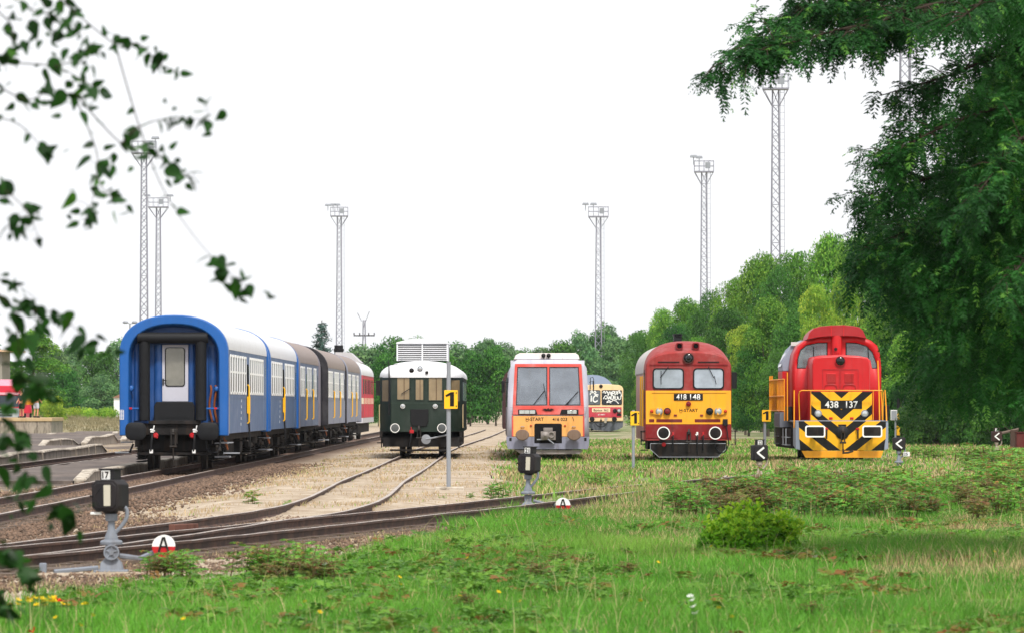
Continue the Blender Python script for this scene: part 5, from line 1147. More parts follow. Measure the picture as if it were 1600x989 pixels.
# small hut behind the train with a dark chimney
D = 330; root = thing('hut', 'grey roofed hut with a black chimney rising over the coach roofs', 'hut', (XA(543, D), D, 0)); z0 = ZA(562, D); z1 = ZA(553, D); b = MB(); b.box(-.62, .62, 0, 6, 0, z0-.35); b.build('wall', paint('#a9a6a0', .8), root)
b = MB(); b.loft([[(-.8, -.3, z0-.35), (.78, -.3, z0-.15), (.15, -.3, z1+.1), (-.7, -.3, z1+.12)], [(-.8, 6.3, z0-.35), (.78, 6.3, z0-.15), (.15, 6.3, z1+.1), (-.7, 6.3, z1+.12)]]); rf = b.build('roof', paint('#b8b6ba', .6, .2), root)
b = MB(); b.cyl((-.52, .4, z1), (-.52, .4, ZA(547, D)+.3), .26, n=14); b.lathe((-.52, .4, ZA(549, D)), [(.28, 0), (.3, .05), (.3, .16), (.24, .2)], 'z', 14); b.build('chimney', M['black'], rf)

# ================================================================ distant orange railcar with painted-over windows
def bzmot():
    V = FV(378, 900, 193.0)      # zoomed photo scaled by 8.6; gauge for D = 397
    root = thing('graffiti_railcar', 'cream and red railcar with white graffiti on its windows, far behind the orange railcar', 'railcar', (XA(942.5, 397), 397, RT), R(-.5))
    k = 8.6*22.4; V = FV(365, 910, k)
    cream = paint('#e8c79a', .5, .25, '#8a6a4a', .3); red = paint('#bb3a48', .5, .3, '#7a3a3a', .35); L = 14
    P = V.poly([(98, 790), (98, 345), (112, 312), (150, 295), (300, 285), (430, 285), (590, 300), (620, 320), (634, 350), (634, 780)])
    b = MB(); b.loft([at_y(P, 0), at_y(P, L)]); b.build('body', cream, root, .04)
    plate('red_band', V.rect(105, 592, 612, 732, 6), -.03, .02, red, root, .01)
    for a0, a1, g in ((110, 328, 'glass_mid'), (345, 618, 'glass_dark')):
        window(V.rect(a0, 365, a1, 564, 18), V.rect(a0+8, 373, a1-8, 556, 12), -.012, root, M[g], M['rubber'])
    # spray paint: loose white loops on the panes, as strokes
    rd = random.Random(4)
    def stroke(pts, r=.032): b = MB(); b.tube([(x, -.03, z) for x, z in pts], r, 5); b.build('graffiti', M['wtext'], root)
    def sq(P): return [(q.x, q.y) for q in smooth_line([V.p(a, b_) + (0,) for a, b_ in P], 6)]
    for Pp in ([(360, 405), (378, 380), (395, 410), (410, 378), (425, 405)], [(430, 385), (432, 440), (455, 385), (470, 430), (478, 385)], [(485, 430), (490, 385), (515, 385), (505, 410), (480, 412)], [(525, 380), (522, 430), (548, 400), (535, 380)], [(555, 430), (560, 385), (590, 375), (575, 405), (600, 400), (612, 450)],
               [(365, 485), (395, 440), (420, 455), (405, 485), (385, 475)], [(430, 450), (432, 490), (455, 450), (458, 490)], [(470, 490), (475, 440), (500, 445), (495, 488), (472, 486)], [(510, 440), (512, 488)], [(525, 440), (530, 490), (555, 485), (550, 445)], [(560, 450), (575, 490), (600, 480), (598, 440)],
               [(410, 530), (440, 505), (475, 520), (500, 500), (540, 515), (572, 548)], [(412, 535), (445, 525), (470, 540)]): stroke(sq(Pp))
    stroke(sq([(290, 455), (262, 440), (235, 470), (232, 505), (255, 525), (292, 505)]), .05); stroke(sq([(205, 440), (203, 520)]), .05)
    stroke(sq([(195, 385), (215, 375), (218, 400), (195, 405), (192, 430)]), .035); stroke(sq([(230, 405), (250, 380), (268, 400), (245, 415), (300, 430)]), .035)
    n = plate('name_plate', V.rect(215, 608, 458, 660), -.045, -.03, paint('#f0d6b0', .5), root, .004); text('Bzmot 362', .17, V.x(336), -.05, V.z(634), M['btext'], n, w=1.05, off=.014)
    text('START', .1, V.x(345), -.035, V.z(695), M['wtext'], root, w=.5, off=.02)
    for a, l in ((522, 'lamp_dark'), (578, 'lens')): lamp(V.x(a), V.z(642), -.03, .13, root, l, M['iron'], .06)
    plate('vent_grille', V.rect(548, 678, 608, 712), -.05, -.03, M['black'], root, .004); lamp(V.x(335), V.z(312), -.0, .11, root, 'lamp_dark', M['black'], .05)
    b = MB(); b.loft([at_y(V.poly([(130, 792), (634, 782), (628, 860), (560, 900), (470, 915), (260, 905), (150, 860)]), .1), at_y(V.poly([(130, 792), (634, 782), (628, 860), (560, 900), (470, 915), (260, 905), (150, 860)]), .5)]); b.build('underframe', paint('#5a5e66', .6, .5, '#3a3230'), root)
    for a in (215, 515): buffer_(V.x(a), V.z(755), .1, .18, root, ring=False, L=.5)
    hook(V.x(335), V.z(770), .05, root); hose([(V.x(250), 0, V.z(800)), (V.x(300), -.2, V.z(850)), (V.x(380), -.2, V.z(850)), (V.x(420), 0, V.z(790))], root, r=.03)
    b = MB(); b.tube([(V.x(192), -.2, V.z(355)), (V.x(192), -.15, V.z(200)), (V.x(225), -.1, V.z(192)), (V.x(238), -.1, V.z(220)), (V.x(238), -.2, V.z(355))], .03, 5); b.build('ladder_rail', M['black'], root)
    plate('tape_strip', V.poly([(385, 735), (425, 738), (405, 810), (375, 800)]), -.05, -.03, paint('#a8a090', .7), root, 0)
    for y in (2.5, 9.5): wheelset(y, root, .45)
    # blue grey rounded vehicle end behind, taller
    r2 = thing('rounded_roof_railcar', 'railcar with a blue grey rounded roof behind the graffiti railcar', 'railcar', (XA(925, 425), 425, RT)); b = MB()
    Pq = [(x, z) for x, z in arch(1.55, .9, 3.0, ZA(585, 425)-RT, 2.1, 20)]; b.loft([at_y(Pq, .3), at_y(Pq, 16)]); b.build('body', paint('#8d9ab4', .35, .15, '#5a6070', .1), r2)
    b = MB(); b.box(-1.3, 1.3, .6, 15, .3, .92); b.build('underframe', M['dark'], r2)
bzmot()

# ================================================================ loading dock, red truck, people (far left)
D = 350; x1 = XA(80, D); zt = ZA(652, D); b = MB(); b.box(x1-14, x1, D, D+9, -.2, zt-.22, 0)
root = thing('loading_dock', 'pale concrete loading dock with stained wall below a brownish edge slab', 'loading dock', (0, 0, 0)); b.build('wall', M['concrete'], root)
b = MB(); b.box(x1-14.05, x1+.06, D-.06, D+9.05, zt-.22, zt); b.build('edge_slab', paint('#b59c78', .85, .4, '#6a5540'), root, .02)
D = 372; xc = XA(1, D); root = thing('truck', 'red and pink fronted truck with dark windscreen behind the loading dock', 'truck', (xc, D, .0)); s = F/D
tr = paint('#c41f3c', .35, .1, '#7a1a2a', .1)
z = lambda py: ZA(py, 372)
b = MB(); b.loft([at_y(rr(-1.25, 1.25, .9, z(602), .15), 0), at_y(rr(-1.25, 1.25, .9, z(600), .15), 2.2)]); b.build('cab', tr, root, .03)
b = MB(); b.loft([[(-1.2, .1, z(603)), (1.2, .1, z(603)), (1.2, 2.1, z(603)), (-1.2, 2.1, z(603))], [(-1.1, .7, z(593)), (1.1, .7, z(593)), (1.1, 2.1, z(592)), (-1.1, 2.1, z(592))]]); b.build('roof_deflector', paint('#d98a9c', .4), root, .03)
b = MB(); b.prism(rr(-1.2, 1.2, z(616), z(612.5), .03), -.1, .0); b.build('sun_visor', paint('#e0a0ac', .4), root)
b = MB(); b.prism(rr(-1.18, 1.18, z(635), z(617.5), .08), -.03, .02); b.build('windscreen', M['glass_dark'], root)
b = MB(); b.prism(rr(-1.22, 1.22, z(652), z(637), .06), -.05, .02); g = b.build('grille', paint('#8d929c', .4), root)
for k in range(3): b = MB(); b.box(-.8, .8, -.09, -.04, z(640+k*4.2), z(638.5+k*4.2)); b.build('grille_bar', M['black'], g)
for sx in (-1, 1): b = MB(); b.prism(rr(sx*.95-.18, sx*.95+.18, z(651), z(645), .04), -.1, -.03); b.build('headlight', M['lens'], root); b = MB(); b.lathe((sx*1.05, .9, .5), [(.2, -.12), (.5, -.14), (.5, .14), (.2, .12)], 'x', 20); b.build('wheel', M['rubber'], root)
b = MB(); b.box(-1.25, 1.25, 0, 8, .55, .95); b.build('chassis', M['dark'], root); b = MB(); b.box(-1.25, 1.25, 2.4, 8, 1.0, 2.6); b.build('cargo_body', tr, root)
for sx in (-1, 1): b = MB(); b.box(sx*1.38-.1, sx*1.38+.1, .0, .1, z(630), z(619)); b.build('mirror', M['black'], root)
# orange and red machine between the people
D = 353; root = thing('orange_machine', 'small orange and red machine standing between the two people on the loading dock', 'machine', (XA(44, D), D, zt)); zz = lambda py: ZA(py, D)-zt
b = MB(); b.loft([[(-.32, -.2, .28), (.22, -.2, .28), (.22, .4, .28), (-.32, .4, .28)], [(-.26, -.2, .8), (.18, -.2, .8), (.18, .4, .8), (-.26, .4, .8)]]); b.build('body', paint('#c41f3c', .4), root, .04)
b = MB(); b.box(-.2, .3, -.2, .3, zz(632), zz(621)); b.build('motor_housing', paint('#e89a1a', .4), root, .05); b = MB(); b.box(.05, .3, -.15, .2, zz(617), zz(607)); b.build('hopper', paint('#e89a1a', .4), root, .05)
for sx in (-.2, .15): b = MB(); b.lathe((sx, .0, .13), [(.04, -.05), (.13, -.06), (.13, .06), (.04, .05)], 'x', 14); b.build('wheel', M['rubber'], root)
b = MB(); b.tube([(.0, .1, .8), (.05, .1, zz(612))], .03, 6); b.build('handle', M['black'], root)

def skin(name, V_, E_, rads, mat, parent, sub=2):
    me = bpy.data.meshes.new(name); me.from_pydata(V_, E_, []); me.materials.append(mat); o = bpy.data.objects.new(name, me); link(o, parent)
    md = o.modifiers.new('skin', 'SKIN'); md.use_smooth_shade = True
    lay = me.skin_vertices or None
    if lay is None or len(lay) == 0:
        bm = bmesh.new(); bm.from_mesh(me); bm.verts.layers.skin.verify(); bm.to_mesh(me); bm.free()
    for i, r in enumerate(rads): me.skin_vertices[0].data[i].radius = r if isinstance(r, tuple) else (r, r)
    me.skin_vertices[0].data[0].use_root = True
    sb = o.modifiers.new('sub', 'SUBSURF'); sb.levels = sub; sb.render_levels = sub
    return o
def person(label, X, Y, z, rz, shirt, shorts, hair, bend=0.0, shoes='#1a1a1c'):
    root = thing('person', label, 'person', (X, Y, z), rz); skinm = flat('#c98f72', .55, name='skin')
    V_ = [(0, 0, .95), (0, -.01, 1.15), (0, 0, 1.38), (0, 0, 1.5), (0, -.015, 1.58), (0, -.02, 1.72)]; E_ = [(0, 1), (1, 2), (2, 3), (3, 4), (4, 5)]; r_ = [(.15, .11), (.14, .1), (.16, .11), .06, (.075, .09), (.065, .08)]
    for s in (-1, 1):
        n = len(V_); V_ += [(s*.1, 0, .88), (s*.11, -.02, .5), (s*.115, .02, .1), (s*.12, -.13, .05)]; E_ += [(0, n), (n, n+1), (n+1, n+2), (n+2, n+3)]; r_ += [(.085, .09), (.055, .06), (.035, .04), (.035, .03)]
        n = len(V_); V_ += [(s*.2, 0, 1.4), (s*.25, .03, 1.13), (s*.22, -.14-bend, .96+bend*.3), (s*.2, -.2-bend, .9+bend*.35), (s*.19, -.24-bend, .86+bend*.36)]; E_ += [(2, n), (n, n+1), (n+1, n+2), (n+2, n+3), (n+3, n+4)]; r_ += [.055, .042, .03, (.035, .022), (.02, .012)]
    skin('body', V_, E_, r_, skinm, root)
    b = MB(); b.lathe((0, -.005, 1.62), [(.06, -.12), (.098, -.04), (.105, .04), (.09, .1), (.05, .145), (.01, .155)], 'z', 16); h = b.build('hair', flat(hair, .8, name='hair'), root); h.location = (0, .025, 0)
    b = MB(); b.cyl((0, -.105, 1.63), (0, -.125, 1.605), .015, n=8); b.box(-.05, -.02, -.1, -.09, 1.645, 1.66); b.box(.02, .05, -.1, -.09, 1.645, 1.66); b.box(-.03, .03, -.1, -.09, 1.565, 1.575); b.build('face', flat('#8a5a48', .6, name='face features'), root)
    V_ = [(0, 0, .98), (0, -.01, 1.15), (0, 0, 1.36), (0, 0, 1.45)]; E_ = [(0, 1), (1, 2), (2, 3)]; r_ = [(.175, .135), (.165, .125), (.185, .13), (.09, .08)]
    for s in (-1, 1): n = len(V_); V_ += [(s*.2, 0, 1.41), (s*.24, .02, 1.2)]; E_ += [(2, n), (n, n+1)]; r_ += [.075, .068]
    skin('shirt', V_, E_, r_, flat(shirt, .85, name='cloth'), root)
    V_ = [(0, 0, .98), (0, 0, .9)]; E_ = [(0, 1)]; r_ = [(.17, .135), (.17, .14)]
    for s in (-1, 1): n = len(V_); V_ += [(s*.1, 0, .82), (s*.115, -.015, .52)]; E_ += [(1, n), (n, n+1)]; r_ += [(.11, .12), (.105, .11)]
    skin('shorts', V_, E_, r_, flat(shorts, .85, name='cloth'), root)
    for s in (-1, 1): b = MB(); b.loft([[(s*.12-.05, .07, 0), (s*.12+.05, .07, 0), (s*.12+.05, .07, .1), (s*.12-.05, .07, .1)], [(s*.12-.055, -.08, 0), (s*.12+.055, -.08, 0), (s*.12+.045, -.08, .1), (s*.12-.045, -.08, .1)], [(s*.12-.05, -.2, 0), (s*.12+.05, -.2, 0), (s*.12+.04, -.19, .05), (s*.12-.04, -.19, .05)]]); b.build('shoe', flat(shoes, .6), root, .012)
    return root
person('person in dark top and light grey shorts on the loading dock, by its right end', XA(56.5, 352), 352, zt, R(150), '#20242a', '#b9bcc6', '#2a211c', .1)
person('person in black shorts with a pale band standing left on the loading dock', XA(34, 352), 352, zt, R(-30), '#33383a', '#17181c', '#5a4030', .05)
# small pale hut and eave at the far left
D = 470; root = thing('small_shed', 'small whitewashed shed at the hedge just left of the blue coach', 'shed', (XA(191, D), D, 0)); b = MB(); b.box(-.7, .8, 0, 2.4, 0, ZA(618, D)-.1); b.build('wall', M['white'], root); b = MB(); b.prism([(-.85, ZA(618, D)-.15), (.95, ZA(618, D)-.15), (.05, ZA(613, D))], -.15, 2.6); b.build('roof', paint('#8a6a58', .8), root)
D = 430; root = thing('building', 'pale building at the left edge with a light brown eave', 'building', (XA(-30, D), D, 0)); b = MB(); b.box(-2.2, 1.6, 0, 7, 0, ZA(549, D)); b.build('wall', paint('#8f8a80', .9, .3), root); b = MB(); b.loft([[(-2.6, -.6, ZA(549, D)), (2.75, -.6, ZA(549, D)), (2.75, -.6, ZA(547, D)), (-2.6, -.6, ZA(541, D))], [(-2.6, 7.5, ZA(549, D)), (2.75, 7.5, ZA(549, D)), (2.75, 7.5, ZA(547, D)), (-2.6, 7.5, ZA(541, D))]]); b.build('roof', paint('#c9a98c', .8), root)
# rough bank left of the blue coach
b = MB(); n = 30; rows = []
for k in range(n+1):
    xx = XA(-60, 400) + (XA(186, 400)-XA(-60, 400)+6)*k/n; h = .75 + .25*math.sin(k*.9) + .15*math.sin(k*2.3); rows.append([(xx, 385, -.1), (xx, 391, h*.55), (xx, 398, h), (xx, 410, h*.9), (xx, 430, -.1)])
nx_, ny_ = 150, 26; x0_, x1_ = XA(-60, 400), XA(186, 400)+6; gx, gy = np.meshgrid(np.linspace(x0_, x1_, nx_), np.linspace(384, 430, ny_), indexing='ij')
hz_ = (.55+.55*fbm(gx, gy*.3, 3.0, 91)+.35*fbm(gx, gy*.5, .6, 92))*np.sin(np.pi*np.clip((gy-384)/46, 0, 1))**.45 - .15
b.add(np.stack([gx, gy, hz_], -1).reshape(-1, 3), [(i*ny_+j, (i+1)*ny_+j, (i+1)*ny_+j+1, i*ny_+j+1) for i in range(nx_-1) for j in range(ny_-1)])
rb = np.random.default_rng(93)
for _ in range(5200):
    i, j = rb.integers(0, nx_), rb.integers(1, 14); x, y, z = gx[i, j]+rb.normal(0, .1), gy[i, j]+rb.normal(0, .4), hz_[i, j]; h = rb.uniform(.15, .5); a = rb.normal(0, .5)
    b.add([(x-.035, y, z-.1), (x+.035, y, z-.1), (x+h*a, y+rb.normal(0, .1), z+h)], [(0, 1, 2)])
m, t, p = nodes('rough dry bank'); n1 = noise(t, .8, 6, .75, stretch=(1, .3, 3)); t.links.new(mixc(t, thr(t, n1, .3, .7), lin('#5d5a3c'), lin('#9a8f70')), p.inputs['Base Color']); p.inputs['Roughness'].default_value = 1; bump(t, p, n1, .8, .2)
tag(b.build('rough_bank', m, None, ang=80), 'rough bank of dry grass', None, None, 'structure')
# ---------------------------------------------------------------- number signs "1"
def sign(px, Y, ytop, pw, ph, pole_top, label, foot=True):
    D = Y; s = D/F; X_ = XA(px, D); root = thing('track_sign', label, 'track sign', (XA(px, D), D, 0), 0, 'yellow track number signs'); zt = ZA(ytop, D); w = pw*s/2; h = ph*s
    b = MB(); b.cyl((0, 0, -.2), (0, 0, ZA(pole_top, D)), 3.4*s if px < 720 else 2.4*s, n=10); b.build('pole', M['galv'], root)
    o = plate('number_board', rr(-w+w*.35, w+w*.35, zt-h, zt, .012), -.09, -.065, M['yellow'], root, .004)
    b = MB(); gx = w*.35; b.prism([(gx-.02, zt-h*.86), (gx+.11*w/.24, zt-h*.86), (gx+.11*w/.24, zt-h*.1), (gx-.0, zt-h*.1), (gx-.2*w/.24, zt-h*.27), (gx-.17*w/.24, zt-h*.36), (gx-.02, zt-h*.27)], -.098, -.088); b.build('numeral', M['btext'], o)
    for z_ in (zt-.06, zt-h+.06): b = MB(); b.lathe((gx+w*.8, -.09, z_), [(.016, .01), (.016, -.008)], 'y', 8); b.build('bolt', M['iron'], o)
    if foot: b = MB(); b.box(-.3, .34, -.3, .3, -.1, .06+bury(np.array([X_]), np.array([D]))[0]); b.build('footing', M['kerb'], root, .02)
    return root
sign(701, 125.5, 609, 21, 29, 565, 'yellow sign with number 1 on a tall pole in front of the green railcar')
sign(989.5, 163.5, 642, 14, 22, 640, 'yellow sign with number 1 left of the yellow locomotive', False)
sign(1195, 188, 640, 14, 18, 640, 'yellow sign with number 1 left of the red shunting locomotive', False)
# white stones beside the middle signs
M['stone'] = paint('#d9d4cc', .9, .25, '#8a8074', 0)
for i, (px, py, w) in enumerate([(962, 743, 12), (1002, 742, 14), (974, 744, 9), (1220, 725, 11), (1452, 685, 8), (1530, 704, 10), (1168, 757, 14)]):
    X, Y = G(px, py); r = np.random.default_rng(60+i); b = MB(); s = w/F*Y/2
    bmx = bmesh.new(); bmesh.ops.create_icosphere(bmx, subdivisions=2, radius=s)
    for v in bmx.verts: v.co *= r.uniform(.75, 1.15); v.co.z *= .55
    b.add([v.co for v in bmx.verts], [[v.index for v in f.verts] for f in bmx.faces]); bmx.free()
    o = b.build('stone', M['stone'], None, ang=60); o.location = (X, Y, .05); tag(o, 'whitish stone lying in the grass of the yard', 'stone', 'pale stones in the grass')

# ---------------------------------------------------------------- point levers with lanterns
M['lantern'] = paint('#232124', .5, .25, '#4a3f38', .12, name='black lantern paint'); M['lantern_b'] = paint('#3a2a28', .6, .4, '#5a4038', .15, name='brown black lantern paint')
M['castgrey'] = paint('#7b818b', .5, .45, '#4f4238', .1, name='grey cast iron'); M['milk'] = flat('#c9c4b4', .4, name='milky glass'); M['milkw'] = flat('#e6e6e4', .4, name='white glass')
def stand(px, py, label, h, number=None, arrow=True, disc=None, rot=0, lean=0, rust=False, brown=False, rod=False, side_no=None, wheel=False):
    X, Y = G(px, py); root = thing('point_lever', label, 'point lever', (X, Y, 0), 0, 'point levers beside the tracks'); k = h/1.15
    body = M['castgrey'] if not rust else paint('#a89a8c', .6, .5, '#6a4a38', .1); bl = M['lantern_b'] if brown else M['lantern']
    b = MB(); b.loft([[(-.15, -.13, -.05), (.16, -.13, -.05), (.16, .13, -.05), (-.15, .13, -.05)], [(-.12, -.1, .12*k), (.12, -.1, .12*k), (.12, .1, .12*k), (-.12, .1, .12*k)], [(-.06, -.06, .18*k), (.06, -.06, .18*k), (.06, .06, .18*k), (-.06, .06, .18*k)], [(-.07, -.06, .32*k), (.07, -.06, .32*k), (.07, .06, .32*k), (-.07, .06, .32*k)]]); b.box(-.2, .2, -.16, .16, -.02, .035); b.build('pedestal', body, root, .01)
    b = MB(); b.lathe((0, 0, .33*k), [(.13, 0), (.135, .03), (.12, .05), (.08, .06), (.075, .1), (.045, .17), (.04, .27), (.07, .28), (.075, .36), (.04, .37), (.04, .42)], 'z', 16); o = b.build('column', body, root); o.scale = (1, 1, 1)
    zc = .33*k+.42
    if wheel:
        b = MB(); b.lathe((.01, -.13, .24*k), [(.075, .02), (.09, .02), (.095, 0), (.09, -.02), (.075, -.02), (.07, 0)], 'y', 20)
        for q in range(5): a = q*1.256+.3; b.tube([(.01, -.13, .24*k), (.01+.075*math.cos(a), -.13, .24*k+.075*math.sin(a))], .014, 5)
        b.cyl((.01, -.15, .24*k), (.01, -.05, .24*k), .03); b.build('gear_wheel', body, root)
    # curved linkage at the right of the column
    b = MB(); b.tube(smooth_line([(.03, .0, .33*k+.12), (.12, 0, .33*k+.22), (.18, 0, .33*k+.32), (.175, 0, .33*k+.42), (.1, 0, .33*k+.47)], 5), .024, 8); b.build('linkage', body, root)
    lan = bpy.data.objects.new('lantern', None)
    # lantern head: chamfered box, turned a little
    b = MB(); w = .175 if not arrow else .186; d = .145 if not arrow else .12; zh = .37; c = .055; z0 = zc-.03
    P = [(-w+c, 0), (w-c, 0), (w, c), (w, zh-c), (w-c, zh), (-w+c, zh), (-w, zh-c), (-w, c)]
    if arrow: P = [(-w+.02, 0), (w-.02, 0), (w, .02), (w, zh-.02), (w-.03, zh), (-w+.03, zh), (-w, zh-.02), (-w, .02)]
    b.prism([(x, z+z0) for x, z in P], -d, d); b.prism([(x*.86, (z-zh/2)*.84+zh/2+z0) for x, z in P], -d-.015, -d+.01)
    lan = b.build('lantern', bl, root, .012); lan.rotation_euler = (R(lean*.3), R(lean), R(rot))
    if arrow:
        b = MB(); t_ = .026; A = [(.075, .31), (-.085, .185), (.075, .06)]
        for p0, p1 in ((A[0], A[1]), (A[1], A[2])):
            dx, dz = p1[0]-p0[0], p1[1]-p0[1]; l = math.hypot(dx, dz); nx, nz = -dz/l*t_*.85, dx/l*t_*.85; ex, ez = dx/l*t_*.6, dz/l*t_*.6
            off = 0 if p1 is A[1] else .0015
            b.prism([(p0[0]+nx-ex*0, p0[1]+nz+z0), (p0[0]-nx, p0[1]-nz+z0), (p1[0]-nx+ex, p1[1]-nz+ez+z0), (p1[0]+nx+ex, p1[1]+nz+ez+z0)], -d-.022-off, -d-.013)
        b.build('arrow_glass', M['milkw'], lan)
    else:
        b = MB(); b.prism([(x, z+z0) for x, z in rr(-.005, .08, .065, .31, .008)], -d-.024, -d-.013); b.build('slit_glass', M['milk'], lan)
        b = MB(); b.tube([(-.05, -d-.016, z0+.28), (-.13, -d-.016, z0+.18), (-.05, -d-.016, z0+.07)], .008, 4); b.build('pressed_seam', bl, lan)
        b = MB(); b.prism([(x, z+z0) for x, z in rr(-.19, -.165, .17, .195, .01)], -d-.02, -d); b.build('latch', M['iron'], lan)
    b = MB(); b.lathe((0, 0, z0-.035), [(.05, 0), (.09, .02), (.09, .04)], 'z', 12); b.build('neck', bl, lan)
    if number:
        b = MB(); b.box(-.085, .1, -.09, .09, z0+zh-.005, z0+zh+.115); b.box(-.1, .115, -.105, .105, z0+zh+.115, z0+zh+.135); nb = b.build('number_box', bl, lan, .005)
        plate('number_plate', rr(-.065, .045, z0+zh+.005, z0+zh+.112, .004), -.098, -.089, M['milkw'], nb, 0)
        text(number, .082, -.01, -.101, z0+zh+.058, M['btext'], nb, w=.085 if len(number) > 1 else None, off=.02)
        bx = MB(); bx.box(-.21, -.07, -.12, -.08, z0-.04, z0-.005)
        if number == '17': bx.build('lantern_handle', M['white'], lan, .01)
    if side_no:
        plate('number_plate', rr(.13, .32, .33*k+.2, .33*k+.33, .005), -.09, -.08, M['milkw'], root, 0); text(side_no, .085, .2, -.093, .33*k+.265, flat('#34345a', .5), root, w=.12, off=.02)
        b = MB(); b.tube([(0, -.05, .33*k+.27), (.15, -.075, .33*k+.27)], .018, 5); b.build('plate_bracket', M['iron'], root)
    if disc:
        dx, dz, r, top, bot, letter = disc; x = dx
        b = MB(); b.tube([(.1 if dx > 0 else -.1, -.02, .2*k), (dx*.55, -.04, .17*k if dz > .1 else .12), (dx, -.05, dz-.02)], .03, 6); b.build('lever_arm', body if top != 'red' else M['white'], root)
        b = MB(); n = 28
        for (a0, a1, mi) in ((0, math.pi, 0), (math.pi, 2*math.pi, 1)):
            P = [(x + r*math.cos(a0+(a1-a0)*i/14), dz + r*math.sin(a0+(a1-a0)*i/14)) for i in range(15)]; b.prism(P, -.12 if mi == 0 else -.1199, -.02, mi)
        cw = b.build('counterweight', [M['white'] if top == 'white' else M['redflag'], M['white'] if bot == 'white' else M['redflag']], root)
        if letter:
            b = MB(); b.tube([(x-r*.42, -.122, dz-r*.5), (x-r*.05, -.122, dz+r*.8), (x+r*.05, -.122, dz+r*.8), (x+r*.42, -.122, dz-r*.5)], .016, 4); b.tube([(x-r*.25, -.122, dz-r*.0), (x+r*.25, -.122, dz-r*.0)], .010, 4); b.build('letter', M['btext'], cw)
    if rod: b = MB(); b.tube([(-.15, -.1, .06), (-.65, -.3, .02)], .028, 6); b.build('drive_rod', body, root); b = MB(); b.box(-.82, -.74, -.34, -.2, -.05, .12); b.build('rod_post', body, root, .01)
    return root
stand(174, 894, 'grey point lever with black lantern and number 17, nearest to the camera at left', 1.15, '17', False, (.62, .31, .135, 'white', 'red', True), -22, -1, rod=True, wheel=True)
stand(825, 797, 'point lever with black slit lantern numbered 21 in front of the orange railcar', 1.06, '21', False, (.65, .10, .14, 'white', 'red', True), -22, 2)
stand(1186.5, 760, 'point lever with white arrow lantern between the yellow and red locomotives', .86, '22', True, (-.40, .12, .12, 'red', 'white', False), 14, 0, rust=True)
stand(1404.5, 735, 'point lever with square arrow lantern and a side plate reading 25', .83, None, True, None, 0, 0, side_no='25')
stand(1557, 716, 'brownish point lever with arrow lantern at the right edge under the dark trees', .84, '7', True, (-.5, .1, .14, 'red', 'white', False), 8, 0, rust=True, brown=True)

# ---------------------------------------------------------------- cabinet, posts and frame right of the red locomotive
D = 262; root = thing('electric_cabinet', 'pale grey electric cabinet on a post right of the red locomotive', 'cabinet', (XA(1397.5, D), D, 0)); z = lambda y: ZA(y, D)
b = MB(); b.box(-.17, .12, -.12, .12, z(656), z(640)); c = b.build('box', M['white'], root, .01); b = MB(); b.box(-.15, .1, -.135, -.12, z(655), z(641)); b.build('door', M['galv'], c, .004); b = MB(); b.cyl((.05, .0, -.1), (.05, 0, z(656)), .045, n=10); b.build('post', M['galv'], root)
D = 266; root = thing('striped_post', 'black and yellow banded post beside the electric cabinet', 'post', (XA(1403.5, D), D, 0)); b = MB(); zs = [0, z(676)-.0, z(667), z(662), z(656), z(632)]
for i in range(5): b.cyl((0, 0, [-.1, .55, 1.0, 1.3, 1.6][i]), (0, 0, [.55, 1.0, 1.3, 1.6, 2.3][i]), .075, n=10, m=i % 2)
b.build('banded_pole', [M['black'], M['yellow']], root)
D = 268; root = thing('pipe_frame', 'galvanised pipe frame with crossbars standing among the dark leaves', 'pipe frame', (XA(1420, D), D, 0)); b = MB(); w = XA(1430, D)-XA(1411.5, D); x0 = XA(1411.5, D)-XA(1420, D); z = lambda y: ZA(y, D)
b.tube([(x0, 0, -.1), (x0, 0, z(617)), (x0+w, 0, z(617)), (x0+w, 0, -.1)], .05, 8)
for y in (632, 642): b.tube([(x0, 0, z(y)), (x0+w, 0, z(y))], .025, 6)
b.tube([(x0+w*.4, 0, z(624)), (x0+w*.8, 0, z(631))], .025, 6); b.build('pipes', M['galv'], root)
b = MB(); b.box(x0+w*.9, x0+w*1.25, .1, .3, -.1, z(609)); b.build('post', M['concrete'], root, .01)
D = 232; root = thing('timber_post', 'thick weathered timber post at the right edge', 'post', (XA(1584, D), D, 0)); b = MB(); b.box(-.14, .14, -.14, .14, -.1, ZA(671, D)); b.build('post', paint('#4c3c34', .9, .5), root, .01); b = MB(); b.tube([(-.9, 0, ZA(675, D)-.12), (.2, -.02, ZA(670, D))], .06, 6); b.build('rail', paint('#6a5c52', .9), root)
D = 230; root = thing('reddish_crate', 'reddish brown box half hidden at the right edge', 'box', (XA(1601, D), D, 0)); b = MB(); b.box(-.32, .4, 0, .7, 0, ZA(676, D)); b.build('box', paint('#5a2622', .8, .4), root, .015); b = MB(); b.box(-.35, .43, -.03, .73, ZA(676, D), ZA(676, D)+.05); b.build('lid', paint('#4a201c', .8, .4), root, .01)
# rusty cowl above the trees
D = 400; root = thing('rusty_cowl', 'rust brown cowl on a thin pole poking above the tree tops', 'cowl', (XA(1294, D), D, 0)); b = MB(); b.cyl((0, 0, 0), (0, 0, ZA(374, D)), .06); b.build('pole', M['iron'], root); b = MB(); zc = ZA(371, D); b.loft([[(-.28, 0, zc), (.2, 0, zc+.1), (.26, 0, zc-.12), (-.1, 0, zc-.2)], [(-.22, .35, zc), (.2, .35, zc+.1), (.24, .35, zc-.12), (-.1, .35, zc-.2)]]); b.build('cowl', paint('#7a4634', .8, .4), root, .03)
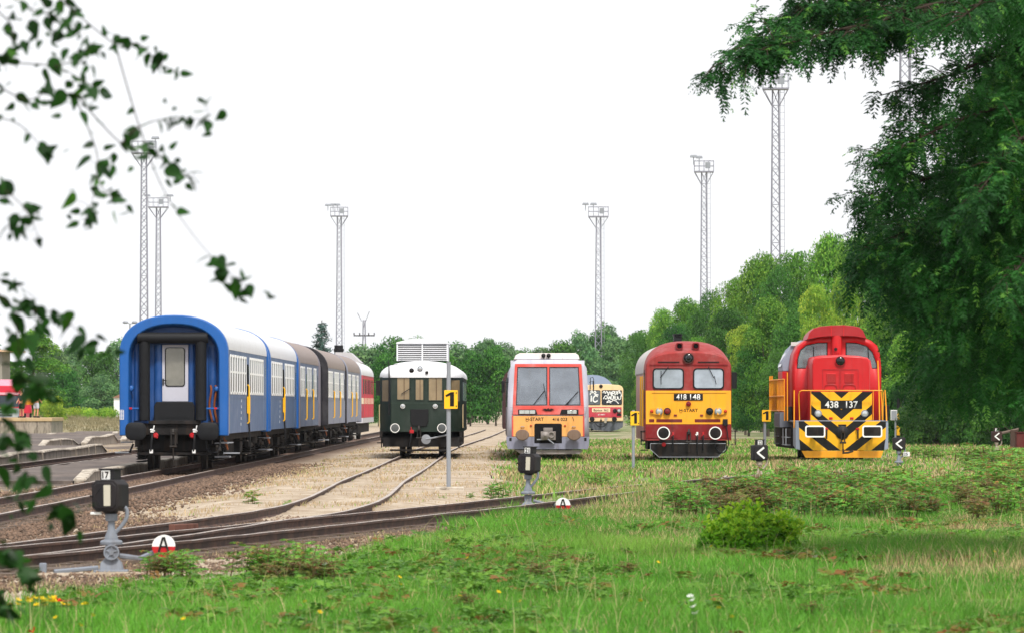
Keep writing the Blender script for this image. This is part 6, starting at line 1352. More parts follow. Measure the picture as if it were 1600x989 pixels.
# leaning platform-side brush heap under the trees
def sticks(px0, px1, py, n, seed):
    r = random.Random(seed); b = MB()
    for _ in range(n):
        X, Y = G(r.uniform(px0, px1), py + r.uniform(-3, 4)); z = r.uniform(0, .55); a = r.uniform(0, 6.28); l = r.uniform(.4, 1.5)
        b.tube([(X, Y, z), (X+l*.5*math.cos(a), Y+l*.5*math.sin(a), z+r.uniform(-.1, .2)), (X+l*math.cos(a), Y+l*math.sin(a), max(.02, z+r.uniform(-.3, .3)))], [.02, .014, .006], 4)
    return b.build('brush_heap', M['brush'])
M['brush'] = paint('#6b5648', .95, .5, '#3a2c24', .2)
tag(sticks(1408, 1560, 693, 420, 3), 'heap of dry brown cut twigs under the dark trees', 'brush heap')
# ---------------------------------------------------------------- weeds with pinnate fronds
def fronds(r, bases, dirs, L, nl, lw, ll, droop):
    """feather leaves: from each base an arching midrib with nl pairs of leaflets; returns verts, quads, leaf count"""
    n = len(bases); C = []; A = []; B = []
    up = np.array([0, 0, 1.0])
    side = unit(np.cross(dirs, up) + 1e-4)
    L = np.broadcast_to(np.asarray(L, float).reshape(-1, 1), (n, 1))
    for j in range(nl):
        u = (j+1)/nl
        pos = bases + dirs*L*u - up*(droop*L*u*u)
        tan = unit(dirs - up*(2*droop*u))
        for s in (-1, 1):
            d = unit(side*s + tan*.45 - up*r.uniform(.05, .55, (n, 1)) + r.normal(0, .12, (n, 3)))
            k = ll*L*(.55 + .45*math.sin(math.pi*min(1, u*.8+.15)))*r.uniform(.8, 1.15, (n, 1))
            C.append(pos + d*k*.5); A.append(d*k*.5); B.append(unit(np.cross(d, np.cross(tan, d) + r.normal(0, .3, (n, 3))))*k*.5*lw)
    tip = bases + dirs*L - up*droop*L; C.append(tip); A.append(unit(dirs-up*2*droop)*L*ll*.5); B.append(side*L*ll*.5*lw)
    return np.concatenate(C), np.concatenate(A), np.concatenate(B)
def weed_mesh(seed, h, stems, mat, spread=.5, tipred=.35):
    r = np.random.default_rng(seed); b = MB(); bs = []; ds = []
    for _ in range(stems):
        a = r.uniform(0, 6.28); q = r.uniform(0, spread*.35); x0, y0 = q*math.cos(a), q*math.sin(a); hh = h*r.uniform(.55, 1); lean = r.normal(0, .12, 2)
        pts = [(x0+lean[0]*z*hh, y0+lean[1]*z*hh, z*hh-.03) for z in (0, .35, .7, 1)]; b.tube(pts, [.012, .009, .006, .003], 4)
        for k in range(int(r.integers(6, 10))):
            u = .25 + .75*k/9; p_ = np.array([x0+lean[0]*u*hh, y0+lean[1]*u*hh, u*hh]); a2 = k*2.4+r.uniform(0, .8); e = .35 + .5*u
            bs.append(p_); ds.append(np.array([math.cos(a2), math.sin(a2), e])/math.hypot(1, e))
    bs = np.array(bs); ds = np.array(ds); c, A, B = fronds(r, bs, ds, h*r.uniform(.28, .5, len(bs)), 6, .42, .42, .35)
    co, q = quads(c, A, B); me = fast_mesh('leaves', co, q, [mat]); n = len(c); zt = np.clip(c[:, 2]/h, 0, 1)
    t_ = np.stack([r.random(n), (r.random(n) < tipred*zt)*r.uniform(.4, 1, n), np.zeros(n)], 1); vcol(me, 'tint', np.repeat(t_, 4, 0))
    return me, b.mesh('stems', M['weedstem'])
M['weedstem'] = flat('#6a5a3a', .8, name='weed stem')
WP = [weed_mesh(70, .5, 4, M['weed']), weed_mesh(71, .5, 6, M['weed'], .9), weed_mesh(72, .5, 5, M['weed_red'], .8, .7), weed_mesh(73, .5, 3, M['weed'], .3, .1)]
def weed(px, py, hpx, v, label, group=None, wide=1):
    X, Y = G(px, py); h = hpx/F*Y; root = thing('weed_plant', label, 'weed', (X, Y, 0), px*.7, group); k = h/.5; root.scale = (k*wide, k*wide, k)
    for nme, me in zip(('leaves', 'stems'), WP[v]): link(bpy.data.objects.new(nme, me), root)
for a in [(395, 793, 34, 0, 'green feathery weed beside the curved rail, left of its smaller neighbour'), (447, 798, 26, 3, 'smaller green weed growing right at the curved rail of the turnout'), (575, 792, 14, 3, 'tiny green seedling between the turnout rails'), (933, 768, 36, 1, 'leafy weed in the grass behind the lantern numbered 21'), (770, 786, 36, 1, 'reddish green weed at the rail left of the lantern numbered 21'),
          (735, 782, 20, 3, 'small green weed beside the footing of the tall number 1 sign'), (692, 785, 16, 3, 'low green weed at the foot of the tall number 1 pole'), (1035, 764, 20, 2, 'small weed between the rails in front of the yellow locomotive'), (1040, 768, 26, 1, 'weed beside the bent rail end in front of the yellow locomotive'),
          (258, 902, 48, 2, 'reddish weed covering the counterweight of the lever numbered 17'), (246, 900, 44, 1, 'green weed in front of the counterweight of the lever numbered 17'), (268, 903, 50, 1, 'second green weed hiding the red half of the counterweight of lever 17'), (286, 900, 46, 1, 'green weed just right of the counterweight of the lever numbered 17'), (905, 790, 22, 0, 'weed by the counterweight of the lever numbered 21'), (845, 905, 40, 2, 'wide reddish weed in the lawn below the lantern numbered 21'), (735, 950, 34, 2, 'reddish weed low in the lawn at the centre bottom'),
          (1450, 722, 30, 1, 'tall thin weed left of the brownish lever'), (1425, 716, 30, 3, 'slender weed right of the square arrow lantern'), (975, 900, 34, 2, 'reddish weed in the lawn left of the bright bush'), (1260, 965, 36, 2, 'reddish weed in the lawn near the bottom right'), (1345, 905, 24, 2, 'small reddish weed in the lawn right of the bright bush'), (880, 880, 26, 2, 'reddish weed in the lawn between lever 21 and the bright bush')]:
    weed(*a, wide=1.25 if a[3] in (1, 2) else 1)
rd = random.Random(11)
for i in range(13):
    weed(400 + i*8.5 + rd.uniform(-5, 5), 905 + rd.uniform(-14, 8), rd.uniform(40, 64), rd.choice([2, 1, 2]), 'reddish green weed in the clump beside the dry strip right of lever 17', 'weed clump by the dry strip', 1.2)
rd = random.Random(12)
for i in range(150):
    px = rd.uniform(1050, 1640); py = rd.uniform(766, 812)
    if px < 1200 and py < 778: continue
    weed(px, py, rd.uniform(34, 58), rd.choice([1, 2, 2, 1, 0]), 'rust tinged fern-leaved weed in the thicket right of the bright bush', 'weed thicket on the right', 1.1)
for i in range(26):
    weed(rd.uniform(1500, 1640), rd.uniform(725, 752), rd.uniform(26, 40), rd.choice([1, 0, 1]), 'dark leafy weed in the clump at the right edge below the brownish lever', 'weeds at the right edge', 1.5)
for i in range(34):
    px = rd.uniform(860, 1330); py = rd.uniform(722, 748); weed(px, py, rd.uniform(7, 15), rd.choice([1, 3, 3]), 'low green weed in front of the standing locomotives', 'low weeds before the locomotives', 1.9)
for i in range(8):
    weed(rd.uniform(1240, 1345), rd.uniform(724, 736), rd.uniform(10, 22), rd.choice([0, 3, 1]), 'leafy weed in front of the plough of the red locomotive', 'weeds before the red plough', 1.3)

# bright bush
r = np.random.default_rng(91); X, Y = G(1171, 862); root = thing('bush', 'round bright green bush standing alone in the lawn', 'bush', (X, Y, 0)); s = Y/F; W, H = 158*s, 76*s
cs, ns, ts = [], [], []
n = 5200; d = rand_dir(r, n); d[:, 2] = np.abs(d[:, 2]); bd = rand_dir(r, 46); bd[:, 2] = np.abs(bd[:, 2]); dots = d @ bd.T; kk = dots.max(1); which = dots.argmax(1)
rad = (.70 + .36*sst(.86, .99, kk))*(1-.30*r.random(n)**2.5); cs.append(d*rad[:, None]*np.array([W*.5, W*.42, H*.80])); ns.append(unit(d + np.array([0, 0, .7])))
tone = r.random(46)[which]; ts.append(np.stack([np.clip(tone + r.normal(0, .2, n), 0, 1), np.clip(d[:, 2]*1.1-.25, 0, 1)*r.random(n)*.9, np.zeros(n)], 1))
for i in range(80):      # upright shoots that break the outline
    a = r.uniform(0, 6.28); q = r.random()**.5; p0 = np.array([q*W*.46*math.cos(a), q*W*.4*math.sin(a), H*(.74-.5*q*q)]); n = 22; u = r.random(n)[:, None]; d = unit(np.array([p0[0]*.7+r.normal(0, .1), p0[1]*.6, .5*W])); cs.append(p0 + d*u*H*r.uniform(.2, .42) + r.normal(0, .02, (n, 3))); ns.append(rand_dir(r, n)); ts.append(np.stack([r.random(n), r.random(n)*.9, np.zeros(n)], 1))
c = np.concatenate(cs); nn = np.concatenate(ns); tt = np.concatenate(ts); k = c[:, 2] > .01; c, nn, tt = c[k], nn[k], tt[k]
co, q = leaf_cloud(r, c, nn, .075, .55, .2); me = fast_mesh('foliage', co, q, [M['bush']]); vcol(me, 'tint', np.repeat(tt, 4, 0)); link(bpy.data.objects.new('foliage', me), root)
b = MB()
for i in range(14): a = r.uniform(0, 6.28); b.tube([(0, 0, -.05), (.25*W*math.cos(a)*.6, .25*W*math.sin(a)*.6, H*.4), (.4*W*math.cos(a), .4*W*math.sin(a), H*.7)], [.01, .006, .003], 5)
b.build('stems', M['bark'], root)

# ---------------------------------------------------------------- grass
m, t, p = nodes('grass blades'); a = t.nodes.new('ShaderNodeAttribute'); a.attribute_name = 'tint'
t.links.new(a.outputs['Color'], p.inputs['Base Color']); p.inputs['Roughness'].default_value = .55; p.inputs['Specular IOR Level'].default_value = .3
tr = t.nodes.new('ShaderNodeBsdfTranslucent'); t.links.new(a.outputs['Color'], tr.inputs['Color']); mx = t.nodes.new('ShaderNodeMixShader'); mx.inputs['Fac'].default_value = .35
out = [n for n in t.nodes if n.type == 'OUTPUT_MATERIAL'][0]; t.links.new(p.outputs['BSDF'], mx.inputs[1]); t.links.new(tr.outputs['BSDF'], mx.inputs[2]); t.links.new(mx.outputs['Shader'], out.inputs['Surface']); M['grass'] = m
def lin3(h): return np.array(lin(h)[:3])
def blades(name, n, D0, D1, accept, hfun, width, colfun, label, seed, x0=-160, x1=1760, power=1.0):
    r = np.random.default_rng(seed); D = (D0**power + r.random(n)*(D1**power-D0**power))**(1/power); px = r.uniform(x0, x1, n); X = (px-CX)/F*D
    k = r.random(n) < accept(X, D, px); X, D, px = X[k], D[k], px[k]; n = len(X)
    h = hfun(X, D, px, r)*r.uniform(.55, 1.25, n); a = r.uniform(0, 6.28, n); w = width*r.uniform(.6, 1.4, n)*np.maximum(1, D/75)
    lean = r.uniform(.15, .75, n)*h; la = r.uniform(0, 6.28, n); base = np.stack([X, D, bury(X, D)-.03], 1)
    wd = np.stack([np.cos(a), np.sin(a), np.zeros(n)], 1)*w[:, None]*.5; ld = np.stack([np.cos(la), np.sin(la), np.zeros(n)], 1)*lean[:, None]; up = np.stack([np.zeros(n), np.zeros(n), h], 1)
    co = np.stack([base-wd, base+wd, base+up*.58+ld*.3+wd*.75, base+up*.58+ld*.3-wd*.75, base+up*(1-.0)+ld], 1).reshape(-1, 3)
    i = np.arange(n)*5; me = bpy.data.meshes.new(name); q = np.stack([i, i+1, i+2, i+3], 1); tr_ = np.stack([i+3, i+2, i+4], 1)
    me.vertices.add(len(co)); me.vertices.foreach_set('co', co.astype(np.float32).ravel()); me.loops.add(n*7); me.loops.foreach_set('vertex_index', np.concatenate([q.ravel(), tr_.ravel()]).astype(np.int32))
    me.polygons.add(2*n); me.polygons.foreach_set('loop_start', np.concatenate([np.arange(n)*4, n*4+np.arange(n)*3]).astype(np.int32)); me.polygons.foreach_set('loop_total', np.concatenate([np.full(n, 4), np.full(n, 3)]).astype(np.int32)); me.materials.append(M['grass']); me.update(calc_edges=True)
    c = colfun(X, D, px, r); vcol(me, 'tint', np.repeat(np.clip(c, 0, 1), 5, 0).astype(np.float32))
    o = bpy.data.objects.new(name, me); link(o); return tag(o, label, 'grass', None, 'stuff')
G1, G2, G3, DR1, DR2 = lin3('#447f1e'), lin3('#70a838'), lin3('#9cbe54'), lin3('#c2ac80'), lin3('#a68f66')
def gcol(X, D, px, r, dryk=.05):
    n = len(X); u = fbm(X, D*.35, 1.5, 31)[:, None]; v = r.random((n, 1)); f2 = fbm(X, D*.3, 4, 33)[:, None]
    c = G1*(1-u) + G2*u; c = c*(1-.5*sst(.5, .75, f2)) + G3*.5*sst(.5, .75, f2); c = c*(.62 + .75*fbm(X, D*.22, 2.6, 35)[:, None])*r.uniform(.65, 1.35, (n, 1))
    py = HZ + F*CH/D; dk = dryk + .45*sst(.52, .68, fbm(X, D*.25, 2.2, 37))[:, None]*sst(900, 800, py)[:, None] + .8*(np.exp(-((py-889)/11)**2)*(px > 1360)*sst(.38, .55, fbm(X, D*.2, 1.3, 41)))[:, None] + .8*(np.exp(-((py-828)/5)**2)*(px > 1440))[:, None] + .55*(np.exp(-((py-790)/12)**2)*(px > 880)*(px < 1100))[:, None]
    d = (v < dk); dc = DR1*r.random((n, 1)) + DR2*(1-r.random((n, 1)))*.9; return np.where(d, np.clip(dc, 0, .7), c)
def acc_f(X, D, px): g, v, a_ = masks(X, D); py = HZ + F*CH/D; ey = np.interp(px, EDGE_X, EDGE_Y); return sst(-6, 14, py-ey + (fbm(X, D*.35, 1.2, 5)-.5)*34)*(1-.7*(np.exp(-((py-889)/9)**2)*(px > 1360)*sst(.4, .55, fbm(X, D*.2, 1.3, 41))))
def hgt(X, D, px, r): return .05 + .12*fbm(X, D*.4, .9, 51) + .12*sst(.55, .75, fbm(X, D*.3, 3.1, 53)) 
blades('lawn_grass', 480000, 41, 128, acc_f, hgt, .0085, gcol, 'long bright green grass across the foreground', 101)
def acc_s(X, D, px): py = HZ + F*CH/D; return (fbm(X, D*.35, .8, 61) > .55)*sst(0, 20, py-np.interp(px, EDGE_X, EDGE_Y))*.8
def scol(X, D, px, r): n = len(X); return (lin3('#c9b98a')*r.uniform(.7, 1.2, (n, 1)))*.7 + lin3('#8aa050')*.3
blades('seed_grass', 6000, 43, 125, acc_s, lambda X, D, px, r: .30 + .12*r.random(len(X)), .006, scol, 'thin straw coloured seed stalks among the green grass', 102)
def acc_r(X, D, px): g, v, a_ = masks(X, D); py = HZ + F*CH/D; return np.clip(g*sst(4, -10, py-np.interp(px, EDGE_X, EDGE_Y)), 0, 1)*(px > 680)
blades('yard_grass', 150000, 108, 300, acc_r, lambda X, D, px, r: .07 + .16*fbm(X, D*.3, 2, 71), .016, lambda X, D, px, r: gcol(X, D, px, r, .34), 'short weedy grass round the locomotives', 103, 620, 1720, .7)
def acc_d(X, D, px):
    g, v, a_ = masks(X, D); py = HZ + F*CH/D; tr = np.abs(X+8.9) > 2.1
    return (1-g)*(1-a_)*(1-.8*v)*tr*sst(.42, .6, fbm(X, D*.3, 1.4, 81))*(px > -100)
def dcol(X, D, px, r): n = len(X); return (lin3('#cdb894')*.55 + lin3('#a89070')*.45)*r.uniform(.7, 1.25, (n, 1))*np.where(r.random((n, 1)) < .06, np.array([.55, 1.0, .35]), 1)
blades('dry_grass', 120000, 60, 260, acc_d, lambda X, D, px, r: .035 + .07*fbm(X, D*.3, 1.4, 83), .012, dcol, 'short straw grass on the dry yard ground', 104, -100, 1200, .8)
# low broad weeds mixed into the turf: nobody could count them
r = np.random.default_rng(108); n = 5200; D = 42 + r.random(n)*82; px = r.uniform(-120, 1720, n); X = (px-CX)/F*D; k = (r.random(n) < acc_f(X, D, px)) & (fbm(X, D*.3, 1.7, 63) > .5); X, D = X[k], D[k]; n = len(X)
bs, ds, ls, tn = [], [], [], []
for q in range(5):
    a = r.uniform(0, 6.28, n); e = r.uniform(.25, 1.3, n); bs.append(np.stack([X+r.normal(0, .03, n), D+r.normal(0, .03, n), np.full(n, .02)], 1)); ds.append(unit(np.stack([np.cos(a), np.sin(a), e], 1))); ls.append(r.uniform(.12, .26, n)); tn.append(sst(.5, .7, fbm(X, D*.3, 2.4, 65)))
bs, ds, ls, tn = np.concatenate(bs), np.concatenate(ds), np.concatenate(ls), np.concatenate(tn)
c, A, B = fronds(r, bs, ds, ls, 4, .55, .42, .35); co, q = quads(c, A, B); me = fast_mesh('turf_weeds', co, q, [M['weed']]); kk = len(c)//len(bs); t_ = np.tile(np.stack([r.random(len(bs)), (r.random(len(bs)) < .12+.5*tn)*r.uniform(.3, 1, len(bs)), np.zeros(len(bs))], 1), (kk, 1)); vcol(me, 'tint', np.repeat(t_, 4, 0))
o = bpy.data.objects.new('turf_weeds', me); link(o); tag(o, 'low broad leaved weeds mixed into the turf', 'weeds', None, 'stuff')
# track-side gravel
r = np.random.default_rng(111); n = 26000; D = r.uniform(62, 190, n); X = -8.95+.0034*(D-150) + r.normal(0, 1.15, n); px = CX+X/D*F
X2 = np.concatenate([X, (r.uniform(-40, 900, 16000)-CX)/F*r.uniform(60, 100, 16000)]); 
D = np.concatenate([D, r.uniform(60, 100, 16000)]); X2[n:] = (r.uniform(-60, 760, 16000)-CX)/F*D[n:]
g, v, a_ = masks(X2, D); py = HZ + F*CH/D; k = (g < .3) & (a_ < .4); X2, D = X2[k], D[k]; n = len(X2)
s = r.uniform(.018, .05, n)*np.clip(D/90, .8, 1.4); oc = np.array([[1, 0, 0], [-1, 0, 0], [0, 1, 0], [0, -1, 0], [0, 0, .7], [0, 0, -.7]]); a = r.uniform(0, 6.28, n); ca, sa = np.cos(a), np.sin(a)
V_ = oc[None]*s[:, None, None]*r.uniform(.6, 1.3, (n, 6, 1)); V_ = np.stack([V_[..., 0]*ca[:, None]-V_[..., 1]*sa[:, None], V_[..., 0]*sa[:, None]+V_[..., 1]*ca[:, None], V_[..., 2]], -1) + np.stack([X2, D, np.full(n, .0)], -1)[:, None]
T = np.array([[0, 2, 4], [2, 1, 4], [1, 3, 4], [3, 0, 4], [2, 0, 5], [1, 2, 5], [3, 1, 5], [0, 3, 5]]); me = fast_mesh('gravel', V_.reshape(-1, 3), (T[None]+np.arange(n)[:, None, None]*6).reshape(-1, 3), [])
c = (lin3('#75604f')*.5 + lin3('#4f3c31')*.5)*r.uniform(.5, 1.6, (n, 1)); vcol(me, 'tint', np.repeat(c, 6, 0)); m, t, p = nodes('track gravel'); at = t.nodes.new('ShaderNodeAttribute'); at.attribute_name = 'tint'; t.links.new(at.outputs['Color'], p.inputs['Base Color']); p.inputs['Roughness'].default_value = .95; me.materials.append(m)
tag(link(bpy.data.objects.new('gravel', me)) or bpy.data.objects['gravel'], 'brown grey gravel between and beside the rails', 'gravel', None, 'stuff')
# flowers
M['petal_y'] = flat('#f2c400', .6, name='yellow petals'); M['petal_r'] = flat('#e02810', .6, name='poppy petals'); M['petal_w'] = flat('#f0f0ec', .6, name='white petals')
def flower_mesh(mat, rad, n, cup=.3):
    b = MB()
    for k in range(n):
        a = 2*math.pi*k/n; d = .6; P = [(0, 0, 0)]
        for e, f in ((-d, .75), (-.25, 1.0), (.25, 1.0), (d, .75)): P.append((rad*f*math.cos(a+e*2.6/n), rad*f*math.sin(a+e*2.6/n), rad*cup*f + .002*k))
        b.add(P, [(0, 1, 2), (0, 2, 3), (0, 3, 4)])
    return b.mesh('petals', mat)
fy, fr, fw = flower_mesh(M['petal_y'], .028, 6), flower_mesh(M['petal_r'], .045, 5, .6), flower_mesh(M['petal_w'], .03, 8)
b = MB(); b.tube([(0, 0, -.28), (.01, 0, -.12), (0, 0, 0)], [.005, .004, .003], 5); fst = b.mesh('stem', M['weed'])
def flower(px, py, me, label, cat, name, group=None, hz=.26, sc=1):
    D = F*(CH-hz)/(py-HZ); root = thing(name, label, cat, (XA(px, D), D, hz), random.random()*6, group); root.scale = (sc, sc, 1)
    h_ = bpy.data.objects.new('petals', me); link(h_, root); h_.rotation_euler = (R(35), 0, 0); link(bpy.data.objects.new('stem', fst), root)
flower(90, 939, fr, 'red poppy flower in the grass at lower left', 'poppy', 'poppy_flower', sc=1.15); flower(52, 988, fr, 'red poppy just showing at the bottom edge', 'poppy', 'poppy_flower')
rd = random.Random(21)
for i in range(34): flower(rd.uniform(40, 88) + (rd.random() < .3)*rd.uniform(-40, 60), rd.uniform(933, 945), fy, 'small yellow flower in the patch beside the red poppy', 'flower', 'yellow_flower', 'yellow flowers by the poppy', rd.uniform(.22, .3))
for i in range(22): px = rd.uniform(10, 1590); flower(px, rd.uniform(np.interp(px, EDGE_X, EDGE_Y)+18, 985), fy, 'single small yellow flower scattered in the lawn', 'flower', 'yellow_flower', 'scattered yellow flowers', rd.uniform(.18, .28), .8)
for px, py in ((1079, 932), (1083, 938), (1085, 948), (1088, 958), (1274, 870), (508, 882)): flower(px, py, fw, 'small white flower in the lawn', 'flower', 'white_flower', 'white lawn flowers', .3, 1.1)

# ---------------------------------------------------------------- big pinnate-leaved tree at the right edge, its branches reaching over the yard
r = np.random.default_rng(131); TX, TY = 11.3, 74.0
root = thing('overhanging_tree', 'large dark green tree at the right edge with long drooping feathery branches', 'tree', (TX, TY, 0)); root_loc = np.array([TX, TY, 0])
def P3(px, py, D): return np.array([XA(px, D), D, ZA(py, D)])
tips = []          # (tip pixel, depth, base pixel at the trunk side)
limbs = [([(1995, -180), (1700, -30), (1480, 10), (1300, 50), (1125, 98)], 69), ([(1995, -150), (1720, -60), (1500, -30), (1380, 0), (1262, 8)], 71), ([(1990, 40), (1760, 40), (1600, 70), (1480, 120), (1375, 150)], 72), ([(1990, 120), (1780, 130), (1620, 150), (1490, 190), (1380, 245)], 70),
         ([(1990, 240), (1790, 220), (1620, 240), (1480, 270), (1360, 305)], 73), ([(1990, 330), (1790, 300), (1600, 310), (1460, 345), (1345, 400)], 71), ([(1990, 420), (1800, 380), (1640, 380), (1510, 400), (1435, 440)], 74), ([(1990, 60), (1800, -60), (1650, -60), (1560, -20), (1500, 30)], 67), ([(1990, 200), (1790, 150), (1680, 170), (1590, 220), (1530, 300)], 67), ([(1990, 340), (1800, 330), (1700, 350), (1620, 390), (1560, 450)], 68), ([(1990, -100), (1750, -130), (1500, -80), (1330, -20), (1180, 60)], 72), ([(1995, -120), (1750, -40), (1560, -20), (1430, 15), (1330, 50)], 70), ([(1990, 480), (1800, 450), (1650, 450), (1580, 480), (1510, 520)], 76)]
tb = MB(); fb = []; fd = []; fl = []
def poly_at(P, u):
    u = u*(len(P)-1); i = min(int(u), len(P)-2); return P[i]*(1-(u-i)) + P[i+1]*(u-i)
top_z = ZA(-150, TY)
tb.tube([(0, 0, -.3), (.05, 0, 1.5), (-.05, .1, 4), (0, 0, top_z)], [.34, .28, .22, .12], 10)
for li, (L, D) in enumerate(limbs):
    P = [P3(x, y, D + (TY-D)*(1-i/(len(L)-1)) + r.normal(0, .25)) for i, (x, y) in enumerate(L)]
    tb.tube([tuple(p_-root_loc) for p_ in P], [.075, .05, .032, .018, .006], 6)
    ns_ = 95 if li in (0, 1, 10) else 56
    for k in range(ns_):
        u = r.uniform(.22, 1.0); s = poly_at(P, u); tl = (P[-1]-P[-2]); tl = tl/np.linalg.norm(tl)
        d = unit(tl*r.uniform(.2, 1.0) + np.array([r.normal(0, .5), r.normal(0, .85), r.normal(-.05, .38)])); ln = r.uniform(.25, .85)*(1.25-.55*u)
        e = s + d*ln - np.array([0, 0, .14*ln]); mid = (s+e)/2 + np.array([0, 0, .05])
        tb.tube([tuple(s-root_loc), tuple(mid-root_loc), tuple(e-root_loc)], [.011, .008, .003], 4)
        nf = int(13*ln/.5)+5
        for q in range(nf):
            v = r.uniform(.15, 1.05); b0 = s + (e-s)*v; fb.append(b0); fd.append(unit(d*.8 + rand_dir(r, 1)[0]*.75 + np.array([0, 0, -.15]))); fl.append(r.uniform(.13, .24))
# inner mass to the right of the outline
n = 7000; px = r.uniform(1330, 1720, n); py = r.uniform(-40, 620, n); D = r.uniform(70, 79, n); lim = np.interp(py, [-40, 60, 120, 200, 260, 300, 345, 400, 440, 500, 560, 620], [1540, 1580, 1540, 1430, 1405, 1385, 1370, 1352, 1385, 1430, 1452, 1488]) + r.normal(0, 24, n)
gap = fbm(px*.01, py*.01, .55, 133); k = (px > lim) & (gap > .34 - .2*(px > 1530)); 
for x, y, d_ in zip(px[k], py[k], D[k]):
    c = P3(x, y, d_); dd = unit(np.array([r.normal(-.5, .7), r.normal(0, .8), r.normal(-.25, .4)]))
    for q in range(5): fb.append(c + dd*r.uniform(0, .35) + r.normal(0, .06, 3)); fd.append(unit(dd*.7 + rand_dir(r, 1)[0]*.7 + np.array([0, 0, -.2]))); fl.append(r.uniform(.13, .23))
fb, fd, fl = np.array(fb)-root_loc, np.array(fd), np.array(fl)
c, A, B = fronds(r, fb, fd, fl, 6, .34, .40, .45); co, q = quads(c, A, B); me = fast_mesh('crown', co, q, [M['leaf_fine']]); nl_ = len(c)//len(fb)
clump = np.clip(fbm((fb[:, 0]+50)*1.0, fb[:, 2]+fb[:, 1]*.6+50, .9, 137)*1.3-.15 + r.normal(0, .12, len(fb)), 0, 1); tip_ = (r.random(len(fb)) < .10)*r.random(len(fb))
tt = np.tile(np.stack([clump, tip_, np.zeros(len(fb))], 1), (nl_, 1)); tt[:, 0] = np.clip(tt[:, 0] + r.normal(0, .1, len(tt)), 0, 1); vcol(me, 'tint', np.repeat(tt, 4, 0))
link(bpy.data.objects.new('crown', me), root); tb.build('trunk', M['twig'], root)
print('right tree leaflets', len(c))

# ---------------------------------------------------------------- broad-leaved tree close by at the left: thin twigs and heart-shaped leaves hang into the view
r = np.random.default_rng(151); TX, TY = -4.6, 25.5; root = thing('broad_leaved_tree', 'out of focus tree at the left edge whose thin twigs carry dark heart-shaped leaves', 'tree', (TX, TY, 0)); rl = np.array([TX, TY, 0.])
twigs = [[(-60, -60), (40, 10), (100, 30), (130, 62)], [(-60, 30), (5, 92), (85, 104), (129, 126), (165, 146)], [(-60, 100), (36, 155), (78, 141), (117, 150), (146, 146)], [(85, 104), (117, 95), (138, 78), (160, 82)], [(60, -30), (180, 70), (215, 68), (250, 100), (278, 114)], [(120, 150), (190, 225), (240, 235), (272, 270), (305, 278)], [(190, 225), (215, 200), (265, 185), (325, 188)], [(117, 150), (150, 235), (150, 275), (140, 340)],
         [(150, 275), (165, 300), (205, 328)], [(-60, 180), (20, 190), (65, 230), (78, 245)], [(-60, 260), (7, 297), (45, 335), (60, 372)], [(180, 70), (215, 190), (252, 290), (300, 365), (345, 415), (395, 455)], [(-60, 400), (23, 482), (65, 484), (105, 500), (142, 542), (178, 556)], [(23, 482), (30, 544), (38, 590), (60, 600), (85, 625)], [(-60, 560), (5, 640), (25, 668), (40, 705)], [(-60, 640), (5, 690), (48, 745), (85, 795), (125, 800)], [(-60, 760), (10, 860), (35, 890), (58, 908)], [(-60, 880), (5, 940), (12, 968)], [(-60, 420), (10, 440), (25, 445), (60, 470)], [(-60, -20), (10, 30), (20, 60), (10, 100)]]
big = [(73, 5), (95, 12), (110, 5), (85, 30), (60, 20), (100, 40), (75, 40), (90, 58), (115, 25), (40, 10), (20, 25), (55, 45), (120, 45), (5, 92), (20, 80), (39, 73), (73, 121), (78, 141), (117, 150), (146, 146), (138, 72), (135, 85), (150, 82), (165, 146), (117, 95), (129, 126), (85, 104), (92, 155), (36, 155), (10, 100), (190, 65), (220, 83), (245, 97), (278, 114), (265, 185), (292, 192), (318, 188), (325, 160), (200, 222), (205, 212), (240, 240), (258, 250), (226, 232), (250, 232), (272, 270), (302, 268), (298, 282), (130, 253), (160, 262), (166, 270), (148, 297), (188, 314), (180, 308), (108, 313), (135, 330), (140, 345), (147, 340), (114, 352), (68, 237), (75, 240), (7, 297), (4, 290), (22, 348), (45, 352), (3, 362), (20, 345), (338, 412), (360, 413), (342, 435), (355, 449), (368, 452), (378, 428), (391, 455), (348, 408), (23, 445), (25, 470), (5, 470), (40, 478),
       (23, 482), (44, 484), (65, 490), (30, 505), (60, 508), (62, 518), (87, 496), (101, 517), (121, 536), (142, 548), (142, 538), (172, 556), (105, 500), (28, 544), (51, 535), (15, 545), (35, 585), (30, 600), (40, 618), (55, 605), (60, 590), (58, 615), (70, 600), (82, 622), (45, 570), (5, 650), (10, 665), (22, 668), (32, 680), (5, 680), (18, 690), (36, 690), (12, 640), (5, 690), (31, 755), (30, 770), (48, 790), (75, 742), (70, 768), (85, 800), (100, 795), (108, 806), (118, 790), (107, 822), (45, 755), (8, 745), (10, 880), (25, 872), (35, 890), (45, 898), (55, 908), (5, 875), (5, 940), (10, 965), (12, 955)]
tw = MB(); lv = MB_v = []; LV, LF, LT = [], [], []
tw.tube([(0, 0, -.3), (.03, 0, 1.0), (0, .05, 2.2), (.05, 0, 3.9)], [.13, .11, .09, .05], 8)
dep = {}
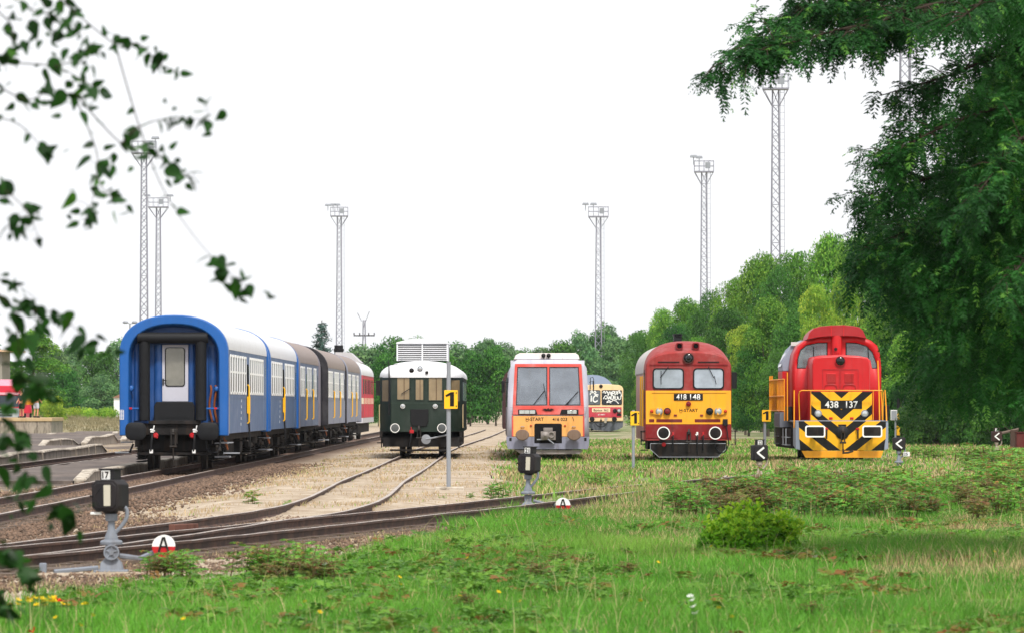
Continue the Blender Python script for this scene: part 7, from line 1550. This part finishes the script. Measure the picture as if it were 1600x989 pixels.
def leaf(c, ax, nrm, L, W):
    ax = unit(ax); nrm = unit(nrm - ax*(nrm@ax)); s = np.cross(ax, nrm); k = len(LV)
    prof = [(0, 0), (.08, .62), (.28, 1.0), (.55, .80), (.80, .38), (1.0, 0)]
    mids = [0, .28, .55, 1.0]
    pts = []
    for u, w in prof[1:5]: pts.append(c + ax*L*u + s*W*w*.5 + nrm*L*(.06*w - .18*u*u))
    for u, w in prof[1:5]: pts.append(c + ax*L*u - s*W*w*.5 + nrm*L*(.06*w - .18*u*u))
    pts += [c + ax*L*u - nrm*L*.18*u*u for u in (0, .28, .55, .80, 1.0)]
    LV.extend(pts); m_ = k+8
    for sgn, o in ((1, 0), (0, 4)):
        LF.extend([(m_, k+o, k+o+1, m_+1) if sgn else (m_, m_+1, k+o+1, k+o), (m_+1, k+o+1, k+o+2, m_+2) if sgn else (m_+1, m_+2, k+o+2, k+o+1), (m_+2, k+o+2, k+o+3, m_+3) if sgn else (m_+2, m_+3, k+o+3, k+o+2)]); LF.append((m_+3, k+o+3, m_+4) if sgn else (m_+3, m_+4, k+o+3))
    t0 = r.random(); brown = .9*(r.random() < .06); LT.extend([(t0, brown*r.random(), 0)]*13)
anchors = []
for ti, T_ in enumerate(twigs):
    D = 24.6 + 2.2*((ti*37) % 10)/10; P = [P3(x, y, D + r.normal(0, .08)) for x, y in T_]; SL = smooth_line([tuple(p_) for p_ in P], 6)
    tw.tube([tuple(np.array(q)-rl) for q in SL], [max(.0014, .0045*(1-i/len(SL))) for i in range(len(SL))], 4)
    if T_[0][0] < -40:
        s0 = np.array(SL[0]); tw.tube([tuple(s0-rl), tuple((s0*.5+rl*.5-rl)+np.array([0, 0, s0[2]*.5])), (0, 0, max(.6, min(3.8, s0[2]-.2)))], [.0045, .008, .014], 5)
    for q in SL: anchors.append(np.array(q))
anchors = np.array(anchors); apx = np.stack([CX + anchors[:, 0]/anchors[:, 1]*F, HZ - (anchors[:, 2]-CH)/anchors[:, 1]*F], 1)
for (x, y) in big:
    j = np.argmin((apx[:, 0]-x)**2 + (apx[:, 1]-y)**2); D = anchors[j, 1]; c = P3(x + r.normal(0, 1), y + r.normal(0, 1), D + r.normal(0, .05)); a = anchors[j]
    tw.tube([tuple(a-rl), tuple((a+c)/2-rl+np.array([0, 0, .008])), tuple(c-rl)], .0012, 4)
    out_ = c-a
    for _ in range(int(r.integers(1, 4))):
        a2 = unit(np.array([r.normal(0, .8), r.normal(0, .5), -.4+r.normal(0, .5)])); L2 = r.uniform(.03, .07); leaf(c + r.normal(0, .042, 3) - rl, a2, rand_dir(r, 1)[0], L2, L2*r.uniform(.45, .7))
    ax = unit(out_/max(np.linalg.norm(out_), .02)*.5 + np.array([r.normal(0, .6), r.normal(0, .35), -.55 + r.normal(0, .35)])); L = r.uniform(.06, .112)*(1.2 if y > 460 and x < 130 else 1)
    leaf(c - ax*L*.45 - rl, ax, rand_dir(r, 1)[0] + np.array([0, -.5, .35]), L, L*r.uniform(.5, .75))
for j in r.choice(len(anchors), 230, replace=False):
    a = anchors[j]; ax = unit(np.array([r.normal(0, .8), r.normal(0, .5), -.4+r.normal(0, .5)])); L = r.uniform(.035, .085); leaf(a-rl, ax, rand_dir(r, 1)[0], L, L*r.uniform(.45, .7))
me = bpy.data.meshes.new('leaves'); me.from_pydata([tuple(v) for v in LV], [], LF); me.materials.append(M['leaf_front']); me.polygons.foreach_set('use_smooth', [True]*len(me.polygons)); vcol(me, 'tint', np.array(LT)); me.update()
link(bpy.data.objects.new('leaves', me), root); tw.build('twigs', M['twig'], root)

# ---------------------------------------------------------------- air
HAZE = 0.00005
if HAZE:
    b = MB(); b.box(-420, 420, -30, 1150, -1.2, 75); m = bpy.data.materials.new('pale haze'); m.use_nodes = True; t = m.node_tree; t.nodes.clear(); o_ = t.nodes.new('ShaderNodeOutputMaterial'); v = t.nodes.new('ShaderNodeVolumePrincipled')
    v.inputs['Color'].default_value = (.86, .92, 1, 1); v.inputs['Density'].default_value = HAZE; v.inputs['Anisotropy'].default_value = .2; t.links.new(v.outputs['Volume'], o_.inputs['Volume'])
    hz = b.build('haze', m); tag(hz, 'thin pale summer haze over the yard', 'haze', None, 'stuff'); hz.visible_shadow = True
